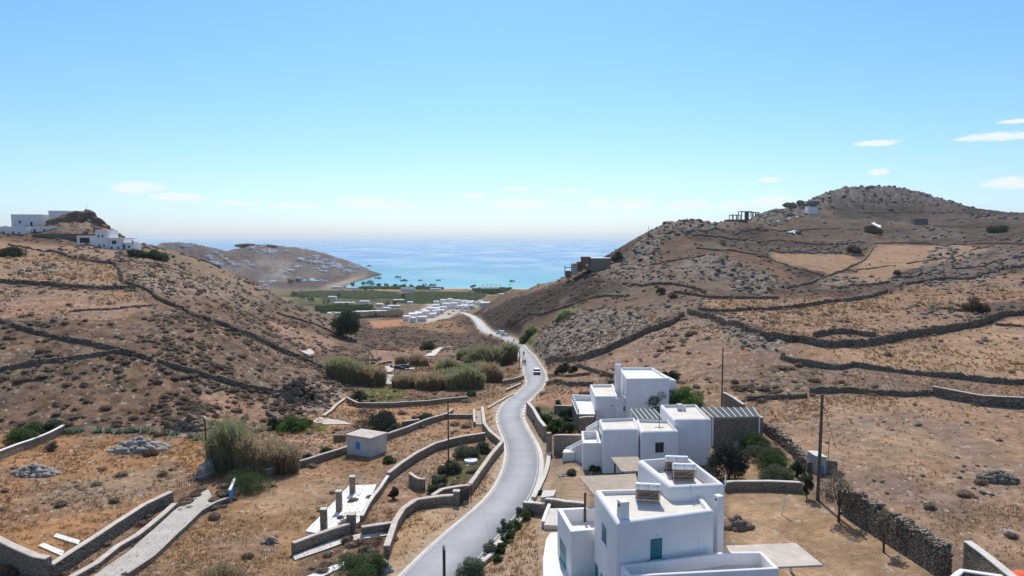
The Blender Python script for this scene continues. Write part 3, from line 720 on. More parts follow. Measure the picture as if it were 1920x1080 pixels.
# sea
rs = np.array([1000, 1300, 1700, 2200, 3000, 4500, 8000, 15000, 30000, 70000.0])
ts = np.radians(np.linspace(-180, 180, 97))
SV = [(r * math.sin(t_), r * math.cos(t_), 0.0 ) for r in rs for t_ in ts]
SF = [[i * 97 + j, (i + 1) * 97 + j, (i + 1) * 97 + j + 1, i * 97 + j + 1][::-1] for i in range(9) for j in range(96)]
sea = meshobj('sea', np.array(SV), SF, 'sea_water', origin=(0, 0, 0)); tag(sea, None, kind='structure')

# road: one sheet on the carved bed, with painted edge lines
def strip(off_l, off_r, dz, skirt=0.0, P=RC):
    Vs = []
    for i in range(len(P)):
        for o_, z_ in ((off_l, -skirt), (off_l, 0), (off_r, 0), (off_r, -skirt)):
            hw = P[i, 3] / 2
            o2 = o_[0] * hw + o_[1]
            Vs.append((P[i, 0] + nrm[i, 0] * o2, P[i, 1] + nrm[i, 1] * o2, P[i, 2] + dz + z_))
    Fs = []
    for i in range(len(P) - 1):
        for j in range(3):
            a_ = i * 4 + j; Fs.append((a_, a_ + 1, a_ + 5, a_ + 4))
    return np.array(Vs), Fs
V_, F_ = strip((-1, 0), (1, 0), 0.0, 0.5)
road = meshobj('road', V_, F_, 'asphalt', origin=tuple(RC[0, :3]), smoothf=True); tag(road, None, kind='structure')
for a_ in ((-1, 0.12), (1, -0.24)):
    V_, F_ = strip((a_[0], a_[1]), (a_[0], a_[1] + 0.12), 0.02, 0.0)
    meshobj('edge_line', V_, F_, 'edge_paint', road)
V_, F_ = strip((-1, -0.32), (-1, 0.0), -0.03, 0.4); meshobj('road_edge', V_, F_, 'pale_concrete', road)
V_, F_ = strip((1, 0.0), (1, 0.5), -0.03, 0.4); meshobj('road_edge', V_, F_, 'pale_concrete', road)
# ------------------------------------------------------------------ vegetation and stone builders
def leafcloud(cent, rad, per, size, rng, squash=0.8, up=0.0):
    """small leaf faces spread in the shells of many clumps"""
    cent = np.asarray(cent, float); n_ = len(cent) * per
    c_ = np.repeat(cent, per, 0); r_ = np.repeat(np.broadcast_to(rad, len(cent)), per)
    d_ = rng.normal(size=(n_, 3)); d_ /= np.linalg.norm(d_, axis=1)[:, None]
    q = rng.uniform(0.45, 1.0, n_) ** 0.6
    P = c_ + d_ * (r_ * q)[:, None] * np.array([1, 1, squash])
    a_ = rng.normal(size=(n_, 3)); a_ /= np.linalg.norm(a_, axis=1)[:, None]
    b_ = np.cross(a_, d_ + rng.normal(size=(n_, 3)) * 0.7); b_ /= (np.linalg.norm(b_, axis=1)[:, None] + 1e-9)
    s_ = size * rng.uniform(0.6, 1.3, n_)[:, None]
    a_[:, 2] += up; 
    V = np.stack([P - a_ * s_, P + b_ * s_ * 0.45, P + a_ * s_, P - b_ * s_ * 0.45], 1).reshape(-1, 3)
    return V, np.arange(n_ * 4).reshape(-1, 4)
def crown_clumps(rng, n_, w, h, base_z, hollow=0.35):
    out = []
    while len(out) < n_:
        d_ = rng.uniform(-1, 1, 3); l_ = np.linalg.norm(d_)
        if l_ > 1 or l_ < hollow: continue
        out.append((d_[0] * w / 2, d_[1] * w / 2, base_z + h / 2 + d_[2] * h / 2))
    return np.array(out)
def pix_at(y, x=0, z=80): return FPX / math.hypot(x, y)
SEED = [10]
def nrng():
    SEED[0] += 1; return np.random.default_rng(SEED[0])
def tree(u, v, wpx, hpx, leaf, label, name='tree', cat='tree', group=None, trunk=0.3, dens_=1.0, ymin=0, cl=None, size=None, ymax=1e9):
    rng = nrng(); x, y, z = G(u, v, ymin, ymax); s_ = y / FPX; w = wpx * s_; h = hpx * s_
    root = empty(name, (x, y, z), label, cat, group)
    th_ = h * trunk
    lean = rng.uniform(-0.1, 0.1, 2) * h
    mb = MB(); r0 = max(0.04, h * 0.022)
    top = np.array([lean[0], lean[1], h * 0.55])
    mb.tube([(0, 0, -0.3), (lean[0] * .3, lean[1] * .3, th_), top], [r0 * 1.3, r0 * 0.9, r0 * 0.4], 7)
    for q in range(5):
        a_ = q * 1.256 + rng.uniform(-.4, .4); rr_ = w * rng.uniform(0.22, 0.36)
        mb.tube([(lean[0] * .3, lean[1] * .3, th_ * rng.uniform(.7, 1.1)), (math.cos(a_) * rr_ * .5, math.sin(a_) * rr_ * .5, h * .5), (math.cos(a_) * rr_, math.sin(a_) * rr_, h * rng.uniform(.55, .8))], [r0 * .6, r0 * .4, r0 * .12], 5)
    mb.V = [q + np.array([x, y, z]) for q in mb.V]
    mb.build('trunk', 'bark', root)
    n_ = cl or int(26 * dens_); cr = crown_clumps(rng, n_, w * 0.8, (h - th_) * 0.84, th_ + (h - th_) * 0.06)
    ls = size or max(0.10, s_ * 1.7)
    per = int(np.clip(110 * dens_ * (w / 6 / max(ls, .01) / 4) , 60, 300))
    V, F = leafcloud(cr, np.random.default_rng(3).uniform(.13, .24, len(cr)) * w, per, ls, rng)
    meshobj('crown', V + np.array([x, y, z]), F, leaf, root)
    return root
def bush(u, v, wpx, hpx, leaf, label, name='bush', cat='bush', group=None, dens_=1.0, ymin=0, at_xyz=None, wh=None, size=None, deep=1.0, ymax=1e9):
    """low bush: foliage down to the ground with woody stems inside"""
    rng = nrng(); x, y, z = at_xyz or G(u, v, ymin, ymax); s_ = y / FPX
    w, h = wh or (wpx * s_, hpx * s_)
    if at_xyz is None: y += w * 0.35 * deep; z = H(x, y)
    root = empty(name, (x, y, z), label, cat, group)
    n_ = int(20 * dens_)
    a_ = rng.uniform(0, 6.28, n_); q = rng.uniform(0.0, 1.0, n_) ** .5; e_ = rng.uniform(0.15, 1, n_)
    cr = np.stack([np.cos(a_) * q * w * .4, np.sin(a_) * q * w * .4 * deep, h * 0.12 + e_ * h * .62 * np.sqrt(np.clip(1.05 - q * q, 0, 1))], 1)
    cr[:, 2] += np.array([H(x + c_[0], y + c_[1]) for c_ in cr]) - z
    ls = size or max(0.07, s_ * 1.5)
    R_ = rng.uniform(.14, .24, n_) * min(w, 2.2 * h + 0.3 * w)
    per = int(np.clip(26 * (R_.mean() / ls) ** 1.3, 50, 260))
    V, F = leafcloud(cr, R_, per, ls, rng, 0.75)
    meshobj('foliage', V + np.array([x, y, z]), F, leaf, root)
    mb = MB()
    for c_ in cr[:8]:
        mb.tube([(x, y, z - .2), (x + c_[0] * .5, y + c_[1] * .5, z + c_[2] * .5), (x + c_[0], y + c_[1], z + c_[2])], [max(.02, h * .03), max(.015, h * .02), .008], 4)
    mb.build('stem', 'bark', root)
    return root
def reeds(u, v, wpx, hpx, label, mat='reed_green', dryfrac=0.5, ymin=0, depth=None, group='clumps of giant reed in the gully', n_=None, name='reed_clump'):
    """giant cane: many upright blades with arching tips"""
    rng = nrng(); x, y, z = G(u, v, ymin); s_ = y / FPX; w = wpx * s_; h = hpx * s_; d_ = depth or w * .6
    y += d_ / 2
    root = empty(name, (x, y, H(x, y)), label, 'reeds', group)
    n_ = n_ or int(np.clip(w * d_ * 26, 500, 4500))
    for part, m_, fr in (('green_canes', mat, 1 - dryfrac), ('dry_canes', 'reed_tan', dryfrac)):
        k_ = max(20, int(n_ * fr))
        a_ = rng.uniform(0, 6.28, k_); q = rng.uniform(0, 1, k_) ** .5
        bx = x + np.cos(a_) * q * w / 2; by = y + np.sin(a_) * q * d_ / 2
        bz_ = Hs(bx, by)
        big = vnoise(bx / (w * .22), by / (w * .22), SEED[0])
        hh = h * (0.55 + .45 * np.sqrt(np.clip(1 - q * q, 0, 1))) * (.62 + .5 * big) * rng.uniform(.75, 1.05, k_)
        if part == 'dry_canes': hh *= 0.82
        dx = rng.normal(0, .16, (k_, 2)); wd = max(.035, s_ * .8) * rng.uniform(.6, 1.2, k_)
        fa_ = rng.uniform(0, 3.14, k_); px_ = np.cos(fa_) * wd; py_ = np.sin(fa_) * wd
        V = []
        for t_, ww in ((0, .7), (.6, 1.0), (1.0, .25)):
            cx = bx + dx[:, 0] * hh * t_ ** 2; cy_ = by + dx[:, 1] * hh * t_ ** 2; cz_ = bz_ - .1 + hh * t_
            V += [np.stack([cx - px_ * ww, cy_ - py_ * ww, cz_], 1), np.stack([cx + px_ * ww, cy_ + py_ * ww, cz_], 1)]
        V = np.stack(V, 1).reshape(-1, 3); b0 = (np.arange(k_) * 6)[:, None]
        F = np.concatenate([b0 + np.array([0, 1, 3, 2]), b0 + np.array([2, 3, 5, 4])])
        meshobj(part, V, F, m_, root)
        if part == 'green_canes' or dryfrac > .7:
            top = np.stack([bx + dx[:, 0] * hh, by + dx[:, 1] * hh, bz_ + hh * .85], 1)[:k_ // 2]
            V, F = leafcloud(top, .3, 3, max(.13, s_ * 1.4), rng, 1.6)
            meshobj('leaves', V, F, m_, root)
    return root
def blob_unit(rng, sub=1):
    import bmesh
    bm = bmesh.new(); bmesh.ops.create_icosphere(bm, subdivisions=sub, radius=1.0)
    V = np.array([v_.co[:] for v_ in bm.verts]); F = np.array([[v_.index for v_ in f.verts] for f in bm.faces]); bm.free()
    V *= rng.uniform(.72, 1.18, (len(V), 1)); return V, F
def scatter(units, P, S, rot, squash, chunk=None):
    """join transformed copies of small unit meshes into one array mesh"""
    Vs, Fs, off = [], [], 0
    k_ = len(units); which = np.arange(len(P)) % k_
    for i, (V, F) in enumerate(units):
        m_ = which == i; p_ = P[m_]; s_ = S[m_]; r_ = rot[m_]; q = squash[m_]
        c_, n_ = np.cos(r_)[:, None], np.sin(r_)[:, None]
        X = (V[None, :, 0] * c_ - V[None, :, 1] * n_) * s_[:, None] + p_[:, 0:1]
        Y = (V[None, :, 0] * n_ + V[None, :, 1] * c_) * s_[:, None] + p_[:, 1:2]
        Z = V[None, :, 2] * (s_ * q)[:, None] + p_[:, 2:3]
        VV = np.stack([X, Y, Z], -1).reshape(-1, 3)
        FF = (F[None] + (np.arange(len(p_)) * len(V))[:, None, None]).reshape(-1, F.shape[1]) + off
        Vs.append(VV); Fs.append(FF); off += len(VV)
    return np.concatenate(Vs), np.concatenate(Fs)
def shrub_unit(rng, leaves=110, sub=2, ls=0.13):
    """a low cushion shrub: rough dome bristling with twig-like faces, triangles only"""
    V, F = blob_unit(rng, sub); V = V * 0.86; V[:, 2] = np.maximum(V[:, 2], -.25)
    d_ = rng.normal(size=(leaves, 3)); d_[:, 2] = np.abs(d_[:, 2]); d_ /= np.linalg.norm(d_, axis=1)[:, None]
    p_ = d_ * rng.uniform(.75, 1.02, leaves)[:, None]; t_ = np.cross(d_, rng.normal(size=(leaves, 3))); t_ /= np.linalg.norm(t_, axis=1)[:, None]
    T = np.stack([p_ - t_ * ls, p_ + t_ * ls, p_ + d_ * ls * rng.uniform(1.2, 2.6, leaves)[:, None]], 1).reshape(-1, 3)
    return np.concatenate([V, T]), np.concatenate([F, np.arange(leaves * 3).reshape(-1, 3) + len(V)])

def wallpath(pts, ymin=0, ymax=1e9, step=None, world_=False):
    W = np.array([p_ if world_ else G(p_[0], p_[1], ymin, ymax) for p_ in pts])
    y = W[:, 1].mean(); st = step or max(.45, y * .006)
    P = resample(W[:, :3], st); P = np.vstack([P, W[-1]])
    P[:, 2] = Hs(P[:, 0], P[:, 1])
    z2 = P[:, 2].copy()
    for _ in range(3): z2[1:-1] = (z2[:-2] + 2 * z2[1:-1] + z2[2:]) / 4
    P[:, 2] = z2
    return P
def pathnormals(P):
    t_ = np.gradient(P[:, :2], axis=0); t_ /= (np.hypot(t_[:, 0], t_[:, 1])[:, None] + 1e-9); return np.stack([t_[:, 1], -t_[:, 0]], 1)
def striprows(P, nr_, prof, close=True):
    """extrude profile [(offset, height), ...] along P"""
    k_ = len(prof); V = []
    for i in range(len(P)):
        for o_, h_ in prof: V.append((P[i, 0] + nr_[i, 0] * o_, P[i, 1] + nr_[i, 1] * o_, P[i, 2] + h_))
    F = []
    for i in range(len(P) - 1):
        for j in range(k_ - (0 if close else 1)):
            jj = (j + 1) % k_; F.append((i * k_ + j, i * k_ + jj, (i + 1) * k_ + jj, (i + 1) * k_ + j))
    F += [tuple(range(k_))[::-1], tuple((len(P) - 1) * k_ + j for j in range(k_))]
    return np.array(V), F
STONE_UNITS = None
def rough_wall(pts, h, w, label, group='dry stone walls dividing the fields', ymin=0, ymax=1e9, mat=None, stones=None, world_=False, name='stone_wall'):
    rng = nrng(); P = wallpath(pts, ymin, ymax, None, world_); nr_ = pathnormals(P); y = P[:, 1].mean()
    n_ = len(P); prof0 = [(-w / 2 - .08, -.6), (-w / 2 * 1.0, h * .5), (-w / 2 * .8, h), (w / 2 * .8, h), (w / 2, h * .5), (w / 2 + .08, -.6)]
    V, F = striprows(P, nr_, prof0)
    V = V.reshape(n_, 6, 3); jz = rng.normal(0, .09 * h, (n_, 1)) + (vnoise(P[:, 0] / 5, P[:, 1] / 5, SEED[0])[:, None] - .55) * h * .45
    V[:, 2:4, 2] += jz + rng.normal(0, .05, (n_, 2)); V[:, 1:5, :2] += rng.normal(0, .05, (n_, 4, 2))
    gap = vnoise(P[:, 0] / 3.1 + 7, P[:, 1] / 3.1, SEED[0] + 5) < .10    # collapsed spots
    V[gap, 1:5, 2] -= h * .55; jz = jz - gap[:, None] * h * .5
    V = V.reshape(-1, 3)
    mat = mat or ('dry_stone' if y < 120 else 'far_stone')
    L_ = np.hypot(*np.diff(P[:, :2], axis=0).T).sum()
    sz = max(.17, y * .0017)
    if stones is None: stones = 1
    Vs = [V]; Fq = [list(f) for f in F]; off = len(V)
    if stones:
        k_ = int(min(2600, L_ * (h * 1.4 + w) / (sz * sz * 2.6) * stones))
        i = rng.integers(0, n_ - 1, k_); f = rng.uniform(0, 1, k_)
        side = rng.uniform(0, 1, k_); hh = rng.uniform(0, 1, k_)
        top = side < .38
        o_ = np.where(top, rng.uniform(-w / 2, w / 2, k_), np.where(side < .8, 1, -1) * w / 2 * (1.02 - .15 * hh))
        sgn = np.where((P[i, 0] * nr_[i, 0] + P[i, 1] * nr_[i, 1]) < 0, 1, -1); o_ = o_ * sgn   # 80% of the face stones towards the valley side
        hz_ = np.where(top, h + jz[i, 0] * (1 - f) + jz[i + 1, 0] * f, hh * h)
        B = P[i] * (1 - f)[:, None] + P[i + 1] * f[:, None]
        cen_ = B + np.column_stack([nr_[i] * o_[:, None], hz_])
        ub = np.array([(-1,-1,-1),(1,-1,-1),(1,1,-1),(-1,1,-1),(-1,-1,1),(1,-1,1),(1,1,1),(-1,1,1)], float)
        uf = np.array([(0,3,2,1),(4,5,6,7),(0,1,5,4),(1,2,6,5),(2,3,7,6),(3,0,4,7)])
        a_ = rng.uniform(0, 3.14, k_)
        loc = ub[None] * rng.uniform(.65, 1.2, (k_, 8, 3)) * (np.array([.62, .5, .38]) * sz)[None, None] * rng.uniform(.6, 1.35, (k_, 1, 1))
        X = loc[:, :, 0] * np.cos(a_)[:, None] - loc[:, :, 1] * np.sin(a_)[:, None]; Y_ = loc[:, :, 0] * np.sin(a_)[:, None] + loc[:, :, 1] * np.cos(a_)[:, None]
        Z = loc[:, :, 2] + X * rng.normal(0, .2, k_)[:, None]
        SV_ = (np.stack([X, Y_, Z], -1) + cen_[:, None]).reshape(-1, 3)
        SF_ = (uf[None] + (np.arange(k_) * 8)[:, None, None]).reshape(-1, 4) + off
        Vs.append(SV_); Fq += SF_.tolist()
    V = np.concatenate(Vs)
    o = meshobj(name, V, Fq, mat)
    return tag(o, label, 'stone wall', group)
def capped_wall(pts, h, w, label, group='rendered stone walls with flat caps', ymin=0, ymax=1e9, body='built_stone', cap='cap_render', capt=.1, flat_top=False, world_=False, name='garden_wall', cat='wall'):
    P = wallpath(pts, ymin, ymax, None, world_)
    if flat_top: P[:, 2] = P[:, 2].mean()
    nr_ = pathnormals(P)
    root = empty(name, tuple(P[0]), label, cat, group)
    V, F = striprows(P, nr_, [(-w / 2, -1.2), (-w / 2, h - capt), (w / 2, h - capt), (w / 2, -1.2)]); meshobj('wall_body', V, F, body, root)
    c_ = w / 2 + .03
    V, F = striprows(P, nr_, [(-c_, h - capt + .002), (-c_, h - .03), (-c_ + .05, h), (c_ - .05, h), (c_, h - .03), (c_, h - capt + .002)]); meshobj('cap', V, F, cap, root)
    return root

# ------------------------------------------------------------------ houses in the foreground
UP = lambda p_: (p_[0], p_[1])
def A(u, v, z): return at(u, v, z)[:2]
def quadbox(mb, P0, P1, P2, P3, z0, z1): mb.prism(ccw([P0, P1, P2, P3]), z0, z1)
def on_face(p0, p1, s0, s1, z0, z1, out=0.0, thick=0.06):
    """panel on the vertical face p0->p1 (metres along it), standing out by `out`"""
    p0 = np.array(p0[:2]); p1 = np.array(p1[:2]); t_ = (p1 - p0) / np.linalg.norm(p1 - p0); n_ = np.array([t_[1], -t_[0]])
    a_ = p0 + t_ * s0; b_ = p0 + t_ * s1
    return [tuple(a_ + n_ * out), tuple(b_ + n_ * out), tuple(b_ + n_ * (out - thick)), tuple(a_ + n_ * (out - thick))]
def shutter(root, p0, p1, s0, s1, z0, z1, slats=True, paint='teal_paint', frame='white_paint', name='shutter', leaves=2):
    """frame, closed shutter leaves with rails standing a little proud of the wall"""
    fr = MB(); e = .07
    for a_, b_, c_, d_ in ((s0 - e, s0, z0 - e, z1 + e), (s1, s1 + e, z0 - e, z1 + e), (s0, s1, z1, z1 + e), (s0 - e, s1 + e, z0 - e - .06, z0 - e)):
        fr.prism(ccw(on_face(p0, p1, a_, b_, 0, 0, .035, .08)), c_, d_)
    w_ = fr.build('window_frame', frame, root)
    L_ = (s1 - s0) / leaves
    for k_ in range(leaves):
        mb = MB(); a_ = s0 + k_ * L_ + .008; b_ = a_ + L_ - .016
        mb.prism(ccw(on_face(p0, p1, a_, b_, 0, 0, .02, .05)), z0 + .01, z1 - .01)
        for q in (z0 + .03, (z0 + z1) / 2 - .03, z1 - .09): mb.prism(ccw(on_face(p0, p1, a_ + .01, b_ - .01, 0, 0, .042, .02)), q, q + .06)
        mb.build(name, paint, w_)
    return w_
def glasswin(root, p0, p1, s0, s1, z0, z1, frame='grey_frame'):
    fr = MB(); e = .08
    for a_, b_, c_, d_ in ((s0 - e, s0, z0 - e, z1 + e), (s1, s1 + e, z0 - e, z1 + e), (s0, s1, z1, z1 + e), (s0, s1, z0 - e, z0), ((s0 + s1) / 2 - .02, (s0 + s1) / 2 + .02, z0, z1)):
        fr.prism(ccw(on_face(p0, p1, a_, b_, 0, 0, .03, .08)), c_, d_)
    w_ = fr.build('window', frame, root)
    MB().prism(ccw(on_face(p0, p1, s0, s1, 0, 0, .01, .03)), z0, z1).build('pane', 'dark_void', w_)
    return w_

# --- house A, nearest
hA = empty('white_house', (9.5, 45, 76), 'white flat roofed house in the foreground with teal shutters and two chimneys', 'house')
za = 82.5; fz = 82.22
FL = A(1158, 981, za); BL = A(1114, 917, za); FR = A(1340, 957, za)
zb = 83.25
bFL = A(1258, 913, zb); bFR = A(1362, 908, zb); bBR = A(1288, 853, zb); bBL = A(1194, 861, zb)
BRa = (bFL[0] + 1.6, bFL[1] + 2.0)
parapet_block(hA, [FL, FR, (FR[0] - .1, bFL[1] + 1.5), (BL[0] + 4.6, BL[1] + 0.35), BL], 74.5, za, fz, t=.42, rnd=.28)
parapet_block(hA, [bFL, bFR, bBR, bBL], 74.5, zb, zb - .85, t=.40, rnd=.3, corner=.35)
lFL = A(1070, 997, 79.5); lBL = A(1045, 953, 79.5)
sdir_ = np.array(BL) - np.array(FL); sdir_ /= np.linalg.norm(sdir_)
lR0 = (9.9, lFL[1] + 1.25); lR1 = (9.6, lBL[1] + .7)
parapet_block(hA, [lFL, lR0, lR1, lBL], 74.5, 79.5, 78.55, t=.36, rnd=.06, corner=.1, roof='pale_roof')
# room joining the low block to the rear volume, below the pergola
def poly_prism(root, name, poly, z0, z1, mat): return MB().prism(ccw(poly), z0, z1).build(name, mat, root)
# chimneys
def chimney(root, c, w, d_, z0, z1, rot=0.0, mat='whitewash', flue=True):
    mb = MB(); hw, hd = w / 2, d_ / 2
    cr, sr = math.cos(rot), math.sin(rot)
    def rg_(s, z): return [(c[0] + cr * a_ * s - sr * b_ * s, c[1] + sr * a_ * s + cr * b_ * s, z) for a_, b_ in ((-hw,-hd),(hw,-hd),(hw,hd),(-hw,hd))]
    h = z1 - z0
    V, F = ringmesh([rg_(1.12, z0), rg_(1.0, z0 + h * .35), rg_(.96, z1 - .12), rg_(.99, z1 - .11), rg_(.97, z1 - .02), rg_(.88, z1), rg_(.6, z1)])
    F.append(tuple(range(24, 28))); o = meshobj('chimney', V, F, mat, root)
    if flue:
        f = MB().box((c[0] - hw * cr * 0.98, c[1] - hw * sr * .98, z1 - .28), (.03, d_ * .45, .14), rot); f.build('flue_opening', 'dark_void', o)
    return o
ch = A(1170, 972, za); chimney(hA, (ch[0] - .02, ch[1] + .25), .56, .6, fz, 83.55, .3)
cc_ = np.array(A(1350, 930, 83.0)); chimney(hA, (cc_[0] - .1, cc_[1] - .1), .46, .5, 75, 83.1, .3)
# windows: front, left side
fl_ = np.linalg.norm(np.array(FR) - np.array(FL))
def along(p0, p1, u, v):
    """distance along face p0->p1 where the sight line through a pixel meets it, and its height"""
    k_, s_ = ray(u, v); x0, y0 = p0[:2]; dx, dy = p1[0] - x0, p1[1] - y0
    t_ = (k_ * y0 - x0) / (dx - k_ * dy); Y = y0 + t_ * dy
    return t_ * math.hypot(dx, dy), CAMZ + s_ * Y
s0, z1_ = along(FL, FR, 1219, 1011); s1, z0_ = along(FL, FR, 1241, 1047)
shutter(hA, FL, FR, s0, s1, z0_, z1_)
s0, z1_ = along(BL, FL, 1129.5, 978); s1, _ = along(BL, FL, 1137.5, 1020); z0_ = along(BL, FL, 1129.5, 1011)[1]
shutter(hA, BL, FL, s0, s1, z0_, z1_)
s0, z1_ = along(BL, FL, 1116, 1052); s1, _ = along(BL, FL, 1122.5, 1060)
shutter(hA, BL, FL, s0, s1, 76.6, z1_, name='door', leaves=1)
s0, z1_ = along(BL, FL, 1127, 1072); s1, _ = along(BL, FL, 1137, 1080)
shutter(hA, BL, FL, s0, s1, 76.6, z1_)
s0, z1_ = along(lBL, lFL, 1050.5, 1006); s1, _ = along(lBL, lFL, 1062.5, 1058); z0_ = along(lBL, lFL, 1050.5, 1046)[1]
shutter(hA, lBL, lFL, s0, s1, z0_, z1_)
for uu, vv in ((1215, 1051), (1246, 1049), (1232, 1004)):
    s_, z_ = along(FL, FR, uu, vv); MB().prism(ccw(on_face(FL, FR, s_ - .06, s_ + .06, 0, 0, .09, .09)), z_ - .04, z_ + .06).build('wall_lamp', 'steel', hA)
# upper terrace in front, open to the sky
zt = 80.0
tA = (FL[0] + .15, FL[1] - .3); tB = A(1177, 1081, zt); tC = A(1462, 1066, zt); tD = A(1432, 1037, zt)
parapet_block(hA, [tA, tB, tC, (tD[0], tD[1] + .3), (FR[0] + .5, FR[1] - .45)], 75, zt, 79.2, t=.28, rnd=.1, corner=.12, name='terrace_wall', roofname='terrace_floor')
# drain and vent pipes
pm = MB(); q = A(1361, 905, zb)
pm.tube([(q[0] - .05, q[1] - .05, zb - .2), (q[0] - .05, q[1] - .05, zb + .5)], .045, 6).build('vent_pipe', 'white_paint', hA)
pm = MB(); q = A(1293, 905, 83.4)
pm.tube([(q[0], q[1] + .4, 82.5), (q[0], q[1] - .2, 83.25 + .05), (q[0], q[1] - .42, 83.15), (q[0] + .05, q[1] - .5, 82.6), (q[0] + .25, q[1] - 1.0, 82.3)], .03, 6).build('water_pipe', 'steel', hA)
# cane covered pergolas
def canopy(label, c4, z, posts=(), mat='cane_mat', t=.10, group=None, name='pergola', base_z=75.5, post_r=.09, rails=True, tilt=None):
    P4 = [A(u, v, z) for u, v in c4]; x = sum(p_[0] for p_ in P4) / 4; y = sum(p_[1] for p_ in P4) / 4
    root = empty(name, (x, y, base_z), label, 'pergola', group)
    n_ = 24; V = []; rng = nrng()
    p0, p1, p2, p3 = [np.array(p_) for p_ in P4]
    for k_, zz in ((0, z), (1, z - t)):
        for i in range(n_ + 1):
            for j in range(7):
                a_ = i / n_; b_ = j / 6; e_ = rng.uniform(-.03, .03, 2) if mat == 'cane_mat' else (0, 0)
                p_ = (1 - b_) * ((1 - a_) * p0 + a_ * p1) + b_ * ((1 - a_) * p3 + a_ * p2)
                V.append((p_[0] + e_[0], p_[1] + e_[1], zz + (rng.uniform(-.015, .015) if mat == 'cane_mat' else 0)))
    F = []; m_ = (n_ + 1) * 7; I_ = lambda i, j: i * 7 + j
    for i in range(n_):
        for j in range(6):
            q = (I_(i, j), I_(i, j + 1), I_(i + 1, j + 1), I_(i + 1, j)); F.append(q); F.append(tuple(a_ + m_ for a_ in q[::-1]))
        F.append((I_(i, 0), I_(i + 1, 0), I_(i + 1, 0) + m_, I_(i, 0) + m_)); F.append((I_(i + 1, 6), I_(i, 6), I_(i, 6) + m_, I_(i + 1, 6) + m_))
    for j in range(6): F.append((I_(0, j + 1), I_(0, j), I_(0, j) + m_, I_(0, j + 1) + m_)); F.append((I_(n_, j), I_(n_, j + 1), I_(n_, j + 1) + m_, I_(n_, j) + m_))
    meshobj('roof_mat' if mat == 'cane_mat' else 'roof', V, F, mat, root)
    if rails:
        rb_ = MB()
        for b_ in (.06, .5, .94):
            a0 = (1 - b_) * p0 + b_ * p3; a1 = (1 - b_) * p1 + b_ * p2
            rb_.tube([(a0[0], a0[1], z - t - .075), (a1[0], a1[1], z - t - .075)], .07, 6)
        rb_.build('beam', 'wood_dark', root)
    for (px_, py_, zt_) in posts:
        MB().tube([(px_, py_, zt_), (px_, py_, z - t)], post_r, 8).build('post', 'wood_dark' if mat == 'cane_mat' else 'whitewash', root)
    return root
cp = [(1085, 893), (1115, 929), (1200, 926), (1192, 888)]
pA = A(1093, 908, 80.9); 
canopy('cane covered pergola on a brown post beside the nearest white house', cp, 80.9, [(A(1097, 955, 79.5)[0], A(1097, 955, 79.5)[1], 78.5)], base_z=78.5)
cp = [(1145, 857), (1166, 884), (1210, 882), (1196, 856)]
q0 = A(1163, 880, 79.0); q1 = A(1149, 862, 79.0)
canopy('smaller cane covered pergola between the two nearest white houses', cp, 79.0, [(q0[0] + .2, q0[1] + .2, 75.4), (q1[0] + .2, q1[1], 75.4)], base_z=75.4)
cp = [(1362, 1023), (1382, 1066), (1543, 1059), (1492, 1018)]
q0 = A(1538, 1056, 78.0)
canopy('pale slab canopy over the patio right of the nearest white house', cp, 78.0, [(q0[0] - .9, q0[1] + 2.6, 75.9)], mat='cap_render', t=.14, base_z=75.9, rails=False, name='patio_canopy', post_r=.12)

# --- solar water heaters
def heater(u, v, zroof, rot, label):
    x, y = A(u, v, zroof)
    root = empty('solar_water_heater', (0, 0, 0), label, 'water heater', 'solar water heaters on the roof')
    W = .80; fr = MB()
    for sx_ in (-1, 1):
        fr.tube([(sx_ * W * .9, 0.0, 0), (sx_ * W * .9, -1.0 * 0, .05), (sx_ * W * .9, 0.0, 1.05)], .025, 5)
        fr.tube([(sx_ * W * .9, -.0, 1.0), (sx_ * W * .9, 0.66, .08)], .025, 5)
        fr.tube([(sx_ * W * .9, 0, .06), (sx_ * W * .9, 0.66, .06)], .025, 5)
    for z_ in (.06, .42, .78): fr.tube([(-W * .9, 0, z_), (W * .9, 0, z_)], .022, 5)
    fr.tube([(-W * .9, 0.66, .08), (W * .9, 0.66, .08)], .025, 5); fr.tube([(-W * .9, 0, .1), (W * .9, 0, .8)], .015, 5)
    fr.build('frame', 'steel', root)
    pn = MB(); V = [(-W, -.06, .98), (W, -.06, .98), (W, .62, .10), (-W, .62, .10)]
    pn.add(V + [(a_, b_ - .05, c_ - .07) for a_, b_, c_ in V], [(0,3,2,1), (4,5,6,7), (0,1,5,4), (1,2,6,5), (2,3,7,6), (3,0,4,7)])
    pn.build('collector_panel', 'copper_tube', root)
    tb = MB(); tb.tube([(-W * 1.05, -.05, 1.18), (-W, -.05, 1.18), (W, -.05, 1.18), (W * 1.05, -.05, 1.18)], [.16, .24, .24, .16], 16); tk = tb.build('tank', 'white_paint', root)
    for q_ in (-.62, 0.0, .62): MB().tube([(q_ - .03, -.05, 1.18), (q_ + .03, -.05, 1.18)], .247, 16).build('strap', 'steel', tk)
    ft = MB(); ft.tube([(W, -.05, 1.1), (W + .1, -.02, .9), (W * .93, .1, .1)], .02, 5); ft.build('pipe', 'steel', root)
    root.location = (x, y, zroof); root.rotation_euler = (0, 0, rot)
    return root
heater(1214.5, 944, fz, math.radians(-8), 'solar water heater on the front roof beside the chimney')
heater(1268, 889, zb - .85, math.radians(-6), 'farther solar water heater on the sunken rear roof')
heater(1282, 904, zb - .85, math.radians(-6), 'nearer solar water heater on the sunken rear roof')

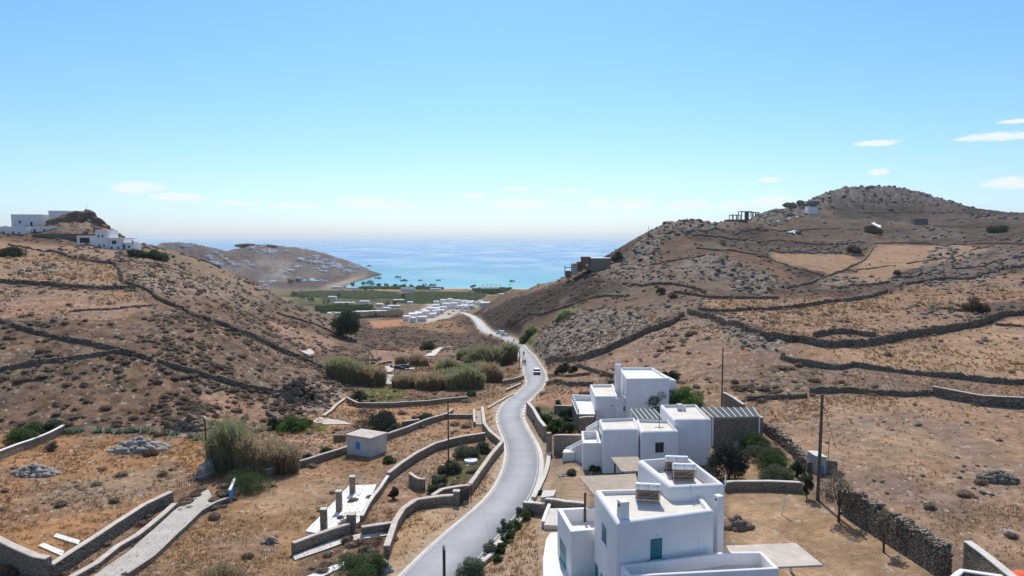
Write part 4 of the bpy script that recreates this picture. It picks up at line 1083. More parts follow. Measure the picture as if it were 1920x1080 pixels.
# --- house B
hB = empty('white_house', (13, 73, 75.4), 'white house of three rounded blocks in the middle with one small window', 'house')
bl = [A(1131, 806, 80), A(1199, 805, 80), A(1191, 782, 80), A(1122, 785, 80)]
bm_ = [A(1202, 810, 79.9), A(1274, 808, 79.9), A(1254, 787, 79.9), A(1192, 785, 79.9)]
br = [A(1264, 787, 80.7), A(1335, 786, 80.7), A(1306, 757, 80.7), A(1237, 758, 80.7)]
parapet_block(hB, bl, 74.6, 80, 79.7, t=.3, rnd=.28, corner=.3)
parapet_block(hB, [bm_[0], bm_[1], bm_[2], bm_[3]], 74.6, 79.9, 79.6, t=.3, rnd=.28, corner=.3)
parapet_block(hB, br, 74.6, 80.7, 80.4, t=.3, rnd=.28, corner=.3)
s0, z1_ = along(bm_[0], bm_[1], 1230, 831); s1, z0_ = along(bm_[0], bm_[1], 1243, 847); glasswin(hB, bm_[0], bm_[1], s0, s1, z0_, z1_)
tl = [A(1093, 831, 78.2), (bl[0][0] + .05, A(1093, 831, 78.2)[1] + .1), (bl[3][0] + .1, A(1090, 808, 78.2)[1] + .2), A(1090, 808, 78.2)]
parapet_block(hB, tl, 74.6, 78.2, 77.4, t=.22, rnd=.05, corner=.08, roof='pale_roof', name='terrace_wall', roofname='terrace_floor')
mb = MB(); q = A(1274, 764, 80.7)
mb.box((q[0], q[1], 80.75), (.55, .5, .7)); mb.box((q[0] + .5, q[1] - .2, 80.7), (.3, .3, .6)); mb.build('roof_vent', 'steel', hB)
mb = MB(); q = A(1236, 802, 79.6); mb.tube([(q[0], q[1], 79.6), (q[0], q[1], 80.9)], .035, 5); mb.tube([(q[0] - .5, q[1], 79.66), (q[0] + .5, q[1], 79.66)], .03, 5); mb.build('roof_mast', 'pole_wood', hB)
s0, z1_ = along(bl[3], bl[0], 1124, 806); s1, z0_ = along(bl[3], bl[0], 1128, 833); shutter(hB, bl[3], bl[0], s0, s1, z0_ + .3, z1_)

def slat_roof(label, c4, z, n_, base_z, posts=True, mat='steel', under='dark_void'):
    P4 = [np.array(A(u, v, z)) for u, v in c4]; x = sum(p_[0] for p_ in P4) / 4; y = sum(p_[1] for p_ in P4) / 4
    root = empty('slatted_pergola', (x, y, base_z), label, 'pergola', 'slatted pergolas with pale beams')
    sl_ = MB(); p0, p1, p2, p3 = P4
    for k_ in range(n_ * 5):
        a_ = k_ / (n_ * 5); b_ = a_ + .55 / (n_ * 5)
        q = [(1 - a_) * p0 + a_ * p3, (1 - a_) * p1 + a_ * p2, (1 - b_) * p1 + b_ * p2, (1 - b_) * p0 + b_ * p3]
        sl_.prism(ccw([tuple(t_) for t_ in q]), z - .05, z - .005)
    sl_.build('slats', 'grey_frame', root)
    for k_ in range(n_):
        a_ = k_ / (n_ - 1); q0 = (1 - a_) * p0 + a_ * p1; q1 = (1 - a_) * p3 + a_ * p2
        MB().tube([(q0[0], q0[1], z + .03), (q1[0], q1[1], z + .03)], .05, 4).build('beam', 'white_paint', root)
    if posts:
        for q in (p0, p1, p2, p3): MB().box((q[0], q[1], (z + base_z) / 2 - .03), (.14, .14, z - base_z - .06)).build('post', 'whitewash', root)
    return root
slat_roof('slatted pergola with pale beams tucked behind the middle white house', [(1197, 786), (1244, 786), (1226, 767), (1183, 767)], 79.3, 6, 75.2)
slat_roof('long slatted pergola with pale beams over the stone outbuilding', [(1337, 783), (1424, 781), (1412, 764), (1316, 764)], 79.3, 9, 76.0)
# stone outbuilding
so_ = empty('stone_outbuilding', (27, 80, 75.8), 'brown stone outbuilding wall right of the middle white house', 'outbuilding')
s0_ = A(1336, 784, 79.1); s1_ = A(1431, 783, 79.1); cp1 = (s1_[0] - .6, s1_[1] + .5)
MB().prism(ccw([s0_, s1_, (s1_[0], s1_[1] + .5), (s0_[0], s0_[1] + .5)]), 75, 79.05).build('wall', 'built_stone', so_)
MB().prism(ccw([(s1_[0] - .5, s1_[1] + .502), (s1_[0], s1_[1] + .502), (s1_[0] + .3, s1_[1] + 4.5), (s1_[0] - .2, s1_[1] + 4.5)]), 75, 79.04).build('wall', 'built_stone', so_)
MB().prism(ccw([(s0_[0], s0_[1] - .04), (s1_[0] + .04, s1_[1] - .04), (s1_[0] + .04, s1_[1] + .54), (s0_[0], s0_[1] + .54)]), 79.052, 79.14).build('coping', 'cap_render', so_)
# things stored against it
q = G(1351, 832)
def drum(x, y, z, r, h, mat, label, group=None):
    mb = MB(); mb.tube([(x, y, z), (x, y, z + h * .05), (x, y, z + h * .92), (x, y, z + h)], [r * .96, r, r, r * .6], 14); mb.tube([(x, y, z + h), (x, y, z + h + .08)], r * .25, 8)
    o = empty('gas_bottle', (x, y, z), label, 'gas bottle', group); mb.build('body', mat, o)
    return o
drum(q[0] - .5, q[1] + 1.6, H(q[0] - .5, q[1] + 1.6), .28, 1.5, 'white_paint', 'left white gas bottle against the stone outbuilding', 'gas bottles by the outbuilding')
drum(q[0] + .4, q[1] + 1.6, H(q[0] + .4, q[1] + 1.6), .28, 1.5, 'white_paint', 'right white gas bottle against the stone outbuilding', 'gas bottles by the outbuilding')
drum(q[0] - .1, q[1] + .7, H(q[0] - .1, q[1] + .7), .3, .8, 'blue_paint', 'blue drum standing in front of the white gas bottles')
P4 = [A(u, v, 76.25) for u, v in ((1361, 838), (1398, 838), (1388, 826), (1358, 828))]
tag(MB().prism(ccw(P4), 75.4, 76.3).build('paved_pad', 'concrete'), 'grey paved pad at the foot of the stone outbuilding', 'pavement slab')

# --- house C
hC = empty('white_house', (17.5, 95, 75), 'farthest white foreground house with tall chimney and stepped roof', 'house')
zc = 81.3
cm_ = [A(1175, 710, zc), A(1256, 709, zc), A(1224, 689, zc), A(1161, 689, zc)]
parapet_block(hC, cm_, 74, zc, zc - .3, t=.3, rnd=.12, roof='pale_roof')
c2_ = [(cm_[1][0] + .02, cm_[1][1] + .03), A(1269, 714, 80.6), A(1242, 700, 80.9), (cm_[2][0] + .3, cm_[2][1] - 1.4)]
parapet_block(hC, [A(1250, 712, 80.7), A(1269, 713, 80.7), A(1240, 699, 80.7), A(1225, 699, 80.7)], 74, 80.7, 80.4, t=.25, rnd=.1, roof='pale_roof')
cl_ = [A(1116, 743, 78.7), A(1158, 743, 78.7), A(1150, 720, 78.7), A(1106, 721, 78.7)]
parapet_block(hC, cl_, 74, 78.7, 78.35, t=.3, rnd=.12)
cm2 = [A(1153, 747, 78.5), A(1175, 746, 78.5), (cm_[0][0] + .2, cm_[0][1] + 2.4), (cl_[1][0] - .1, cm_[0][1] + 2.4)]
parapet_block(hC, cm2, 74, 78.5, 78.2, t=.2, rnd=.08)
chm = A(1158, 700, zc); o = chimney(hC, (chm[0] + .1, chm[1] + .3), .8, .8, 78, 82.5, 0.0, flue=False)
mb = MB()
for dx in (-.28, 0, .28): mb.box((chm[0] + .1 + dx, chm[1] + .3, 82.6), (.14, .14, .3))
mb.build('chimney_pot', 'whitewash', o)
s0, z1_ = along(cl_[0], cl_[1], 1133, 755); s1, z0_ = along(cl_[0], cl_[1], 1152, 779); 
fr = MB().prism(ccw(on_face(cl_[0], cl_[1], s0, s1, 0, 0, .03, .05)), 75.2, z1_).build('door', 'white_paint', hC)
MB().prism(ccw(on_face(cl_[0], cl_[1], s0 + .95, s0 + 1.15, 0, 0, .06, .03)), z1_ - .5, z1_ - .35).build('door_vent', 'dark_void', fr)
s0, z1_ = along(cm2[0], cm2[1], 1169, 762); s1, z0_ = along(cm2[0], cm2[1], 1174, 770); glasswin(hC, cm2[0], cm2[1], s0, s1, z0_, z1_, 'white_paint')
# terrace left of house C with white balusters
zt2 = 76.7
tq = [A(1083, 776, zt2), A(1115, 776, zt2), A(1108, 751, zt2), A(1073, 750, zt2)]
tr = empty('roof_terrace', (tq[0][0], tq[0][1], 74), 'white roof terrace with balusters beside the farthest white house', 'terrace')
MB().prism(ccw(tq), 73.5, zt2 - .12).build('wall', 'built_stone', tr)
MB().prism(ccw(inset(ccw(tq), -.08)), zt2 - .118, zt2).build('terrace_floor', 'white_slab', tr)
p0 = np.array(tq[0]); p1 = np.array(tq[3])
for k_ in range(7):
    q = p0 + (p1 - p0) * k_ / 6; MB().box((q[0] + .1, q[1], zt2 + .36), (.18, .5, .7)).build('baluster', 'whitewash', tr)
MB().prism(ccw([(p1[0], p1[1]), (tq[2][0], tq[2][1]), (tq[2][0], tq[2][1] + .25), (p1[0], p1[1] + .25)]), zt2, zt2 + .75).build('parapet', 'whitewash', tr)
# outdoor steps rails by house B
for (u0, v0, za_, u1, v1, zb_, lab) in ((1061, 845, 75.6, 1093, 829, 77.7, 'lower'), (1100, 806, 77.6, 1121, 794, 78.6, 'upper')):
    a_ = A(u0, v0, za_); b__ = A(u1, v1, zb_)
    r_ = empty('stair', (a_[0], a_[1], 75), 'white outdoor stair rising to the %s terrace' % ('side' if lab == 'lower' else 'back'), 'stair')
    n_ = 8
    for k_ in range(n_):
        f0 = k_ / n_; x_ = a_[0] + (b__[0] - a_[0]) * (f0 + .5 / n_); y_ = a_[1] + (b__[1] - a_[1]) * f0; z_ = za_ + (zb_ - za_) * f0
        MB().box((x_, y_ + .5, (z_ + 74.6) / 2), (abs(b__[0] - a_[0]) / n_ - .01, .9, z_ - 74.6)).build('step', 'whitewash', r_)
    mb = MB(); mb.add([(a_[0], a_[1], za_ + .1), (b__[0], b__[1], zb_ + .1), (b__[0], b__[1] - .2, zb_ + .1), (a_[0], a_[1] - .2, za_ + .1), (a_[0], a_[1], za_ + .35), (b__[0], b__[1], zb_ + .35), (b__[0], b__[1] - .2, zb_ + .35), (a_[0], a_[1] - .2, za_ + .35)],
      [(0,1,2,3), (7,6,5,4), (0,4,5,1), (1,5,6,2), (2,6,7,3), (3,7,4,0)]); mb.build('stringer', 'whitewash', r_)
tag(MB().prism(ccw([A(u, v, 75.9) for u, v in ((1055, 850), (1079, 850), (1080, 843), (1058, 844))]), 74.8, 76.0).build('landing', 'white_slab'), 'small white landing slab at the foot of the stair', 'slab')

# --- white paved strip left of the nearest house
def sheet(pts, z, th_, mat, name, label, cat, structure=False, follow=False):
    P4 = [A(u, v, z) for u, v in pts] if not follow else [G(u, v)[:2] for u, v in pts]
    if follow:
        q = ccw([tuple(p_) for p_ in P4]); zz = [H(*p_) for p_ in q]; n_ = len(q)
        V = [(x, y, h_ + th_) for (x, y), h_ in zip(q, zz)] + [(x, y, h_ - .5) for (x, y), h_ in zip(q, zz)]
        F = [tuple(range(n_)), tuple(range(n_, 2 * n_))[::-1]] + [(i, n_ + i, n_ + (i + 1) % n_, (i + 1) % n_) for i in range(n_)]
        o = meshobj(name, V, F, mat)
    else: o = MB().prism(ccw(P4), z - .6, z + th_).build(name, mat)
    if structure: tag(o, label, kind='structure')
    else: tag(o, label, cat)
    return o
sheet([(1020, 1150), (1018, 1050), (1024, 1012), (1032, 1000), (1060, 998), (1090, 1150)], 76.05, .05, 'white_slab', 'path', 'white paved path beside the nearest house', 'path', True)
sheet([(1020, 985), (1031, 954), (1070, 954), (1070, 988)], 76.1, .05, 'pale_concrete', 'patio', 'pinkish patio slab', 'path', True)
sheet([(1014, 935), (1018, 922), (1043, 921), (1038, 932)], 75.9, .12, 'pale_concrete', 'concrete_slab', 'small pale concrete slab on the bare plot beside the road', 'slab')
# ------------------------------------------------------------------ field walls
LH = 'stone walls of the left hillside'; RH = 'stone walls of the right hillside'
RW = [ # points, height, width, label, group, ymin, ymax
 ([(-60,527),(0,530),(86,535),(135,540),(197,543),(255,543)],1.5,.8,'level dark stone wall across the upper left hillside below the tan terrace',LH,140,260),
 ([(15,458),(52,466),(88,473)],1.3,.7,'short stone wall just under the terrace of the left hilltop houses',LH,200,330),
 ([(88,472),(135,485),(176,492),(213,496),(223,507),(228,528),(249,537),(272,543),(290,558),(311,569)],1.5,.8,'stone wall winding down past the rocky crest of the left hill',LH,120,330),
 ([(311,569),(345,582),(389,603),(441,624),(480,637),(506,650),(532,663),(558,671),(594,687),(617,697)],1.7,.8,'long straight stone wall running down the left hillside into the gully',LH,100,260),
 ([(221,492),(260,494),(298,499),(330,507)],1.3,.7,'stone wall on the left crest just below the two dark bushes',LH,200,330),
 ([(130,585),(181,582),(233,578),(290,573)],.6,.5,'faint low stone row in the upper left scrub field',LH,100,220),
 ([(-40,595),(0,604),(34,615),(73,626),(104,634),(166,645),(228,660),(262,669),(286,676)],1.2,.7,'stone wall slanting across the left scrub slope above the junction',LH,80,180),
 ([(296,680),(324,689),(363,701),(405,711),(441,723),(480,732),(511,737),(532,742),(555,748)],1.2,.7,'stone wall continuing below a gap to the foot of the left slope',LH,80,180),
 ([(-60,702),(0,696),(39,688),(91,679),(156,671),(228,661)],1.0,.7,'stone wall coming in from the left edge to meet the slanting one',LH,80,160),
 ([(337,478),(376,488),(415,504)],1.4,.7,'stone wall on the right shoulder of the left hill crest',LH,200,360),
 ([(389,738),(425,728)],.5,.5,'short low stone row on the lower left scrub slope',LH,80,160),
 ([(519,588),(545,596),(591,609),(636,629),(661,640)],1.3,.7,'stone wall climbing over the back slope towards the lone dark tree',LH,180,400),
 ([(589,638),(612,663)],.8,.6,'short stone wall on the back slope above the reeds',LH,120,300),
 ([(661,676),(700,676)],.7,.6,'short level stone row behind the reeds',LH,150,330),
 ([(685,645),(708,656),(755,658)],.8,.6,'low stone wall bending across the soil beyond the reeds',LH,180,400),
 ([(685,646),(700,674)],.5,.5,'pale low stone row running down to the reeds',LH,150,400),
 ([(1025,682),(1060,680),(1090,676),(1130,664),(1180,641),(1219,622),(1253,612),(1281,594)],1.9,.9,'tall dark stone wall climbing right from the road past the rock outcrop',RH,100,240),
 ([(1290,587),(1336,601),(1385,615),(1440,638),(1492,640),(1544,651),(1606,650),(1673,639),(1738,628),(1790,619),(1850,606),(1881,594),(1960,584)],1.9,.9,'long dark retaining wall curving across the whole right hillside',RH,100,260),
 ([(1167,533),(1206,537),(1240,533),(1279,536),(1305,543),(1323,551)],1.6,.8,'arched stone wall above the long field on the right slope',RH,180,380),
 ([(1263,549),(1297,554),(1328,559),(1385,560),(1460,560)],1.6,.8,'stone wall directly under the arched wall, ending in a level run',RH,180,360),
 ([(960,604),(1012,591),(1064,576),(1103,561),(1141,555),(1180,556)],1.4,.8,'stone wall along the lower rim of the burnt dark slope',RH,180,420),
 ([(1310,583),(1349,586),(1401,582),(1440,582),(1492,577),(1557,568),(1608,563),(1663,548)],1.4,.8,'gently rising stone wall above the long retaining wall',RH,140,320),
 ([(1219,498),(1266,489),(1323,479)],1.3,.8,'stone wall through the rocks on the left flank of the right hill',RH,220,500),
 ([(1305,466),(1349,470),(1385,473),(1440,484)],1.6,.8,'stone wall under the yellow tank on the right hill',RH,240,560),
 ([(1245,440),(1323,437),(1385,436),(1440,432)],1.5,.8,'uppermost stone wall just under the first rocky crest',RH,260,650),
 ([(1297,442),(1349,445),(1385,451),(1440,453),(1492,455),(1570,459),(1621,455)],1.6,.8,'long stone wall below the crest of the right hill',RH,260,650),
 ([(1440,472),(1492,474),(1544,476),(1570,473),(1596,480),(1621,481)],1.6,.8,'stone wall along the top of the smooth tan field',RH,240,560),
 ([(1440,484),(1466,495),(1505,507),(1544,517)],1.3,.8,'thin stone wall slanting down the left rim of the tan field',RH,220,500),
 ([(1640,458),(1627,481),(1608,495),(1585,507),(1544,522),(1505,535),(1476,542)],1.5,.8,'zigzag stone wall between the two tan fields',RH,200,560),
 ([(1640,458),(1699,456),(1751,459),(1816,459),(1940,458)],1.8,.9,'level stone wall at the top right of the tan fields',RH,300,650),
 ([(1606,507),(1642,503),(1679,498)],1.0,.7,'short broken stone row in the right tan field',RH,220,500),
 ([(1699,495),(1725,491),(1751,486),(1798,481),(1819,471),(1865,458)],1.3,.8,'stone wall rising to the right edge of the upper fields',RH,220,600),
 ([(1673,521),(1712,520),(1751,507),(1803,504),(1865,491),(1940,478)],1.8,.9,'dark terrace wall right of the dry thorn bush row',RH,200,500),
 ([(1699,534),(1769,525),(1829,522),(1881,504),(1940,496)],1.8,.9,'lower dark terrace wall on the far right slope',RH,180,460),
 ([(1570,541),(1621,535),(1668,529)],1.1,.7,'stone row under the zigzag wall on the right hill',RH,180,420),
 ([(1400,429),(1440,430),(1515,431),(1600,430),(1622,429)],1.2,.8,'thin stone wall high on the right hill near the white track',RH,330,800),
 ([(1608,399),(1673,399),(1725,397),(1803,399),(1855,403)],1.6,.9,'stone wall crossing under the summit of the right hill',RH,500,1100),
 ([(1751,424),(1829,425),(1940,426)],1.4,.9,'stone wall on the far right shoulder below the summit',RH,380,900),
 ([(1525,633),(1557,626),(1596,626),(1642,633)],1.3,.7,'short arched stone wall in the scrub above the retaining wall',RH,110,240),
 ([(1464,672),(1505,684),(1570,693),(1601,687),(1634,692),(1686,699),(1751,706),(1803,711),(1855,718),(1960,722)],1.3,.8,'rough stone wall along the lower edge of the long tan field',RH,85,170),
 ([(1400,750),(1440,748),(1471,748),(1512,745)],.9,.7,'tumbled low stone wall behind the tall wooden pole',RH,75,150),
 ([(1518,737),(1570,735),(1647,740),(1699,743),(1749,741)],1.3,.8,'stone wall above the large stony field on the right',RH,75,150),
 ([(1746,580),(1819,584)],1.2,.7,'short stone wall left of the dry thorn thicket',RH,120,300),
 ([(1865,610),(1940,614)],1.0,.7,'short stone wall at the right edge of the long field',RH,110,260),
 ([(1080,688),(1110,697),(1148,708)],1.2,.7,'stone wall dropping right of the road towards the farthest house',RH,100,240),
 ([(1025,722),(1070,724),(1110,724)],1.2,.7,'dark stone wall left of the farthest house beside the road bend',RH,90,220),
 ([(1028,706),(1065,707),(1106,703)],.8,.6,'low stone wall between two small plots right of the road',RH,90,240),
 ([(545,738),(575,745),(600,748)],1.0,.6,'tumbled stone wall at the rocky foot of the left slope',LH,80,190),
 ([(500,775),(522,792),(506,808)],1.0,.6,'broken stone wall beside the green bushes in the valley',LH,70,150),
]
for pts, h, w, lab, g_, a_, b_ in RW:
    rough_wall(pts, h * (.72 if 'retaining' in lab or 'tall dark' in lab else .60 if b_ < 270 else .5), w * (.55 if b_ < 270 else .45), lab, g_, a_, b_, stones=1 if a_ < 200 else 0)
rough_wall([(1429,806),(1460,828),(1490,852),(1520,885)], 1.0, .6, 'rough stone wall behind the hedge right of the middle house', 'drystone walls around the white houses', stones=1.6)
rough_wall([(1585,962),(1630,990),(1673,1018),(1720,1047),(1772,1082)], 2.1, .8, 'tall rough stone wall with leafy foot at the lower right', 'drystone walls around the white houses', stones=2.6)
CW = [
 ([(-60,884),(0,862),(44,845),(119,812)],1.1,.35,'white topped wall at the left edge beside the green bushes','built_stone','white_slab'),
 ([(-60,1020),(0,1052),(39,1072),(70,1086),(93,1090)],1.8,.5,'capped stone wall across the lower left corner','built_stone','cap_render'),
 ([(96,1088),(156,1047),(220,1003),(272,968),(322,944)],1.2,.45,'high capped stone wall left of the concrete lane','dry_stone','cap_render'),
 ([(130,1095),(181,1066),(220,1034),(259,1011),(327,953)],.5,.45,'low stone kerb terrace between lane and high wall','dry_stone','cap_render'),
 ([(238,1086),(285,1054),(350,992),(376,966),(404,950),(430,941)],.5,.22,'low kerb wall along the right side of the concrete lane','built_stone','concrete'),
 ([(431,941),(437,927),(440,918)],1.2,.2,'blue ended gate wall at the top of the concrete lane','blue_paint','white_slab'),
 ([(500,894),(544,883),(596,867),(647,851),(689,838),(726,825),(765,811),(804,795),(838,785),(848,777)],.9,.35,'long thin wall passing right beside the small shed','built_stone','concrete'),
 ([(838,785),(862,785),(887,785)],.7,.35,'short level wall between the long wall and the steps','built_stone','concrete'),
 ([(728,903),(751,884),(777,866),(816,845),(844,837),(909,825)],1.0,.4,'curved capped wall climbing from the patio to the road','built_stone','cap_render'),
 ([(728,903),(714,925),(699,944),(690,958),(678,982)],.75,.3,'smooth wall along the right edge of the white patio','built_stone','pale_concrete'),
 ([(549,1040),(582,1027),(621,1013),(655,1002)],1.0,.35,'curved front wall below the white patio','built_stone','cap_render'),
 ([(678,1004),(738,995)],.8,.4,'short capped wall between patio and road wall','built_stone','cap_render'),
 ([(725,1044),(741,995),(756,970),(780,953),(813,948),(852,945)],.9,.45,'capped wall bending round the dry verge of the road','built_stone','cap_render'),
 ([(811,945),(829,933),(860,927),(881,925)],.9,.4,'short capped wall beside the dark gate near the road','built_stone','cap_render'),
 ([(881,925),(900,897),(920,868),(942,842)],1.0,.4,'straight capped wall rising along the left side of the road','built_stone','cap_render'),
 ([(942,842),(930,831),(920,822),(908,806),(904,774)],1.0,.4,'capped wall turning back from the road to the steps','built_stone','cap_render'),
 ([(915,768),(937,754),(962,740)],.35,.25,'thin pale kerb wall following the inside of the road bend','concrete','pale_concrete'),
 ([(889,775),(889,788),(890,800)],.7,.3,'short wall on the left side of the steps','built_stone','cap_render'),
 ([(651,753),(672,764),(739,764),(804,760),(877,752)],.9,.35,'level wall across the orange field below the reeds','built_stone','concrete'),
 ([(607,783),(646,750)],.4,.5,'straight low pale wall leading down to the tan platform','built_stone','cap_render'),
 ([(755,801),(786,797)],.9,.35,'short dark wall right of the slate green bushes','built_stone','cap_render'),
 ([(711,685),(734,681)],.8,.3,'short pale wall beside the scrap heap','built_stone','pale_concrete'),
 ([(942,722),(968,716),(982,711)],1.0,.3,'dark wall above the small green culvert by the road','built_stone','concrete'),
 ([(949,735),(966,727),(976,722)],.5,.25,'small kerb wall at the entrance below the culvert','built_stone','pale_concrete'),
 ([(989,775),(1000,789),(1012,812),(1022,826)],1.9,.4,'high dark wall dropping beside the road opposite the shrubs','built_stone','pale_concrete'),
 ([(1026,851),(1033,851)],2.6,.4,'square stone gate pillar wall left of the red gate','built_stone','cap_render'),
 ([(1040,851),(1066,851),(1092,851)],2.3,.4,'brown stone courtyard wall left of the middle house','built_stone','cap_render'),
 ([(1030,853),(1027,875),(1022,893),(1012,915),(1000,938)],.35,.4,'pale kerb along the bare plot right of the road','concrete','pale_concrete'),
 ([(982,962),(1000,964),(1019,966)],1.1,.35,'short grey wall between the oleanders and the bare plot','built_stone','pale_concrete'),
 ([(1024,954),(1060,959),(1096,963)],1.0,.35,'pale capped wall left of the nearest house terrace','built_stone','pale_concrete'),
 ([(1018,990),(1024,972),(1031,955)],.6,.25,'low white wall beside the pinkish patio slab','concrete','white_slab'),
 ([(1358,921),(1378,919),(1440,919),(1504,922)],.95,.35,'straight plastered wall behind the nearest house garden','built_stone','pale_concrete'),
 ([(1357,760),(1375,770),(1394,784)],1.9,.3,'plain garden wall rising behind the long slatted pergola','built_stone','pale_concrete'),
 ([(1812,1066),(1845,1092),(1899,1140)],2.0,.5,'grey wall with broad pale cap at the lower right corner','built_stone','pale_concrete'),
 ([(1749,742),(1795,751),(1839,760),(1875,762),(1912,764),(1960,764)],1.4,.35,'straight capped wall at the right end of the stony field','far_stone','cap_render'),
 ([(1086,815),(1100,813),(1114,813)],2.3,.35,'dark stone wall under the balustraded terrace','built_stone','cap_render'),
 ([(1040,775),(1060,776),(1084,777)],1.3,.3,'dark garden wall at the top of the shrubby yard','built_stone','cap_render'),
]
for pts, h, w, lab, bm2, cm3 in CW:
    capped_wall(pts, h, w, lab, 'capped garden and road walls', body=bm2, cap=cm3)
q0 = at(1760, 1100, 78.6); q1 = at(1803, 1068, 78.6); q2 = at(1880, 1084, 78.6); q3 = at(1930, 1092, 78.6)
capped_wall([q0, q1, q2, q3], 1.7, .32, 'bent white topped wall in the lower right corner', 'capped garden and road walls', body='built_stone', cap='white_slab', world_=True)

# ------------------------------------------------------------------ paved strips, slabs, patio
def slab(pts, mat, name, label, cat, th_=.06, structure=False):
    W = [G(u, v) for u, v in pts]
    P_ = ccw([w_[:2] for w_ in W]); d_ = {}
    # drape: subdivide fan from centre
    n_ = len(P_); ring = []
    for i in range(n_):
        a_ = np.array(P_[i]); b_ = np.array(P_[(i + 1) % n_]); k_ = max(1, int(np.linalg.norm(b_ - a_) / 1.2))
        ring += [tuple(a_ + (b_ - a_) * t_ / k_) for t_ in range(k_)]
    c_ = np.mean(np.array(P_), 0); n_ = len(ring); V = []
    for f in (1, .66, .33): V += [(c_[0] + (x - c_[0]) * f, c_[1] + (y - c_[1]) * f) for x, y in ring]
    V.append(tuple(c_)); z_ = Hs([v_[0] for v_ in V], [v_[1] for v_ in V]) + th_ + .05
    V3 = [(x, y, z) for (x, y), z in zip(V, z_)] + [(ring[i][0], ring[i][1], z_[i] - .5) for i in range(n_)]
    F = []
    for k_ in range(2):
        for i in range(n_): j = (i + 1) % n_; F.append((k_ * n_ + i, k_ * n_ + j, (k_ + 1) * n_ + j, (k_ + 1) * n_ + i))
    for i in range(n_): j = (i + 1) % n_; F.append((2 * n_ + i, 2 * n_ + j, 3 * n_)); F.append((3 * n_ + 1 + i, 3 * n_ + 1 + j, j, i))
    o = meshobj(name, V3, F, mat)
    tag(o, label, None if structure else cat, kind='structure' if structure else None); return o
def ribbon(Lp, Rp, mat, name, label, dz=.06, ns=24):
    A_ = resample(np.array([G(*p_) for p_ in Lp]), .5); B_ = resample(np.array([G(*p_) for p_ in Rp]), .5)
    t_ = np.linspace(0, 1, ns); ia = lambda P_: np.stack([np.interp(t_ * (len(P_) - 1), np.arange(len(P_)), P_[:, j]) for j in range(3)], 1)
    a_, b_ = ia(A_), ia(B_); V = []; k_ = 5
    for i in range(ns):
        for j in range(k_):
            p_ = a_[i] + (b_[i] - a_[i]) * j / (k_ - 1); V.append([p_[0], p_[1], H(p_[0], p_[1]) + dz + .06])
    F = [(i * k_ + j, (i + 1) * k_ + j, (i + 1) * k_ + j + 1, i * k_ + j + 1) for i in range(ns - 1) for j in range(k_ - 1)]
    m_ = ns * k_; V += [[x, y, z - .4] for x, y, z in V]
    for i in range(ns - 1): F.append((i * k_, (i + 1) * k_, (i + 1) * k_ + m_, i * k_ + m_)); F.append((i * k_ + k_ - 1, (i + 1) * k_ + k_ - 1, (i + 1) * k_ + k_ - 1 + m_, i * k_ + k_ - 1 + m_))
    o = meshobj(name, V, F, mat); tag(o, label, kind='structure'); return o
ribbon([(150,1100),(179,1080),(246,1033),(324,961),(394,917)], [(205,1105),(241,1082),(311,1030),(368,971),(404,944)], 'concrete', 'lane', 'concrete lane')
slab([(573,998),(655,912),(706,910),(692,945),(674,980),(655,992),(606,1004)], 'white_slab', 'patio', 'white patio slab carrying three stone pillars', 'patio')
slab([(553,1052),(549,1044),(621,1016),(673,1003),(738,998),(738,1004),(673,1010),(621,1024)], 'pale_concrete', 'kerb', 'pale curved kerb below the patio front wall', 'kerb')
slab([(580,1095),(575,1083),(645,1055),(650,1062)], 'white_slab', 'kerb', 'white kerb strip at the bottom edge beside the green bush', 'kerb')
slab([(100,1008),(106,1002),(150,1015),(147,1023)], 'white_slab', 'trough', 'right white concrete trough in the lower left plot', 'trough')
slab([(72,1025),(82,1020),(121,1036),(115,1044)], 'white_slab', 'trough', 'left white concrete trough in the lower left plot', 'trough')
slab([(584,792),(598,783),(641,790),(661,797),(610,797)], 'cap_render', 'platform', 'tan stone platform below the straight low wall', 'platform')
slab([(796,668),(808,664),(842,650),(860,648),(855,651),(815,668)], 'pale_concrete', 'slab', 'long pale slab beyond the reeds', 'slab', .15)
slab([(720,700),(722,690),(738,686),(740,692),(733,700)], 'pale_concrete', 'slab', 'grey concrete slab left of the scrap heap', 'slab', .4)
slab([(716,714),(718,704),(738,704),(735,722),(722,722)], 'concrete', 'slab', 'larger grey slab below the scrap heap', 'slab', .2)
slab([(560,665),(580,661),(590,668),(578,674)], 'cap_render', 'roof_slab', 'small tan roof slab beside the long straight wall', 'slab', 1.2)
for k_, (u, v) in enumerate(((607.5, 996), (636, 960), (661, 927))):
    x, y, z = G(u, v); hp = (45, 42, 36)[k_] * y / FPX
    r_ = empty('stone_pillar', (x, y, z), ['nearest', 'middle', 'farthest'][k_] + ' of the three square stone pillars on the white patio', 'pillar', 'pillars on the patio')
    MB().box((x, y, z + hp / 2 - .15), (.5, .5, hp + .3 - .06)).build('shaft', 'built_stone', r_)
    MB().box((x, y, z + hp - .02), (.56, .56, .08)).build('cap', 'pale_concrete', r_)
x, y, z = G(659, 996); r_ = empty('stone_pillar', (x, y, z), 'short stone pillar where the patio walls meet', 'pillar')
MB().box((x, y, z + .7), (.7, .6, 1.6)).build('shaft', 'built_stone', r_); MB().box((x, y, z + 1.53), (.78, .68, .08)).build('cap', 'cap_render', r_)
x, y, z = G(856, 946); r_ = empty('stone_pillar', (x, y, z), 'capped stone pillar left of the dark road gate', 'pillar')
MB().box((x, y, z + .6), (.55, .55, 1.4)).build('shaft', 'built_stone', r_); MB().box((x, y, z + 1.33), (.63, .63, .08)).build('cap', 'cap_render', r_)
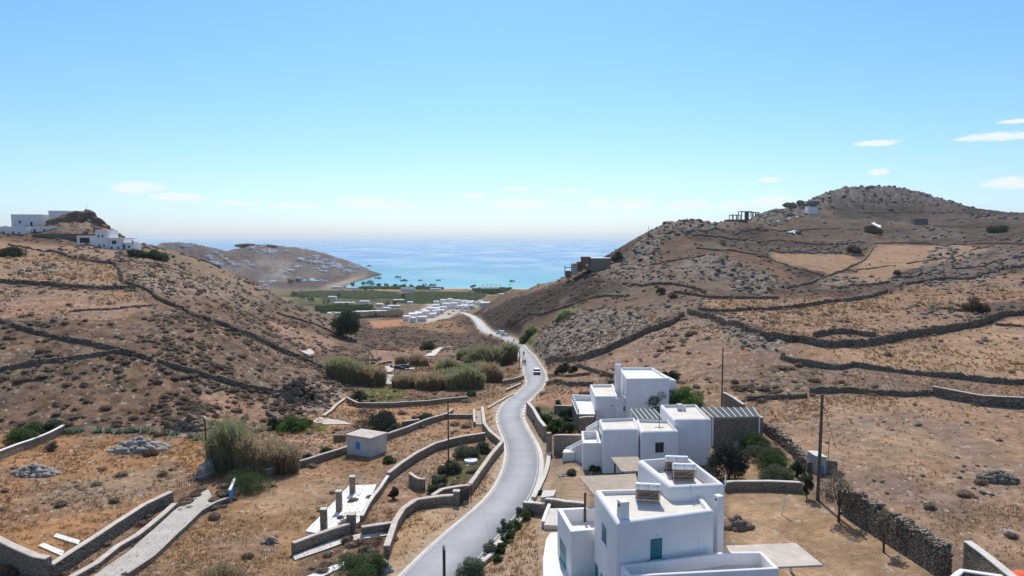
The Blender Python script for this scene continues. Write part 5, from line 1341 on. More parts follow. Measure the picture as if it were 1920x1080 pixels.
# dark gate
a_ = G(862, 945); b__ = G(879, 938)
r_ = empty('gate', a_, 'dark teal metal gate between the capped walls beside the road', 'gate')
mb = MB()
for k_ in range(11):
    f = k_ / 10; mb.tube([(a_[0] + (b__[0] - a_[0]) * f, a_[1] + (b__[1] - a_[1]) * f, a_[2] - .2), (a_[0] + (b__[0] - a_[0]) * f, a_[1] + (b__[1] - a_[1]) * f, a_[2] + 1.2)], .035, 4)
mb.build('bars', 'dark_void', r_)
MB().add([(a_[0], a_[1], a_[2] + .1), (b__[0], b__[1], b__[2] + .1), (b__[0], b__[1], b__[2] + 1.1), (a_[0], a_[1], a_[2] + 1.1), (a_[0], a_[1] + .05, a_[2] + .1), (b__[0], b__[1] + .05, b__[2] + .1), (b__[0], b__[1] + .05, b__[2] + 1.1), (a_[0], a_[1] + .05, a_[2] + 1.1)], [(0,1,2,3), (7,6,5,4), (0,3,7,4), (1,5,6,2), (3,2,6,7), (0,4,5,1)]).build('sheet', 'dark_void', r_)
# lane railing
P = wallpath([(324, 928), (350, 918), (378, 910), (402, 900)], step=1.2)
r_ = empty('railing', tuple(P[0]), 'dark metal railing between the high wall and the pipe pole', 'railing')
mb = MB()
for zz in (.15, .95): mb.tube([(p_[0], p_[1], p_[2] + zz) for p_ in P], .03, 4)
mb.build('rail', 'grey_frame', r_)
P2 = resample(P, .3)
for p_ in P2[::1][:60]: MB().tube([(p_[0], p_[1], p_[2] - .1), (p_[0], p_[1], p_[2] + .95)], .018, 4).build('bar', 'grey_frame', r_)
# steps
a_ = np.array(G(897, 797)); b__ = np.array(G(900, 772)); r_ = empty('steps', tuple(a_), 'concrete steps climbing to the road between two walls', 'steps')
for k_ in range(9):
    p_ = a_ + (b__ - a_) * k_ / 9; MB().box((p_[0], p_[1], p_[2] + .05), (1.1, .62, .3)).build('step', 'cap_render', r_)
# shed
sh_ = empty('shed', G(690, 838), 'small pale blockhouse with flat roof and blue door', 'shed')
zs = H(-19.2, 84.5); zr = 76.1
sp_ = [A(650, 814, zr), A(695, 821, zr), A(725, 811, zr), A(677, 804, zr)]
MB().prism(ccw(sp_), zs - 1.2, zr - .15).build('wall', 'pale_concrete', sh_)
MB().prism(ccw(inset(ccw(sp_), -.12)), zr - .148, zr).build('roof', 'cap_render', sh_)
s0, z1_ = along(sp_[0], sp_[1], 667, 828); s1, z0_ = along(sp_[0], sp_[1], 675, 838)
MB().prism(ccw(on_face(sp_[0], sp_[1], s0, s1, 0, 0, .04, .06)), z0_ - .3, z1_).build('door', 'blue_paint', sh_)
tag(MB().box((G(637, 828)[0], G(637, 828)[1], G(637, 828)[2] + .3), (1.6, .3, 1.2)).build('stone_wall', 'built_stone'), 'stub of brown wall left of the small shed', 'wall')
# hut with pole
x, y = A(1550, 866, 78.0); hz_ = H(x, y)
r_ = empty('meter_hut', (x, y, hz_), 'narrow stone meter hut with two part roof and blue patch beside the tall pole', 'hut')
a_ = A(1529, 857, 78.3); b__ = A(1571, 862, 78.3)
mb = MB(); mb.prism(ccw([a_, ((a_[0] + b__[0]) / 2, (a_[1] + b__[1]) / 2), ((a_[0] + b__[0]) / 2 - .1, a_[1] + 1.5), (a_[0] - .1, a_[1] + 1.6)]), hz_ - 1, 78.35)
mb.build('wall', 'concrete', r_)
MB().prism(ccw([((a_[0] + b__[0]) / 2 + .004, (a_[1] + b__[1]) / 2), b__, (b__[0] - .1, b__[1] + 1.5), ((a_[0] + b__[0]) / 2 - .09, a_[1] + 1.5)]), hz_ - 1, 78.1).build('wall', 'built_stone', r_)
MB().prism(ccw(inset(ccw([a_, ((a_[0] + b__[0]) / 2, (a_[1] + b__[1]) / 2), ((a_[0] + b__[0]) / 2 - .1, a_[1] + 1.5), (a_[0] - .1, a_[1] + 1.6)]), -.06)), 78.352, 78.45).build('roof', 'pale_concrete', r_)
s0, z1_ = along(a_, b__, 1537, 873); s1, z0_ = along(a_, b__, 1544, 888)
MB().prism(ccw(on_face(a_, b__, s0, s1, 0, 0, .03, .05)), z0_, z1_).build('door', 'blue_paint', r_)
MB().tube([(b__[0] - .7, b__[1] + .5, 78.0), (b__[0] - .7, b__[1] + .5, 80.4)], .03, 5).build('mast', 'pole_wood', r_)
# curved stone trough, white disc
P = []
for k_ in range(15):
    t_ = k_ / 14; u = 769 + 28 * t_; v = 908 + 12 * math.sin(t_ * 1.9); P.append(G(u, v))
capped_wall(P, 1.25, .3, 'curved free standing stone bench wall in the sunken plot', None, world_=True, name='curved_bench', cat='bench')
x, y, z = G(883, 866); mb = MB(); mb.tube([(x, y, z - .1), (x, y, z + .25), (x, y, z + .3)], [.75, .75, .6], 20)
tag(mb.build('well_cover', 'white_paint'), 'round white cover among the plants near the curved wall', 'well cover')
for pts in ([(1633,418),(1640,417),(1652,423),(1653,430),(1645,431),(1642,424)], [(1478,434),(1500,431),(1499,437),(1484,438)], [(1455,414),(1478,409),(1496,405),(1496,407),(1476,412),(1458,416)]):
    slab(pts, 'white_slab', 'track', 'white track', 'track', .1, True)
# culvert mouth wall
P = wallpath([(376, 900), (392, 886), (405, 876), (414, 871)])
rough_wall([tuple(p_) for p_ in P], 1.2, .9, 'thick pale rubble wall behind the leaning pole', 'capped garden and road walls', world_=True, mat='pale_stone')

# ------------------------------------------------------------------ poles
def pole(u, vb, vt, label, r=.13, arm=True, mat='pole_wood', ymin=0, lean=0, z=None, ymax=1e9):
    x, y, zb = G(u, vb, ymin, ymax); s_ = y / FPX * math.cos(PITCH) ** 2
    k_, sl_ = ray(u, vt); h = CAMZ + sl_ * y - zb
    root = empty('utility_pole', (x, y, zb), label, 'pole', 'wooden utility poles')
    MB().tube([(x, y, zb - .6), (x + lean * h, y, zb + h)], [r, r * .7], 9).build('post', mat, root)
    if arm:
        MB().box((x + lean * h, y, zb + h - .35), (1.0, .08, .1), .3).build('crossarm', 'pole_wood', root)
        for dx in (-.4, 0, .4): MB().tube([(x + lean * h + dx * .95, y + dx * .3, zb + h - .3), (x + lean * h + dx * .95, y + dx * .3, zb + h - .12)], .045, 6).build('insulator', 'dark_void', root)
    return root
pole(1533, 938, 740, 'tall grey wooden pole in the garden right of the houses', .17, False, lean=.012)
pw = aty(1541, 752, G(1533, 938)[1]); gy_w = G(1563, 900)
tag(MB().tube([pw, (gy_w[0], gy_w[1], 80.2)], .022, 4).build('guy_wire', 'red_cloth'), 'thin rusty wire running from the tall pole to the hut mast', 'wire')
pole(1353, 768, 652, 'dark pole behind the slatted pergola', .12, False)
pole(841, 882, 747, 'thin brown pole rising from the sunken plot left of the road', .10)
pole(391, 880, 785, 'dark leaning pole beside the tall reeds', .12, False, lean=-.05)
pole(974, 692, 658, 'short dark pole on the verge opposite the walkers', .14, False)
pole(1216, 446, 424, 'distant thin pole on the skyline of the right hill', .14, False, ymin=250)
pole(163, 400, 383, 'thin mast on top of the left rocky knoll', .08, False, ymin=250)
pole(45, 424, 399, 'thin mast in front of the left hilltop house', .08, False, ymin=250)
x, y, z = at(833, 1092, 75.6); zt_ = 100 + ray(834, 1023)[1] * y
r_ = empty('utility_pole', (x, y, z), 'black post standing on the near left side of the road at the bottom edge', 'pole', 'wooden utility poles'); MB().tube([(x, y, 75), (x, y, zt_)], .11, 9).build('post', 'dark_void', r_); MB().box((x + .05, y - .1, zt_ - .15), (.12, .1, .25)).build('bracket', 'steel', r_)
x, y, z = G(1465, 966); tag(MB().tube([(x, y, z - .1), (x + .35, y, z + 1.6)], .06, 6).build('marker_post', 'white_paint'), 'short white leaning post in the dry garden', 'post')

# ------------------------------------------------------------------ trees and bushes
TG = 'tall shrubs around the houses'
def T(*a, **k): return tree(*a, **k)
tree(1365, 898, 78, 74, 'slate_leaf', 'dark bushy tree with ragged crown beside the nearest house', trunk=.03, dens_=1.5)
tree(1572, 978, 78, 112, 'scrub_leaf', 'young greyish tree with thin crown beside the tall garden pole', trunk=.22, group='young trees along the rough wall', dens_=.65)
tree(1657, 1036, 42, 88, 'scrub_leaf', 'thin nearly bare young tree in front of the rough wall', trunk=.36, group='young trees along the rough wall', dens_=.45)
tree(1512, 934, 24, 62, 'dark_leaf', 'slim dark cypress like shrub left of the tall pole', trunk=.06)
tree(650, 632, 62, 52, 'dark_leaf', 'large dark lone tree at the end of the left hill', trunk=.12, dens_=1.7, ymin=180)
tree(1228, 786, 62, 62, 'olive_leaf', 'olive green tree between the middle and farthest houses', trunk=.12, dens_=1.4, ymax=92)
tree(1285, 784, 74, 60, 'bright_leaf', 'dark green leafy tree right of the farthest house', trunk=.1, dens_=1.5, ymax=93)
bush(1190, 788, 44, 30, 'bright_leaf', 'low green shrub in front of the farthest house', ymax=92)
bush(1257, 718, 34, 32, 'dark_leaf', 'dark shrub behind the right corner of the farthest house', ymin=100)
for k_, (u, v, w, h, lf, lab) in enumerate([
 (1420, 852, 60, 44, 'green_leaf', 'topmost green shrub of the hedge right of the middle house'), (1440, 874, 76, 50, 'olive_leaf', 'second green shrub of the hedge from the top'),
 (1462, 892, 78, 48, 'green_leaf', 'third shrub of the hedge, bright topped'), (1466, 910, 66, 38, 'olive_leaf', 'lowest rounded shrub of the hedge by the plastered wall'), (1496, 898, 34, 50, 'dark_leaf', 'dark upright shrub at the right end of the hedge'),
 (1410, 832, 24, 16, 'bright_leaf', 'small bright shrub under the stone outbuilding')]):
    bush(u, v, w, h, lf, lab, group='hedge shrubs beside the middle house', dens_=1.2)
for k_, (u, v, w, h, lf, lab) in enumerate([
 (1006, 780, 22, 20, 'olive_leaf', 'grey green shrub at the top of the walled yard'), (1018, 800, 40, 30, 'green_leaf', 'broad green shrub filling the upper walled yard'), (1045, 812, 44, 30, 'green_leaf', 'green shrub in the middle of the walled yard'),
 (1068, 815, 34, 30, 'dark_leaf', 'dark shrub against the terrace wall in the yard'), (1062, 790, 30, 34, 'dark_leaf', 'tall dark shrub in the back corner of the yard'), (1046, 762, 12, 16, 'olive_leaf', 'small shrub above the yard wall')]):
    bush(u, v, w, h, lf, lab, group='shrubs in the walled yard')
for k_, (u, v, w, h, lf, lab) in enumerate([
 (25, 842, 60, 48, 'green_leaf', 'large green bush at the far left edge'), (52, 822, 44, 34, 'green_leaf', 'second green bush behind the left edge one'), (90, 812, 40, 26, 'olive_leaf', 'paler green bush beside the white topped wall'),
 (455, 930, 100, 52, 'green_leaf', 'broad dark green bush at the top of the lane'), (700, 812, 96, 36, 'slate_leaf', 'wide slate green bush behind the shed'), (716, 806, 44, 52, 'slate_leaf', 'taller rounded part bush behind the shed'),
 (738, 814, 26, 22, 'olive_leaf', 'small green bush right of the shed'), (797, 792, 32, 19, 'olive_leaf', 'rounded green bush beside the long wall'), (728, 870, 26, 14, 'green_leaf', 'small low green bush in the dry field below the shed'),
 (611, 859, 24, 28, 'olive_leaf', 'small round bush left of the shed'), (571, 870, 24, 24, 'slate_leaf', 'small dark bush near the long wall left end'), (540, 812, 60, 28, 'bright_leaf', 'bright green bush in the damp hollow'),
 (512, 806, 26, 26, 'dark_leaf', 'dark green bush left of the bright one'), (565, 800, 34, 14, 'bright_leaf', 'low bright green plants in the damp hollow'), (884, 744, 20, 12, 'green_leaf', 'small green bush at the orange field right end'),
 (670, 756, 36, 32, 'olive_leaf', 'green bush below the brown reeds'), (800, 656, 32, 18, 'olive_leaf', 'olive bush on the slope beyond the reeds'), (670, 1098, 110, 60, 'green_leaf', 'large green bush at the bottom edge beside the road wall'),
 (710, 1078, 44, 40, 'green_leaf', 'lighter bush above the rubble at the bottom edge'), (400, 1104, 90, 34, 'reed_tan', 'straggly dry bush at the bottom edge'), (737, 938, 22, 32, 'slate_leaf', 'spiky grey green plant left of the curved bench'),
 (990, 636, 34, 16, 'bright_leaf', 'bright green bush above the road bend'), (1058, 598, 34, 14, 'reed_green', 'yellow green bush on the rock shelf'), (1055, 700, 30, 18, 'slate_leaf', 'grey round bush in the plot right of the road'),
 (1076, 698, 20, 14, 'slate_leaf', 'smaller grey bush beside the round one'), (1158, 490, 24, 24, 'dark_leaf', 'dark rounded bush on the skyline beside the unfinished house'), (250, 482, 36, 18, 'dark_leaf', 'dark bush on the left crest below the white house'),
 (288, 486, 42, 20, 'dark_leaf', 'second dark bush on the left crest'), (10, 482, 50, 16, 'dark_leaf', 'dark bush at the left edge under the hilltop houses'), (165, 458, 34, 14, 'dark_leaf', 'dark bush beside the carport of the hilltop house'),
 (1838, 588, 46, 36, 'scrub_brown', 'tall brown thorn thicket on the right slope'), (1606, 476, 26, 18, 'scrub_brown', 'brown bush at the zigzag wall'), (1642, 440, 34, 16, 'dark_leaf', 'dark bush below the white track'),
 (1880, 436, 44, 12, 'dark_leaf', 'dark bush on the far right shoulder'), (1684, 516, 14, 12, 'scrub_brown', 'small brown bush beside the terrace wall'), (1240, 552, 18, 18, 'scrub_brown', 'dry brown bush under the arched wall'), (1262, 560, 18, 16, 'scrub_brown', 'smaller dry bush right of it under the arched wall'),
 (820, 912, 34, 22, 'olive_leaf', 'green bush at the lower end of the sunken plot'), (810, 926, 24, 20, 'green_leaf', 'lowest green bush in the sunken plot'), (842, 890, 44, 26, 'olive_leaf', 'loose green bush around the thin pole'), (872, 862, 54, 28, 'olive_leaf', 'wide loose bush beside the round white cover'), (905, 850, 30, 24, 'olive_leaf', 'bush at the top corner of the sunken plot'),
 (93, 846, 22, 24, 'scrub_leaf', 'dry grey bush in front of the white topped wall'), (275, 856, 30, 14, 'scrub_brown', 'brown low bush beside the rubble heaps'), (1012, 928, 12, 10, 'green_leaf', 'tiny plant at the corner of the bare plot'), (1059, 862, 14, 12, 'dark_leaf', 'small dark agave below the stair'), (1073, 892, 22, 12, 'olive_leaf', 'low plants beside the white rocks on the bare plot'),
 (1115, 884, 26, 9, 'green_leaf', 'strip of green grass under the side terrace')]):
    bush(u, v, w, h, lf, lab, group='bushes in the valley and on the slopes', ymin=120 if v < 600 else 0, dens_=1.1)
# oleanders along the road
for k_, (u, v, w, h, lf, lab) in enumerate([
 (882, 1086, 44, 36, 'oleander_leaf', 'large pinkish oleander at the bottom of the row'), (919, 1040, 22, 28, 'oleander_leaf', 'oleander next to the road kerb, second from the bottom'), (934, 1052, 14, 14, 'green_leaf', 'small dark green shrub under the kerb oleander'), (939, 1036, 20, 20, 'green_leaf', 'dark rounded shrub in the middle of the row'),
 (943, 998, 18, 26, 'oleander_leaf', 'tall grey green oleander overhanging the road'), (950, 1016, 20, 18, 'green_leaf', 'green shrub in the row below the tall oleander'), (957, 996, 16, 24, 'oleander_leaf', 'thin oleander right of the tall one'), (966, 990, 20, 18, 'bright_leaf', 'bright yellow green shrub in the row'),
 (976, 966, 14, 20, 'oleander_leaf', 'oleander near the grey wall'), (984, 974, 20, 16, 'green_leaf', 'dark shrub near the grey wall'), (990, 966, 14, 12, 'green_leaf', 'last small shrub against the grey wall'), (957, 1004, 14, 14, 'green_leaf', 'small shrub squeezed between the oleanders')]):
    bush(u, v + 3, w * 1.35, h * 1.3, lf, lab, group='shrubs planted along the road', name='roadside_shrub', cat='shrub', deep=.8)
P_ = wallpath([(862, 1092), (920, 1046), (948, 1012), (978, 976)])
capped_wall([tuple(p_) for p_ in P_], .35, .3, 'low kerb behind the row of oleanders', 'capped garden and road walls', body='concrete', cap='pale_concrete', world_=True)
# agave hedge
for k_, (u, v, w) in enumerate([(140, 811, 20), (126, 812, 16), (152, 808, 14), (187, 810, 20), (204, 811, 18), (222, 812, 16), (240, 811, 20), (256, 810, 20), (272, 811, 18), (288, 812, 16), (312, 814, 18), (328, 815, 14), (358, 820, 16), (372, 824, 18)]):
    rng = nrng(); x, y, z = G(u, v); w_ = w * y / FPX
    V = []; F = []
    for q in range(34):
        a_ = rng.uniform(0, 6.28); e_ = rng.uniform(.25, 1.3); l_ = w_ * rng.uniform(.55, .9); d_ = np.array([math.cos(a_) * math.cos(e_), math.sin(a_) * math.cos(e_), math.sin(e_)]); s_ = np.array([-math.sin(a_), math.cos(a_), 0]) * .09
        o_ = np.array([x, y, z - .1]) + np.array([rng.uniform(-.3, .3) * w_, rng.uniform(-.2, .2) * w_, 0]); b0 = len(V)
        V += [o_ - s_, o_ + s_, o_ + d_ * l_ * .6 + s_ * .9, o_ + d_ * l_ * .6 - s_ * .9, o_ + d_ * l_]; F += [(b0, b0 + 1, b0 + 2, b0 + 3), (b0 + 3, b0 + 2, b0 + 4)]
    tag(meshobj('agave', V, F, 'agave_leaf'), 'pale edged agave in the hedge at the foot of the left slope' , 'agave', 'agave hedge at the foot of the left slope')
# reeds
for a_ in [
 (420, 888, 74, 108, 'tall yellow green reed clump beside the dark leaning pole', 'reed_green', .45), (500, 892, 104, 82, 'broad tan reed clump left of the shed', 'reed_tan', .8), (462, 893, 50, 88, 'tan reeds between the tall green and the broad clump', 'reed_tan', .7),
 (640, 716, 66, 52, 'green tipped reeds at the foot of the long straight wall', 'reed_green', .4), (690, 724, 60, 46, 'brown reed clump right of the green tipped ones', 'reed_tan', .8),
 (770, 686, 64, 26, 'brown reeds behind the scrap heap', 'reed_tan', .8), (765, 728, 66, 30, 'left end of the long reed bed in the gully', 'reed_tan', .7), (815, 733, 76, 40, 'middle of the long reed bed in the gully', 'reed_tan', .6),
 (870, 731, 74, 50, 'right part of the long reed bed in the gully', 'reed_green', .4), (918, 718, 50, 46, 'rusty brown reeds right of the green ones near the culvert', 'reed_tan', .8), (905, 690, 76, 44, 'tall green reeds on the far bank of the gully', 'reed_green', .45), (948, 684, 44, 44, 'green brown reeds against the road verge', 'reed_green', .5),
 (845, 700, 60, 30, 'green reeds between scrap heap and far bank', 'reed_green', .45), (843, 722, 70, 34, 'mixed reeds behind the middle of the long bed', 'reed_green', .6), (893, 712, 60, 40, 'mixed reeds joining the long bed to the far bank', 'reed_green', .6), (880, 676, 50, 26, 'low green reeds at the left end of the far bank', 'reed_green', .5)]:
    reeds(a_[0], a_[1], a_[2], a_[3], a_[4], a_[5], a_[6], n_=2600)
# ------------------------------------------------------------------ distant houses
def farhouse(label, u0, u1, vt, vb, depth, group=None, Y=None, wins=(), mat='whitewash', name='white_house', cat='house', ymin=0, ymax=1e9, steps=(), roof='white_slab', tilt=0.0, drop=2.5):
    if Y is None:
        x, y, z = G((u0 + u1) / 2, vb, ymin, ymax)
    else: x, y, z = aty((u0 + u1) / 2, vb, Y)
    s_ = y / FPX; w = (u1 - u0) * s_; h = (vb - vt) * s_; x0 = (u0 - 960) * s_; x1 = (u1 - 960) * s_
    root = empty(name, (x, y, z), label, cat, group)
    ry = tilt * w
    parapet_block(root, [(x0, y), (x1, y + ry), (x1 - ry * .3, y + ry + depth), (x0 - ry * .3, y + depth)], z - drop, z + h, z + h - (.3 if y < 400 else .06), t=.35, rnd=.05, corner=.12, wall=mat, roof=roof)
    for fu, fv, fw, fh in wins:
        a_ = fu * w; MB().prism(ccw(on_face((x0, y), (x1, y + ry), a_, a_ + fw, 0, 0, .04, .3)), z + fv * h, z + fv * h + fh).build('window', 'dark_void', root)
    for su0, su1, sv0, sv1, dd in steps:   # extra volumes set 20 cm proud
        xa = (su0 - 960) * s_; xb = (su1 - 960) * s_; za_ = z + (vb - sv1) * s_; zb_ = z + (vb - sv0) * s_
        parapet_block(root, [(xa, y - dd), (xb, y - dd), (xb, y + depth * .7), (xa, y + depth * .7)], min(za_, z) - drop, zb_, zb_ - .3, t=.3, rnd=.08, corner=.1, wall=mat, roof=roof)
    return root
HG = 'white houses on the left hilltop'
W3 = ((.12, .35, .9, 1.2), (.45, .35, .9, 1.2), (.75, .35, .9, 1.2))
farhouse('wide pale house on the left skyline with porch', 25, 79, 402, 426, 9, HG, 345, ((.25, .3, .9, 1.2), (.62, .1, 1, 2.1)), tilt=.1)
farhouse('narrow house at the top of the rocky knoll', 95, 128, 395, 412, 8, HG, 350, tilt=.25)
farhouse('low white row house at the left edge with three small windows', -22, 52, 425, 448, 8, HG, 318, ((.4, .4, .9, 1.2), (.65, .4, .9, 1.2), (.8, .4, .7, .9)))
farhouse('long low white house under the knoll', 60, 115, 425, 440, 7, HG, 322, W3)
farhouse('white stepped two storey house at the right end of the hilltop', 181, 204, 431, 468, 8, HG, 287, ((.2, .62, .7, .9), (.55, .62, .7, .9), (.25, .15, .7, .9), (.65, .15, .7, .9)), tilt=-.1)
farhouse('middle volume of the stepped hilltop house with a deep porch', 204, 229, 446, 469, 8, HG, 287.5, ((.3, .5, 1.8, 1.4), (.2, .1, .7, .9), (.7, .1, .7, .9)))
farhouse('low white wing with roof pergola at the right end of the hilltop', 229, 249, 455, 470, 7, HG, 288, ((.15, .2, .9, 1.8), (.6, .35, .8, .9)))
farhouse('white carport wing left of the stepped hilltop house', 146, 182, 442, 456, 6, HG, 296, ((.15, .05, 4.2, 2.2),))  # the wide dark panel is no window, it paints the shade inside the carport
tag(MB().prism(ccw([aty(62, 440, 315)[:2], aty(182, 440, 300)[:2], aty(182, 440, 304)[:2], aty(62, 440, 320)[:2]]), 95, 101.6).build('retaining_wall', 'far_stone'), 'grey brown retaining wall under the hilltop houses', 'retaining wall')
x, y, z = aty(238, 452, 287)
r_ = empty('pergola', (x, y, z), 'small dark roof pergola on the hilltop house wing', 'pergola')
MB().box((x, y + 2, z + 1.1), (4.4, 3, .12)).build('roof', 'grey_frame', r_)
for dx in (-2, 2): MB().box((x + dx, y + .6, z - .1), (.15, .15, 2.3)).build('post', 'grey_frame', r_)
# right hill
farhouse('grey white blockhouse below the rocky summit of the right hill', 1513, 1531, 388, 402, 9, None, None, (), ymin=400)
farhouse('small beige ruin on the right hill below the summit', 1712, 1737, 410, 422, 8, None, None, (), mat='far_stone', name='ruin', cat='ruin', ymin=400, roof='far_stone')
farhouse('small yellow water tank hut on the right hill', 1351, 1360, 450, 459, 3, None, None, (), mat='reed_tan', name='tank_hut', cat='hut', ymin=250, roof='reed_tan', drop=1)
# concrete frame building
x, y, z = G(1395, 411, 350); s_ = y / FPX
r_ = empty('unfinished_building', (x, y, z), 'unfinished grey concrete frame building on the right skyline', 'building')
X = lambda u: (u - 960) * s_
Z = lambda v: CAMZ + ray(960, v)[1] * y
MB().prism(ccw([(X(1362), y), (X(1400), y), (X(1400), y + 8), (X(1362), y + 8)]), Z(421), Z(411.5)).build('podium', 'brick_raw', r_)
def fr_(u0, u1, vt, vb, cols, y0, y1):
    for k_ in range(cols):
        u = u0 + (u1 - u0) * k_ / (cols - 1)
        for yy_ in (y0, y1): MB().box((X(u), y + yy_, (Z(vt) + Z(vb)) / 2), (.45, .45, Z(vt) - Z(vb))).build('column', 'grey_frame', r_)
    MB().prism(ccw([(X(u0 - 1), y + y0 - .6), (X(u1 + 1), y + y0 - .6), (X(u1 + 1), y + y1 + .6), (X(u0 - 1), y + y1 + .6)]), Z(vt), Z(vt) + .45).build('slab', 'grey_frame', r_)
fr_(1371, 1386, 403.5, 412, 3, 0, 7); fr_(1389, 1408, 397, 413, 4, 1, 8); fr_(1411, 1421, 398.5, 407, 3, 1, 8)
MB().prism(ccw([(X(1399), y + 2), (X(1403), y + 2), (X(1403), y + 5), (X(1399), y + 5)]), Z(414), Z(396.5)).build('stair_core', 'grey_frame', r_)
# brick house under construction on the slope
yb = 318; s_ = yb / FPX; X = lambda u: (u - 960) * s_; Z = lambda v: CAMZ + ray(960, v)[1] * yb
r_ = empty('unfinished_house', (X(1105), yb, Z(505)), 'unfinished red brick house stepping down the slope above the sea', 'building')
def blk(u0, u1, vt, vb, d0, d1, mat='brick_raw', nm='wall', roof=None):
    MB().prism(ccw([(X(u0), yb + d0), (X(u1), yb + d0), (X(u1), yb + d1), (X(u0), yb + d1)]), Z(vb), Z(vt)).build(nm, mat, r_)
    if roof: MB().prism(ccw([(X(u0) - .2, yb + d0 - .2), (X(u1) + .2, yb + d0 - .2), (X(u1) + .2, yb + d1 + .2), (X(u0) - .2, yb + d1 + .2)]), Z(vt) + .003, Z(vt) + .3).build('roof', roof, r_)
blk(1092, 1107, 483, 506, 0, 8, roof='brick_raw'); blk(1107.2, 1145, 485, 508, .6, 9, 'built_stone', roof='white_slab'); blk(1075, 1083, 494, 516, 1, 7, 'concrete'); blk(1083.2, 1091.8, 491.5, 510, 1.5, 7, 'brick_raw'); blk(1062, 1071, 508.5, 522, 2, 6, 'brick_raw')
for u in (1059.5, 1072): MB().box((X(u), yb + 1, Z(508)), (.35, .35, Z(494 if u > 1065 else 501) - Z(520))).build('column', 'grey_frame', r_)
MB().box((X(1066), yb + 1, Z(501.5)), (X(1073) - X(1059), .4, .35)).build('beam', 'grey_frame', r_)
MB().box((X(1100.5), yb - .03, Z(497)), (.9, .1, 1.1)).build('window', 'white_slab', r_); MB().box((X(1141), yb + 4, Z(481.5)), (1.2, 1, .8)).build('water_tank', 'dark_void', r_)

# ------------------------------------------------------------------ village, valley, headland
VG = 'white village houses at the end of the road'
vill = [(812, 822, 564, 573, 'upper left'), (823, 835, 564, 572, ''), (836, 846, 562, 571, ''), (846, 862, 563.5, 573, ''), (863, 876, 564, 571, ''), (877, 888, 563.5, 570, ''), (889, 899, 563, 569, ''), (899, 916, 561, 567, ''),
 (828, 842, 571, 579, ''), (842, 856, 570, 579, ''), (809, 820, 573, 580, ''), (798, 822, 578, 587, ''), (822, 836, 576, 585, ''), (787, 799, 580, 587, ''), (778, 790, 586, 595, ''), (790, 802, 586, 596, ''), (765, 780, 590, 598, ''), (752, 766, 594, 602, ''), (767, 776, 596, 604, ''), (780, 796, 594, 602, ''), (802, 816, 588, 596, ''), (856, 866, 572, 580, ''), (870, 886, 569, 575, ''), (764, 772, 589, 592, '')]
rows = {0: 'back row of the village', 1: 'middle of the village', 2: 'lower left edge of the village'}
for i, (a_, b_, c_, d_, lb) in enumerate(vill):
    rw = 0 if d_ < 575 else (1 if d_ < 590 else 2)
    k_ = (b_ - a_); tone = ['compact', 'broad', 'long'][min(2, int(k_ // 7))]
    n_w = max(2, int(k_ / 3.2))
    wn_ = tuple((.08 + .84 * q / n_w, .22, .6, .9) for q in range(0, n_w, 2)) + (tuple((.08 + .84 * q / n_w, .66, .6, .8) for q in range(1, n_w, 2)) if d_ - c_ > 8 else ())
    farhouse('%s white house in the %s, %s from left' % (tone, rows[rw], ['first','second','third','fourth','fifth','sixth','seventh','eighth','ninth','tenth'][sum(1 for q in vill if (0 if q[3] < 575 else (1 if q[3] < 590 else 2)) == rw and q[0] < a_)]),
             a_ + (i * 7 % 5) * .5, b_ + (i * 5 % 4) * .6, c_ - (i * 13 % 7) * .55 + 1, d_ + (i * 11 % 3) * .7, 8, VG, None, wn_, tilt=[.35, -.25, .1, -.4, 0][i % 5], ymin=470, ymax=900)
rv = np.random.default_rng(404)
for i in range(26):
    t_ = rv.uniform(0, 1); u = 760 + 140 * t_ + rv.uniform(-6, 6); v = 601 - 30 * t_ + rv.uniform(-6, 4)
    if v > 598 - (u - 760) * .1: v -= 4
    k_ = rv.uniform(5, 11); farhouse('small white house squeezed among the larger village houses', u, u + k_, v - rv.uniform(6, 9), v, 7, VG, None, ((.3, .3, .8, 1.0),), tilt=rv.uniform(-.2, .2), ymin=470, ymax=900)
BG_ = 'scattered white houses on the valley floor'
for i, (a_, b_, c_, d_, lab) in enumerate([(613, 628, 556, 562, 'white valley house among dark trees'), (624, 654, 567, 571, 'long low white valley house'), (656, 662, 567, 571, 'small white valley block beside the long house'), (672, 690, 564.5, 571, 'tallest white valley house left of the field'),
 (664, 690, 584, 588, 'left long white valley shed'), (690, 732, 583, 588, 'longest white valley shed below the fields'), (703, 716, 570, 575, 'grey roofed valley house'), (724, 748, 573, 576.5, 'pale valley terrace roof'), (611, 617, 587, 590, 'tiny white hut at the valley edge'), (625, 634, 587, 590, 'small white hut right of the tiny one'),
 (751, 777, 540, 547, 'pale hall beside the beach trees'), (650, 670, 536.5, 539, 'white roofed house near the shore'), (736, 756, 562, 566, 'white villa beside the round tree'), (762, 772, 566, 570, 'white block right of the villa'), (900, 936, 540, 544, 'pale beach building on the right'), (878, 884, 543, 547, 'small white beach kiosk'),
 (806, 826, 541, 544, 'grey pavilion behind the beach trees'), (620, 640, 537, 541, 'grey house left of the shore'), (716, 730, 577, 581, 'low pale house in the valley scrub'), (935, 944, 551, 556, 'pale ruin on the slope at the valley right edge')]):
    farhouse(lab, a_, b_, c_, d_, 8, BG_, None, ((.2, .3, 1, 1.3), (.6, .3, 1, 1.3)) if d_ - c_ > 4 else (), ymin=560, ymax=1330)
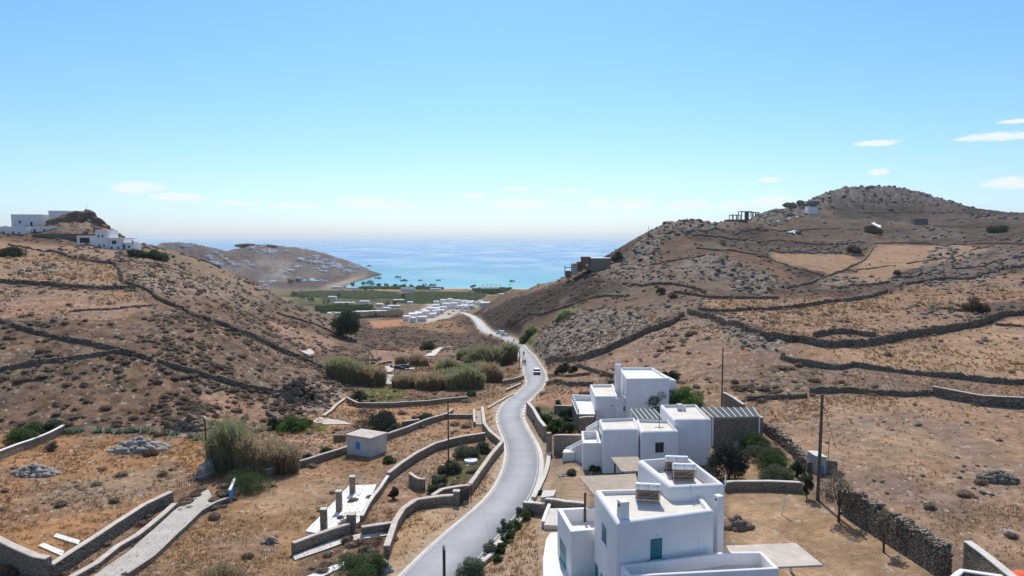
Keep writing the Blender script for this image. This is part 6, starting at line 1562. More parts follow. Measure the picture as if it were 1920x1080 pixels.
# headland villas
rng = np.random.default_rng(77); hb = farhouse('small white villa in the cluster on the crest of the headland', 470, 478, 462, 465, 9, 'white villas on the headland', None, (), ymin=1250, ymax=2000)
spots = []
clus = [(465, 500, 462, 476, 10), (500, 545, 470, 480, 8), (560, 600, 480, 492, 16), (585, 640, 488, 505, 20), (600, 670, 500, 515, 16), (555, 600, 522, 530, 7), (320, 360, 460, 464, 4), (345, 420, 473, 500, 12), (480, 520, 470, 476, 5), (600, 660, 526, 535, 8), (430, 480, 480, 500, 6), (520, 560, 500, 515, 4), (490, 520, 528, 540, 5)]
for a_, b_, c_, d_, k_ in clus:
    for q in range(k_): spots.append((rng.uniform(a_, b_), rng.uniform(c_, d_)))
kids = list(hb.children); hbz = hb.location.copy()
for u, v in spots:
    x, y, z = G(u, v, 1250, 2150)
    if z < 3: continue
    o = hb.copy(); C.objects.link(o)
    cl = 'crest of the headland' if v < 478 else ('middle slope of the headland' if v < 500 else 'lower slope near the shore of the headland')
    o['label'] = 'small white villa in the cluster on the ' + cl; o.location = (x, y, z); o.rotation_euler = (0, 0, rng.uniform(-.5, .5)); sc_ = rng.uniform(.5, 1.25); o.scale = (sc_ * rng.uniform(.8, 1.5), sc_, rng.uniform(.6, 1.3))
    for c_ in kids: d_ = c_.copy(); C.objects.link(d_); d_.parent = o
    
# ------------------------------------------------------------------ trees of the valley and the beach
def fartree(u, v, w, h, leaf, label, group, ymin=500, ymax=1500, name='tree', n_=9):
    rng = nrng(); x, y, z = G(u, v, ymin, ymax); s_ = y / FPX; w *= s_; h *= s_
    root = empty(name, (x, y, z), label, 'tree', group)
    cr = crown_clumps(rng, n_, w * .75, h * .75, h * .2, .1)
    V, F = leafcloud(cr, rng.uniform(.16, .28, len(cr)) * min(w, h * 1.6), 26, s_ * 1.1, rng); meshobj('crown', V + np.array([x, y, z]), F, leaf, root)
    MB().tube([(x, y, z - .5), (x, y, z + h * .5)], [h * .05, h * .03], 5).build('trunk', 'bark', root)
ft = [(660, 537, 20, 7), (682, 536, 16, 8), (696, 537, 20, 9), (712, 538, 14, 7), (724, 538, 14, 6), (742, 539, 14, 7), (755, 539, 16, 6), (770, 540, 16, 6), (786, 541, 12, 6), (797, 541, 16, 9), (812, 541, 20, 10), (684, 546, 14, 10), (888, 540, 18, 6), (905, 550, 16, 8), (920, 551, 18, 8), (935, 549, 14, 7), (560, 530, 18, 8), (545, 532, 14, 7),
      (756, 562, 12, 13), (610, 569, 22, 9), (585, 566, 16, 8), (632, 557, 18, 6), (725, 573, 18, 8), (740, 571, 12, 6), (697, 584, 16, 7), (680, 592, 24, 8), (650, 573, 12, 5), (702, 596, 22, 8), (570, 560, 24, 10), (552, 556, 18, 9), (608, 588, 18, 5), (640, 590, 16, 5)]
for i, (u, v, w, h) in enumerate(ft):
    shore = v < 545
    fartree(u, v, w, h, 'dark_leaf' if i % 3 else 'slate_leaf', 'dark rounded tree of the line behind the beach' if shore else ('small dark tree near the white valley houses' if i != 18 else 'single dark round tree beside the white villa in the valley'),
            'trees behind the beach' if shore else ('trees near the valley houses' if i != 18 else None))
for i, (u, v) in enumerate([(905, 541), (913, 541), (921, 541), (930, 541), (939, 542), (955, 541)]):
    x, y, z = G(u, v, 1000, 1400); r_ = empty('palm_tree', (x, y, z), 'small palm on the beach in front of the pale building', 'palm tree', 'palms on the beach'); rng = nrng()
    MB().tube([(x, y, z - .3), (x, y, z + 7)], [.35, .25], 5).build('trunk', 'bark', r_)
    V = []; F = []
    for q in range(16):
        a_ = q * .393; d_ = np.array([math.cos(a_), math.sin(a_), 0]); s_ = np.array([-math.sin(a_), math.cos(a_), 0]) * .5; o_ = np.array([x, y, z + 7]); b0 = len(V)
        V += [o_ - s_ * .3, o_ + s_ * .3, o_ + d_ * 1.8 + s_ + np.array([0, 0, .7]), o_ + d_ * 1.8 - s_ + np.array([0, 0, .7]), o_ + d_ * 3.6 + np.array([0, 0, -.6])]; F += [(b0, b0 + 1, b0 + 2, b0 + 3), (b0 + 3, b0 + 2, b0 + 4)]
    meshobj('crown', V, F, 'dark_leaf', r_)
# dense cane fields and orchards on the valley floor: uncountable
def thicket(poly, h, leaf, label, ymin, ymax, n_=4200, size=1.0):
    rng = nrng(); us = [p_[0] for p_ in poly]; vs = [p_[1] for p_ in poly]
    W = np.array([G(u, v, ymin, ymax)[:2] for u, v in poly])
    P = rng.uniform(W.min(0), W.max(0), (n_ * 3, 2)); m_ = inpoly(P[:, 0], P[:, 1], [tuple(w_) for w_ in W]); P = P[m_][:n_]
    z = Hs(P[:, 0], P[:, 1]); hh = h * (.55 + .6 * fbm(P[:, 0] / 25, P[:, 1] / 25, 3, 4))
    cr = np.column_stack([P, z + hh * rng.uniform(.2, .8, len(P))])
    V, F = leafcloud(cr, h * .45, 8, size, rng, .8); o = meshobj('cane_field', V, F, leaf, origin=(cr[:, 0].mean(), cr[:, 1].mean(), cr[:, 2].min())); tag(o, label, 'plants', kind='stuff')
thicket([(737, 568), (742, 556), (780, 549), (850, 549), (912, 553), (905, 561), (860, 566), (810, 570)], 3, 'field_leaf', 'large block of dense green canes on the valley floor', 700, 1300)
thicket([(545, 556), (560, 547), (640, 546), (700, 545), (748, 549), (744, 558), (690, 561), (620, 558)], 2, 'field_leaf', 'green fields and hedges left of the valley centre', 700, 1300)
thicket([(592, 584), (592, 577), (640, 573), (700, 575), (696, 583)], 3, 'green_leaf', 'green planted plot in front of the valley houses', 600, 1200, 2500)
thicket([(660, 598), (662, 593), (720, 589), (755, 586), (752, 594)], 4, 'scrub_leaf', 'dark hedge above the orange field', 500, 1000, 1500)

thicket([(665, 541), (690, 538), (760, 539.5), (830, 540.5), (832, 543), (760, 543), (690, 543)], 3.5, 'green_leaf', 'low dark greenery along the back of the beach', 1150, 1400, 1800, 1.2)
thicket([(885, 544), (900, 541.5), (960, 541.5), (950, 547), (925, 553), (893, 549)], 3.5, 'green_leaf', 'low greenery behind the right end of the beach', 1000, 1400, 1500, 1.2)
# ------------------------------------------------------------------ boats
def boat(u, v, L_, label):
    k_, s_ = ray(u, v); y = -CAMZ / s_; x = k_ * y
    r_ = empty('boat', (0, 0, 0), label, 'boat', 'boats moored in the bay'); b_ = L_ * .14; h = L_ * .11
    V = []
    for t_, w_, k2 in ((-.5, .8, 1.0), (-.2, 1, .9), (.2, .9, 1.0), (.5, .04, 1.5)):
        V += [(t_ * L_, -b_ * w_, h * k2), (t_ * L_, -b_ * w_ * .6, -.5), (t_ * L_, b_ * w_ * .6, -.5), (t_ * L_, b_ * w_, h * k2)]
    F = [(i * 4 + j, i * 4 + j + 1, (i + 1) * 4 + j + 1, (i + 1) * 4 + j) for i in range(3) for j in range(3)] + [(0, 3, 2, 1), (12, 13, 14, 15)] + [(i * 4 + 3, i * 4, (i + 1) * 4, (i + 1) * 4 + 3) for i in range(3)]
    meshobj('hull', V, F, 'boat_hull', r_)
    cb_ = MB().box((-L_ * .1, 0, h + L_ * .05), (L_ * .34, b_ * 1.2, L_ * .1)).build('cabin', 'boat_hull', r_)
    MB().box((-L_ * .1, -b_ * .61, h + L_ * .06), (L_ * .26, .06, L_ * .03)).build('window', 'dark_void', cb_)
    MB().tube([(L_ * .08, 0, h), (L_ * .08, 0, h + L_ * .4)], .1, 5).build('mast', 'boat_hull', r_)
    r_.location = (x, y, .1); r_.rotation_euler = (0, 0, random.Random(int(u)).uniform(-.6, .6) + (3.1 if int(u) % 2 else 0))
for u, v, l_, lab in [(692, 499, 17, 'boat farthest out off the headland tip'), (709, 522, 17, 'boat nearest the rocky shore'), (694, 528, 13, 'small boat close inshore by the headland'), (746, 520, 16, 'boat in the middle of the bay, left group'), (757, 526.5, 18, 'longest boat closer to the beach'), (788, 526, 11, 'small boat between the middle ones'), (822, 526, 12, 'boat in the middle of the turquoise water'), (960, 527.5, 14, 'boat far to the right near the slope')]:
    boat(u, v, l_, lab)

# ------------------------------------------------------------------ cars
def car(name, paint, label, x, y, z, rot, van=False):
    r_ = empty(name, (0, 0, 0), label, 'van' if van else 'car')
    L_, W_, Hh = (4.4, 1.8, 2.0) if van else (3.9, 1.68, 1.5)
    if van: prof = [(-L_/2, .35), (-L_/2, 1.2), (-L_/2 + .05, Hh), (L_/2 - 1.2, Hh), (L_/2 - .6, 1.15), (L_/2, .95), (L_/2, .35)]
    else: prof = [(-L_/2, .35), (-L_/2, .85), (-L_/2 + .25, .95), (-L_/2 + .55, Hh - .05), (-.1, Hh), (.45, Hh - .12), (1.05, .98), (L_/2 - .1, .8), (L_/2, .6), (L_/2, .35)]
    n_ = len(prof); V = []
    for sy, k2 in ((-1, 1.0), (1, 1.0)):
        for px_, pz_ in prof: V.append((px_, sy * W_ / 2 * (1 - .16 * max(0, (pz_ - .85)) / (Hh - .85)), pz_))
    F = [tuple(range(n_))[::-1], tuple(range(n_, 2 * n_))] + [(i, (i + 1) % n_, n_ + (i + 1) % n_, n_ + i) for i in range(n_)]
    body = meshobj('body', V, F, paint, r_)
    m_ = body.modifiers.new('bevel', 'BEVEL'); m_.width = .05; m_.segments = 2
    wi = W_ / 2
    def yy(z_): return wi * (1 - .16 * max(0, z_ - .85) / (Hh - .85)) + .006
    # glass
    if not van:
        zt_, zb_ = Hh - .12, .98
        for sy in (-1, 1):
            MB().add([(-L_/2 + .62, sy * yy(zb_), zb_), (.9, sy * yy(zb_), zb_), (.42, sy * yy(zt_), zt_), (-L_/2 + .75, sy * yy(zt_), zt_)], [(0, 1, 2, 3)]).build('side_window', 'dark_void', r_)
        MB().add([(.50, -.62, Hh - .17), (.50, .62, Hh - .17), (1.04, .72, 1.0), (1.04, -.72, 1.0)], [(0, 1, 2, 3)]).build('windscreen', 'dark_void', r_)
        MB().add([(-L_/2 + .25, -.7, 1.0), (-L_/2 + .25, .7, 1.0), (-L_/2 + .52, .6, Hh - .12), (-L_/2 + .52, -.6, Hh - .12)], [(0, 1, 2, 3)]).build('rear_window', 'dark_void', r_)
    else:
        MB().add([(L_/2 - 1.14, -.65, Hh - .1), (L_/2 - 1.14, .65, Hh - .1), (L_/2 - .6, .75, 1.2), (L_/2 - .6, -.75, 1.2)], [(0, 1, 2, 3)]).build('windscreen', 'dark_void', r_)
        for sy in (-1, 1): MB().add([(0.1, sy * yy(1.25), 1.25), (1.2, sy * yy(1.25), 1.25), (.95, sy * yy(1.8), 1.8), (0.1, sy * yy(1.8), 1.8)], [(0, 1, 2, 3)]).build('side_window', 'dark_void', r_)
    MB().box((-L_/2 - .03, 0, .48), (.1, W_ * .94, .24)).build('bumper', 'black_rubber', r_); MB().box((L_/2 + .03, 0, .46), (.1, W_ * .94, .2)).build('bumper', 'black_rubber', r_)
    for sx in (-1, 1):
        for sy in (-1, 1):
            w_ = MB().tube([(sx * L_ * .33, sy * (wi - .16), .31), (sx * L_ * .33, sy * (wi + .01), .31)], .31, 14).build('wheel', 'black_rubber', r_)
            MB().tube([(sx * L_ * .33, sy * (wi + .012), .31), (sx * L_ * .33, sy * (wi + .03), .31)], .18, 10).build('rim', 'steel', w_)
    for sy in (-1, 1):
        MB().box((L_/2 - .01, sy * wi * .72, .68), (.08, .28, .14)).build('headlight', 'white_paint', r_); MB().box((-L_/2 + .01, sy * wi * .8, .78), (.08, .16, .2)).build('tail_light', 'red_cloth', r_)
    r_.location = (x, y, z); r_.rotation_euler = (0, 0, rot); return r_
def roadz_at(u, v):
    P3 = np.array([G(u, v)]); i = int(np.argmin(np.hypot(RC[:, 0] - P3[0, 0], RC[:, 1] - P3[0, 1]))); return RC[i], tan[i], P3[0]
rc_, tn, p_ = roadz_at(1007, 706); car('car', 'car_white', 'white hatchback driving away along the road bend', p_[0], p_[1] + 1.9, rc_[2] + .01, math.atan2(tn[1], tn[0]))
rc_, tn, p_ = roadz_at(939, 628); car('parked_van', 'car_white', 'white van parked at the far bend of the road', p_[0], p_[1], H(p_[0], p_[1]) + .1, 2.7, True)
p_ = G(948, 632); car('parked_car', 'car_white', 'small white car parked just behind the van at the bend', p_[0] - .5, p_[1], H(p_[0] - .5, p_[1]) + .12, 2.4)
for i, (u, v, pt, lab) in enumerate([(858, 580, 'car_grey', 'grey car at the village entrance'), (850, 584, 'car_white', 'white car parked in the village yard'), (842, 590, 'car_grey', 'dark car parked lowest in the village yard'), (866, 583, 'car_white', 'white car on the village road')]):
    p_ = G(u, v, 450, 800); car('parked_car', pt, lab, p_[0], p_[1], p_[2] + .05, .4 + i)

# ------------------------------------------------------------------ people on the road
def skin_obj(name, verts, edges, radii, mat, parent, rooti=0):
    me = bpy.data.meshes.new(name); me.from_pydata(verts, edges, []); me.update(); me.materials.append(MATS[mat])
    o = bpy.data.objects.new(name, me); link(o, parent); m_ = o.modifiers.new('skin', 'SKIN')
    for i, r in enumerate(radii): d_ = me.skin_vertices[0].data[i]; d_.radius = (r, r); d_.use_root = (i == rooti)
    s_ = o.modifiers.new('sub', 'SUBSURF'); s_.levels = 1; s_.render_levels = 1; return o
def person(x, y, z, rot, label, top, swing=.25):
    r_ = empty('person', (0, 0, 0), label, 'person', None)
    s_ = swing
    J = [(0, 0, .95), (0, 0, 1.2), (0, 0, 1.42), (0, 0, 1.53), (0, 0, 1.64), (0, 0, 1.74), (.09, 0, .9), (.1, s_, .5), (.1, s_ * .8, .08), (.1, s_ * .8 + .16, .04), (-.09, 0, .9), (-.1, -s_ * .4, .5), (-.1, -s_ * 1.2, .1), (-.1, -s_ * 1.2 + .16, .04),
         (.19, 0, 1.4), (.25, -s_ * .5, 1.12), (.25, -s_ * .2, .86), (.25, -s_ * .1, .76), (-.19, 0, 1.4), (-.25, s_ * .5, 1.12), (-.25, s_ * .9, .88), (-.25, s_, .78)]
    E_ = [(0, 1), (1, 2), (2, 3), (3, 4), (4, 5), (0, 6), (6, 7), (7, 8), (8, 9), (0, 10), (10, 11), (11, 12), (12, 13), (2, 14), (14, 15), (15, 16), (16, 17), (2, 18), (18, 19), (19, 20), (20, 21)]
    R_ = [.13, .12, .13, .055, .1, .085, .09, .065, .045, .045, .09, .065, .045, .045, .055, .045, .035, .035, .055, .045, .035, .035]
    skin_obj('body', J, E_, R_, 'skin', r_)
    skin_obj('shirt', [J[i] for i in (0, 1, 2, 14, 15, 18, 19)], [(0, 1), (1, 2), (2, 3), (3, 4), (2, 5), (5, 6)], [.15, .14, .15, .075, .06, .075, .06], top, r_)
    skin_obj('trousers', [J[i] for i in (0, 6, 7, 8, 10, 11, 12)], [(0, 1), (1, 2), (2, 3), (0, 4), (4, 5), (5, 6)], [.15, .11, .085, .06, .11, .085, .06], 'dark_cloth', r_)
    hr = MB(); V, F = blob_unit(np.random.default_rng(2), 2); hr.add(V * np.array([.105, .115, .1]) + np.array([0, -.02, 1.73]), [tuple(f) for f in F]); hr.build('hair', 'dark_void', r_)
    r_.location = (x, y, z); r_.rotation_euler = (0, 0, rot); return r_
for u, v, rot, lab, top in [(982, 670, 0.2, 'person in black walking alone along the road', 'dark_cloth'), (984.6, 687, .1, 'person in dark clothes walking on the road beside another', 'dark_cloth'), (980.6, 686, .1, 'person in dark red walking on the verge beside the road', 'red_cloth'), (963.5, 645, .3, 'farthest person standing on the road at the crest', 'dark_cloth')]:
    p_ = G(u, v); person(p_[0], p_[1], max(p_[2], roadz_at(u, v)[0][2] if u > 981 or u < 970 else p_[2]) + .02, rot, lab, top)
# scrap heap
p_ = G(752, 693); rng = nrng(); mb = MB()
for k_ in range(40):
    mb.box((p_[0] + rng.normal(0, 1.1), p_[1] + rng.normal(0, .7), p_[2] + rng.uniform(.1, 1.0)), tuple(rng.uniform(.5, 1.3, 3)), rng.uniform(0, 3))
tag(mb.build('scrap_heap', 'dark_void'), 'heap of dark scrap in the gully beside the reeds', 'scrap heap')
for dx, dz, lab in ((2.6, .6, 'right'), (-1.2, .2, 'left')):
    tag(MB().box((p_[0] + dx, p_[1] - 1.4, p_[2] + dz), (2.6, 1.0, .12), .2).build('white_board', 'white_paint'), 'white board lying at the %s of the dark scrap heap' % lab, 'board')
# orange parasol at the very corner
x, y, z = at(1930, 1084, 78.3); r_ = empty('parasol', (x, y, 76.8), 'orange fabric parasol cut off by the lower right corner', 'parasol')
V = [(x, y, 78.75)] + [(x + 1.1 * math.cos(q * math.pi / 4), y + 1.1 * math.sin(q * math.pi / 4), 78.3) for q in range(8)] + [(x + 1.08 * math.cos(q * math.pi / 4), y + 1.08 * math.sin(q * math.pi / 4), 78.12) for q in range(8)]
meshobj('canopy', V, [(0, 1 + q, 1 + (q + 1) % 8) for q in range(8)] + [(1 + q, 9 + q, 9 + (q + 1) % 8, 1 + (q + 1) % 8) for q in range(8)], 'orange_cloth', r_)
MB().tube([(x, y, 76.5), (x, y, 78.74)], .03, 6).build('pole', 'white_paint', r_)

# ------------------------------------------------------------------ rubble heaps, outcrops, boulders, scrub, grass
rng = np.random.default_rng(5)
rock_units = [blob_unit(np.random.default_rng(40 + i), 1) for i in range(6)]
def rubble(u, v, wpx, hpx, label, n_=260, size=.33, mat='pale_stone', name='rubble_heap'):
    x, y, z = G(u, v); w = wpx * y / FPX; h = hpx * y / FPX * .8; y += w * .2
    a_ = rng.uniform(0, 6.28, n_); q = rng.uniform(0, 1, n_) ** .6
    px_ = x + np.cos(a_) * q * w / 2; py_ = y + np.sin(a_) * q * w * .32
    P_ = np.column_stack([px_, py_, Hs(px_, py_) + h * (1 - q) * rng.uniform(.3, 1, n_)])
    S_ = size * rng.uniform(.4, 1.3, n_)
    V, F = scatter(rock_units, P_, S_, rng.uniform(0, 6, n_), rng.uniform(.4, .9, n_)); tag(meshobj(name, V, F, mat), label, 'rubble heap')
rubble(55, 893, 84, 26, 'grey rubble heap near the left edge')
rubble(250, 848, 110, 30, 'larger rubble heap with pale slabs in the orange field', 340, .42)
rubble(720, 1072, 26, 30, 'white rubble at the end of the road wall', 120, .25)
rubble(1058, 893, 22, 8, 'small heap of white stones on the bare plot', 30, .22)
rubble(505, 1020, 30, 12, 'few stones and weeds in the lower left field', 24, .3)
rubble(350, 806, 60, 34, 'pale rocks behind the agave hedge', 200, .45, 'tan_rock')
rubble(560, 755, 110, 60, 'tumbled brown rocks at the foot of the left slope', 420, .6, 'tan_rock')
rubble(1880, 905, 70, 26, 'low grey rocks in the stony field at the right', 130, .4, 'grey_rock')
rubble(1385, 992, 50, 26, 'cut bank of tan rocks beside the nearest house', 120, .4, 'tan_rock')
rubble(1100, 960, 4, 4, 'pebbles beside the low white wall', 12, .1)
# big rocks: knoll on the left hilltop
def outcrop(spots, label, mat, name='rock_outcrop', sub=3):
    Vs, Fs, off = [], [], 0; r0 = nrng()
    for x, y, z, sx_, sy_, sz_ in spots:
        V, F = blob_unit(r0, sub); nn = fbm(V[:, 0] * 1.6 + x, V[:, 1] * 1.6 + V[:, 2] * 2.1 + y, 3, 9); V = V / np.linalg.norm(V, axis=1)[:, None] * (.62 + .7 * nn)[:, None] * r0.uniform(.93, 1.07, len(V))[:, None]
        V = V * np.array([sx_, sy_, sz_]) + np.array([x, y, z]); Vs.append(V); Fs.append(F + off); off += len(V)
    tag(meshobj(name, np.concatenate(Vs), np.concatenate(Fs), mat), label, 'rocks')
def oc(lst, Y): # (u, v centre, half width px, half height px)
    out = []
    for u, v, a_, b_ in lst:
        x, y, z = aty(u, v, Y); s_ = Y / FPX; out.append((x, y, z, a_ * s_, a_ * s_ * .8, b_ * s_))
    return out
outcrop(oc([(150, 418, 30, 24), (130, 424, 30, 18), (164, 414, 18, 20), (175, 428, 22, 22), (190, 434, 18, 16), (152, 434, 30, 13), (110, 428, 22, 16), (206, 442, 16, 12), (142, 406, 14, 10), (120, 412, 14, 9), (222, 446, 10, 8)], 335), 'reddish brown rocky knoll crowning the left hilltop', 'knoll_rock')
def knob(u, v, Y, w, h, lab):
    r0 = nrng(); L0 = [(u + r0.uniform(-.5, .5) * w, v + r0.uniform(-.1, .7) * h, w * r0.uniform(.12, .26), h * r0.uniform(.3, .55)) for _ in range(9)]
    outcrop(oc(L0, Y), lab, 'grey_rock', sub=2)
knob(1660, 357, 1000, 60, 12, 'twin rocky knobs on the summit of the right hill')
knob(1620, 358, 990, 40, 9, 'rock rib between the knobs and the crest of the summit')
knob(1700, 361, 1000, 50, 8, 'rock rib right of the twin knobs on the summit')
knob(1574, 361, 955, 36, 10, 'rocky crest left of the summit of the right hill')
knob(1272, 419, 415, 60, 14, 'rocky crest at the first shoulder of the right skyline')
knob(1235, 432, 382, 34, 14, 'rocks below the first shoulder of the right skyline')
knob(1500, 380, 760, 50, 14, 'pale rocks above the grey blockhouse on the ridge')
knob(1465, 398, 680, 50, 14, 'rocks between the concrete frame and the blockhouse')
knob(480, 459, 1880, 60, 5, 'rocky top of the far headland')
# outcrop boulders scattered in the rocky zones: 300 individually, the rest as one
def zone_points(n_, seed, wfun, rmin=34, rmax=900, spread=.72):
    r0 = np.random.default_rng(seed); th_ = r0.uniform(-spread, spread, n_); lr_ = r0.uniform(math.log(rmin), math.log(rmax), n_)
    a_ = np.interp(th_, th, np.arange(len(th))).astype(int); b_ = np.interp(lr_, lr, np.arange(len(lr))).astype(int)
    w_ = wfun(b_, a_); k_ = r0.uniform(0, 1, n_) < w_; r = np.exp(lr_[k_])
    return r * np.sin(th_[k_]), r * np.cos(th_[k_]), r
def infr(x, y, z):
    u, v, c = topx(x, y, z); return (u > 0) & (u < 1920) & (v > 0) & (v < 1080) & (c > 0)
houseclear = lambda x, y: ~(((x > 2) & (x < 33) & (y > 38) & (y < 102)))
rd = lambda x, y: np.interp(0, [0], [0])
def roadd(x, y):
    out = np.full(len(x), 1e3)
    for p_ in RC[::3]: out = np.minimum(out, np.hypot(x - p_[0], y - p_[1]) - p_[3] / 2)
    return out
bx, by, br_ = zone_points(110000, 91, lambda b_, a_: np.clip(rock[b_, a_] * .24 * smooth(.42, .62, ridged[b_, a_]) * 1.6, 0, .6) * (GZ[b_, a_] > 4), 50, 1250)
ok = houseclear(bx, by) & (roadd(bx, by) > 1.5); bx, by, br_ = bx[ok], by[ok], br_[ok]
r0 = np.random.default_rng(92); bs_ = np.clip(br_ * .0034, .25, 2.6) * r0.uniform(.35, 1.25, len(bx)); bz_ = Hs(bx, by) + bs_ * .12
app = bs_ / br_ * infr(bx, by, bz_); order = np.argsort(-app); big = order[:300]; rest = order[300:]
grey = ('grey_rock', 'tan_rock')
rm_ = {}
for mt in grey:
    for i, (V, F) in enumerate([blob_unit(np.random.default_rng(140 + i), 2) for i in range(5)]):
        me = bpy.data.meshes.new('boulder'); me.from_pydata(V.tolist(), [], F.tolist()); me.materials.append(MATS[mt]); me.update(); rm_[(mt, i)] = me
for j, i in enumerate(big):
    mt = 'tan_rock' if bx[i] < -25 else 'grey_rock'
    o = bpy.data.objects.new('boulder', rm_[(mt, j % 5)]); C.objects.link(o); o.location = (bx[i], by[i], bz_[i]); o.rotation_euler = (r0.uniform(-.4, .4), r0.uniform(-.4, .4), r0.uniform(0, 6)); s_ = bs_[i]; o.scale = (s_ * r0.uniform(.8, 1.5), s_, s_ * r0.uniform(.45, .8))
    u_, v_, _c = [float(q_) for q_ in topx(bx[i], by[i], bz_[i])]
    if mt == 'tan_rock':
        w_ = 'near the crest of the left hill' if v_ < 560 else ('on the middle of the left slope' if v_ < 700 else 'at the foot of the left slope')
        tag(o, 'weathered tan boulder among the rocks ' + w_, 'boulder', 'tan boulders ' + w_)
    else:
        w_ = ('along the skyline of the right hill' if v_ < 440 else 'on the outcrop above the road bend' if u_ < 1215 and v_ > 560 else 'on the outcrop at the bend of the long retaining wall' if u_ < 1500 and v_ > 600 else
              'on the far right upper slope' if u_ > 1640 and v_ < 560 else 'in the large stony field at the right' if v_ > 720 else 'on the middle of the right slope')
        tag(o, 'weathered grey boulder ' + w_, 'boulder', 'grey boulders ' + w_)
rest = rest[:14000]
for side, mt, lab in ((-1, 'tan_rock', 'countless small tan rocks strewn over the left hill'), (1, 'grey_rock', 'countless small grey rocks strewn over the right hill')):
    s_ = rest[(bx[rest] < -25) if side < 0 else (bx[rest] >= -25)]
    V, F = scatter(rock_units, np.column_stack([bx[s_], by[s_], bz_[s_]]), bs_[s_], r0.uniform(0, 6, len(s_)), r0.uniform(.45, .85, len(s_)))
    tag(meshobj('strewn_rocks', V, F, mt, origin=(0, 60 * 1.0, 76)), lab, 'rocks', kind='stuff')
# loose stones near
sx_, sy_, sr_ = zone_points(26000, 95, lambda b_, a_: np.clip(.05 + .5 * smooth(.5, .7, rg(6, 411)[b_, a_]), 0, 1) * (GX[b_, a_] * 0 + 1) * (roaddist[b_, a_] > 1), 36, 190)
ok = houseclear(sx_, sy_); sx_, sy_, sr_ = sx_[ok], sy_[ok], sr_[ok]; ss = np.clip(sr_ * .0012, .07, .2) * r0.uniform(.5, 1.5, len(sx_))
V, F = scatter([blob_unit(np.random.default_rng(240 + i), 1) for i in range(3)], np.column_stack([sx_, sy_, Hs(sx_, sy_) + ss * .1]), ss, r0.uniform(0, 6, len(ss)), r0.uniform(.4, .8, len(ss)))
tag(meshobj('loose_stones', V, F, 'pale_stone', origin=(0, 60, 76)), 'small loose stones scattered over the dry ground', 'stones', kind='stuff')
# scrub cushions
qx, qy, qr = zone_points(120000, 61, lambda b_, a_: np.clip(dens[b_, a_] ** 1.25 * (.15 + 1.3 * smooth(.40, .66, rg(9, 431)[b_, a_])) * np.where(GX[b_, a_] < -8, .75, .55), 0, .9) * (GZ[b_, a_] > 4) * (roaddist[b_, a_] > 1.2), 36, 620)
ok = houseclear(qx, qy); qx, qy, qr = qx[ok], qy[ok], qr[ok]
r1 = np.random.default_rng(62); qs = (.2 + .55 * r1.uniform(0, 1, len(qx)) ** 2.0) * np.clip((qr / 110) ** .35, .8, 1.7); qz = Hs(qx, qy) + qs * .12
app = qs / qr * infr(qx, qy, qz); order = np.argsort(-app); big = order[:300]; rest = order[300:20300]
sm_ = []
for i in range(6):
    V, F = shrub_unit(np.random.default_rng(70 + i), 260, 2, .085); me = bpy.data.meshes.new('scrub_bush'); me.from_pydata(V.tolist(), [], F.tolist()); me.materials.append(MATS['scrub_brown' if i % 2 else 'scrub_leaf']); me.update(); sm_.append(me)
for j, i in enumerate(big):
    o = bpy.data.objects.new('scrub_bush', sm_[j % 6]); C.objects.link(o); o.location = (qx[i], qy[i], qz[i]); o.rotation_euler = (0, 0, r1.uniform(0, 6)); s_ = qs[i]; o.scale = (s_ * r1.uniform(.8, 1.5), s_, s_ * r1.uniform(.5, .85))
    u_, v_, _c = [float(q_) for q_ in topx(qx[i], qy[i], qz[i])]
    w_ = ('in the orange field at the lower left' if u_ < 500 and v_ > 820 else 'on the scrub slope at the left' if u_ < 620 else 'in the terraced plots left of the road' if u_ < 960 and v_ > 700 else
          'in the dry garden behind the nearest house' if v_ > 900 and u_ < 1600 else 'in the large stony field at the right' if v_ > 735 and u_ > 1400 else 'between the stone walls of the right slope' if u_ > 1000 else 'beyond the reeds')
    tag(o, ('broad ' if s_ > .62 else 'small ') + ('brown' if (j % 6) % 2 else 'greyish') + ' cushion shrub ' + w_, 'shrub', 'low cushion shrubs ' + w_)
su = [shrub_unit(np.random.default_rng(80 + i), 40, 1, .16) for i in range(4)]
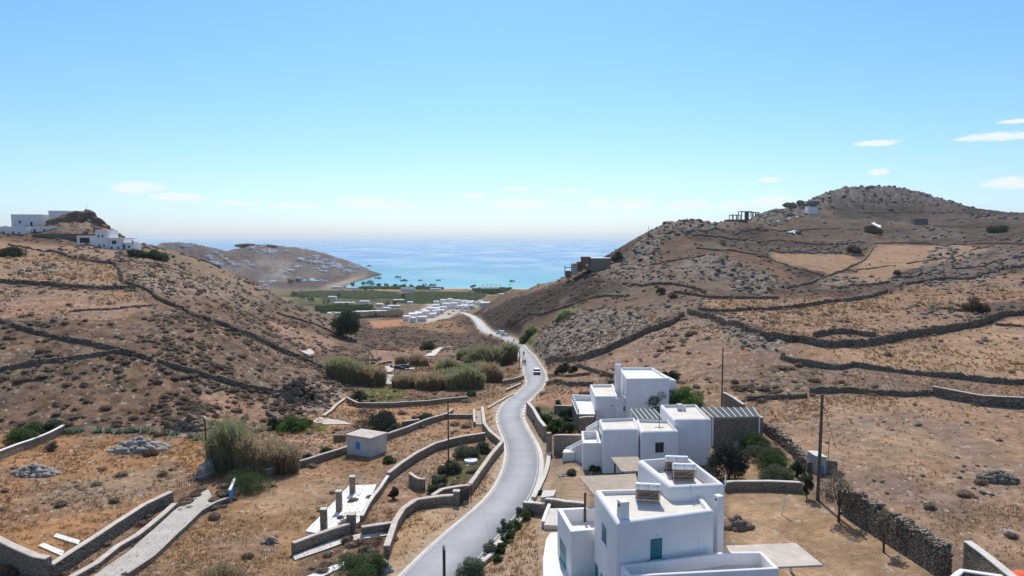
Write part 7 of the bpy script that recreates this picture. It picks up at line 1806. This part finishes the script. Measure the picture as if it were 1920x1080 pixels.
for k_, mt in enumerate(('scrub_leaf', 'scrub_brown')):
    s_ = rest[k_::2]
    V, F = scatter(su, np.column_stack([qx[s_], qy[s_], qz[s_]]), qs[s_], r1.uniform(0, 6, len(s_)), r1.uniform(.5, .85, len(s_)))
    tag(meshobj('hillside_scrub', V, F, mt, origin=(0, 100, 76)), ['greyish', 'brown'][k_] + ' low scrub covering the farther hillsides', 'scrub', kind='stuff')
# dry grass tufts
gx_, gy_, gr_ = zone_points(110000, 55, lambda b_, a_: np.clip(.75 - dens[b_, a_] * 1.2, 0, 1) * (.25 + .9 * smooth(.42, .6, rg(5, 471)[b_, a_])) * (.15 + smooth(.42, .6, rg(24, 481)[b_, a_])) * (roaddist[b_, a_] > .8), 36, 300)
ok = houseclear(gx_, gy_); gx_, gy_, gr_ = gx_[ok], gy_[ok], gr_[ok]; k_ = len(gx_); r2 = np.random.default_rng(56)
gz_ = Hs(gx_, gy_); nb = 5; P_ = np.repeat(np.column_stack([gx_, gy_, gz_]), nb, 0); m_ = len(P_)
a_ = r2.uniform(0, 6.28, m_); hh = r2.uniform(.10, .32, m_) * np.repeat(np.clip(gr_ / 90, .8, 2.6), nb); wd = .045 * np.repeat(np.clip(gr_ / 60, .8, 3.6), nb)
P_[:, :2] += r2.normal(0, .10, (m_, 2)); ln = r2.normal(0, .5, (m_, 2)) * hh[:, None]
V = np.stack([P_ - np.column_stack([np.cos(a_) * wd, np.sin(a_) * wd, a_ * 0 + .03]), P_ + np.column_stack([np.cos(a_) * wd, np.sin(a_) * wd, a_ * 0 - .03]), P_ + np.column_stack([ln, hh])], 1).reshape(-1, 3)
tag(meshobj('dry_grass', V, np.arange(m_ * 3).reshape(-1, 3), 'dry_grass', origin=(0, 60, 76)), 'dry straw coloured grass over the fields', 'grass', kind='stuff')

# ------------------------------------------------------------------ haze
m, nt, b = newmat('haze_air'); nt.nodes.remove(b)
pv = N(nt, 'ShaderNodeVolumePrincipled'); pv.inputs['Color'].default_value = (0.93, 0.97, 1.0, 1); pv.inputs['Density'].default_value = HAZE; pv.inputs['Anisotropy'].default_value = 0.3
L(nt, pv.outputs[0], nt.nodes['Material Output'].inputs['Volume'])
hz_o = MB().box((0, 0, 95), (150000, 150000, 250)).build('haze', 'haze_air', origin=(0, 0, 0)); tag(hz_o, None, kind='stuff')
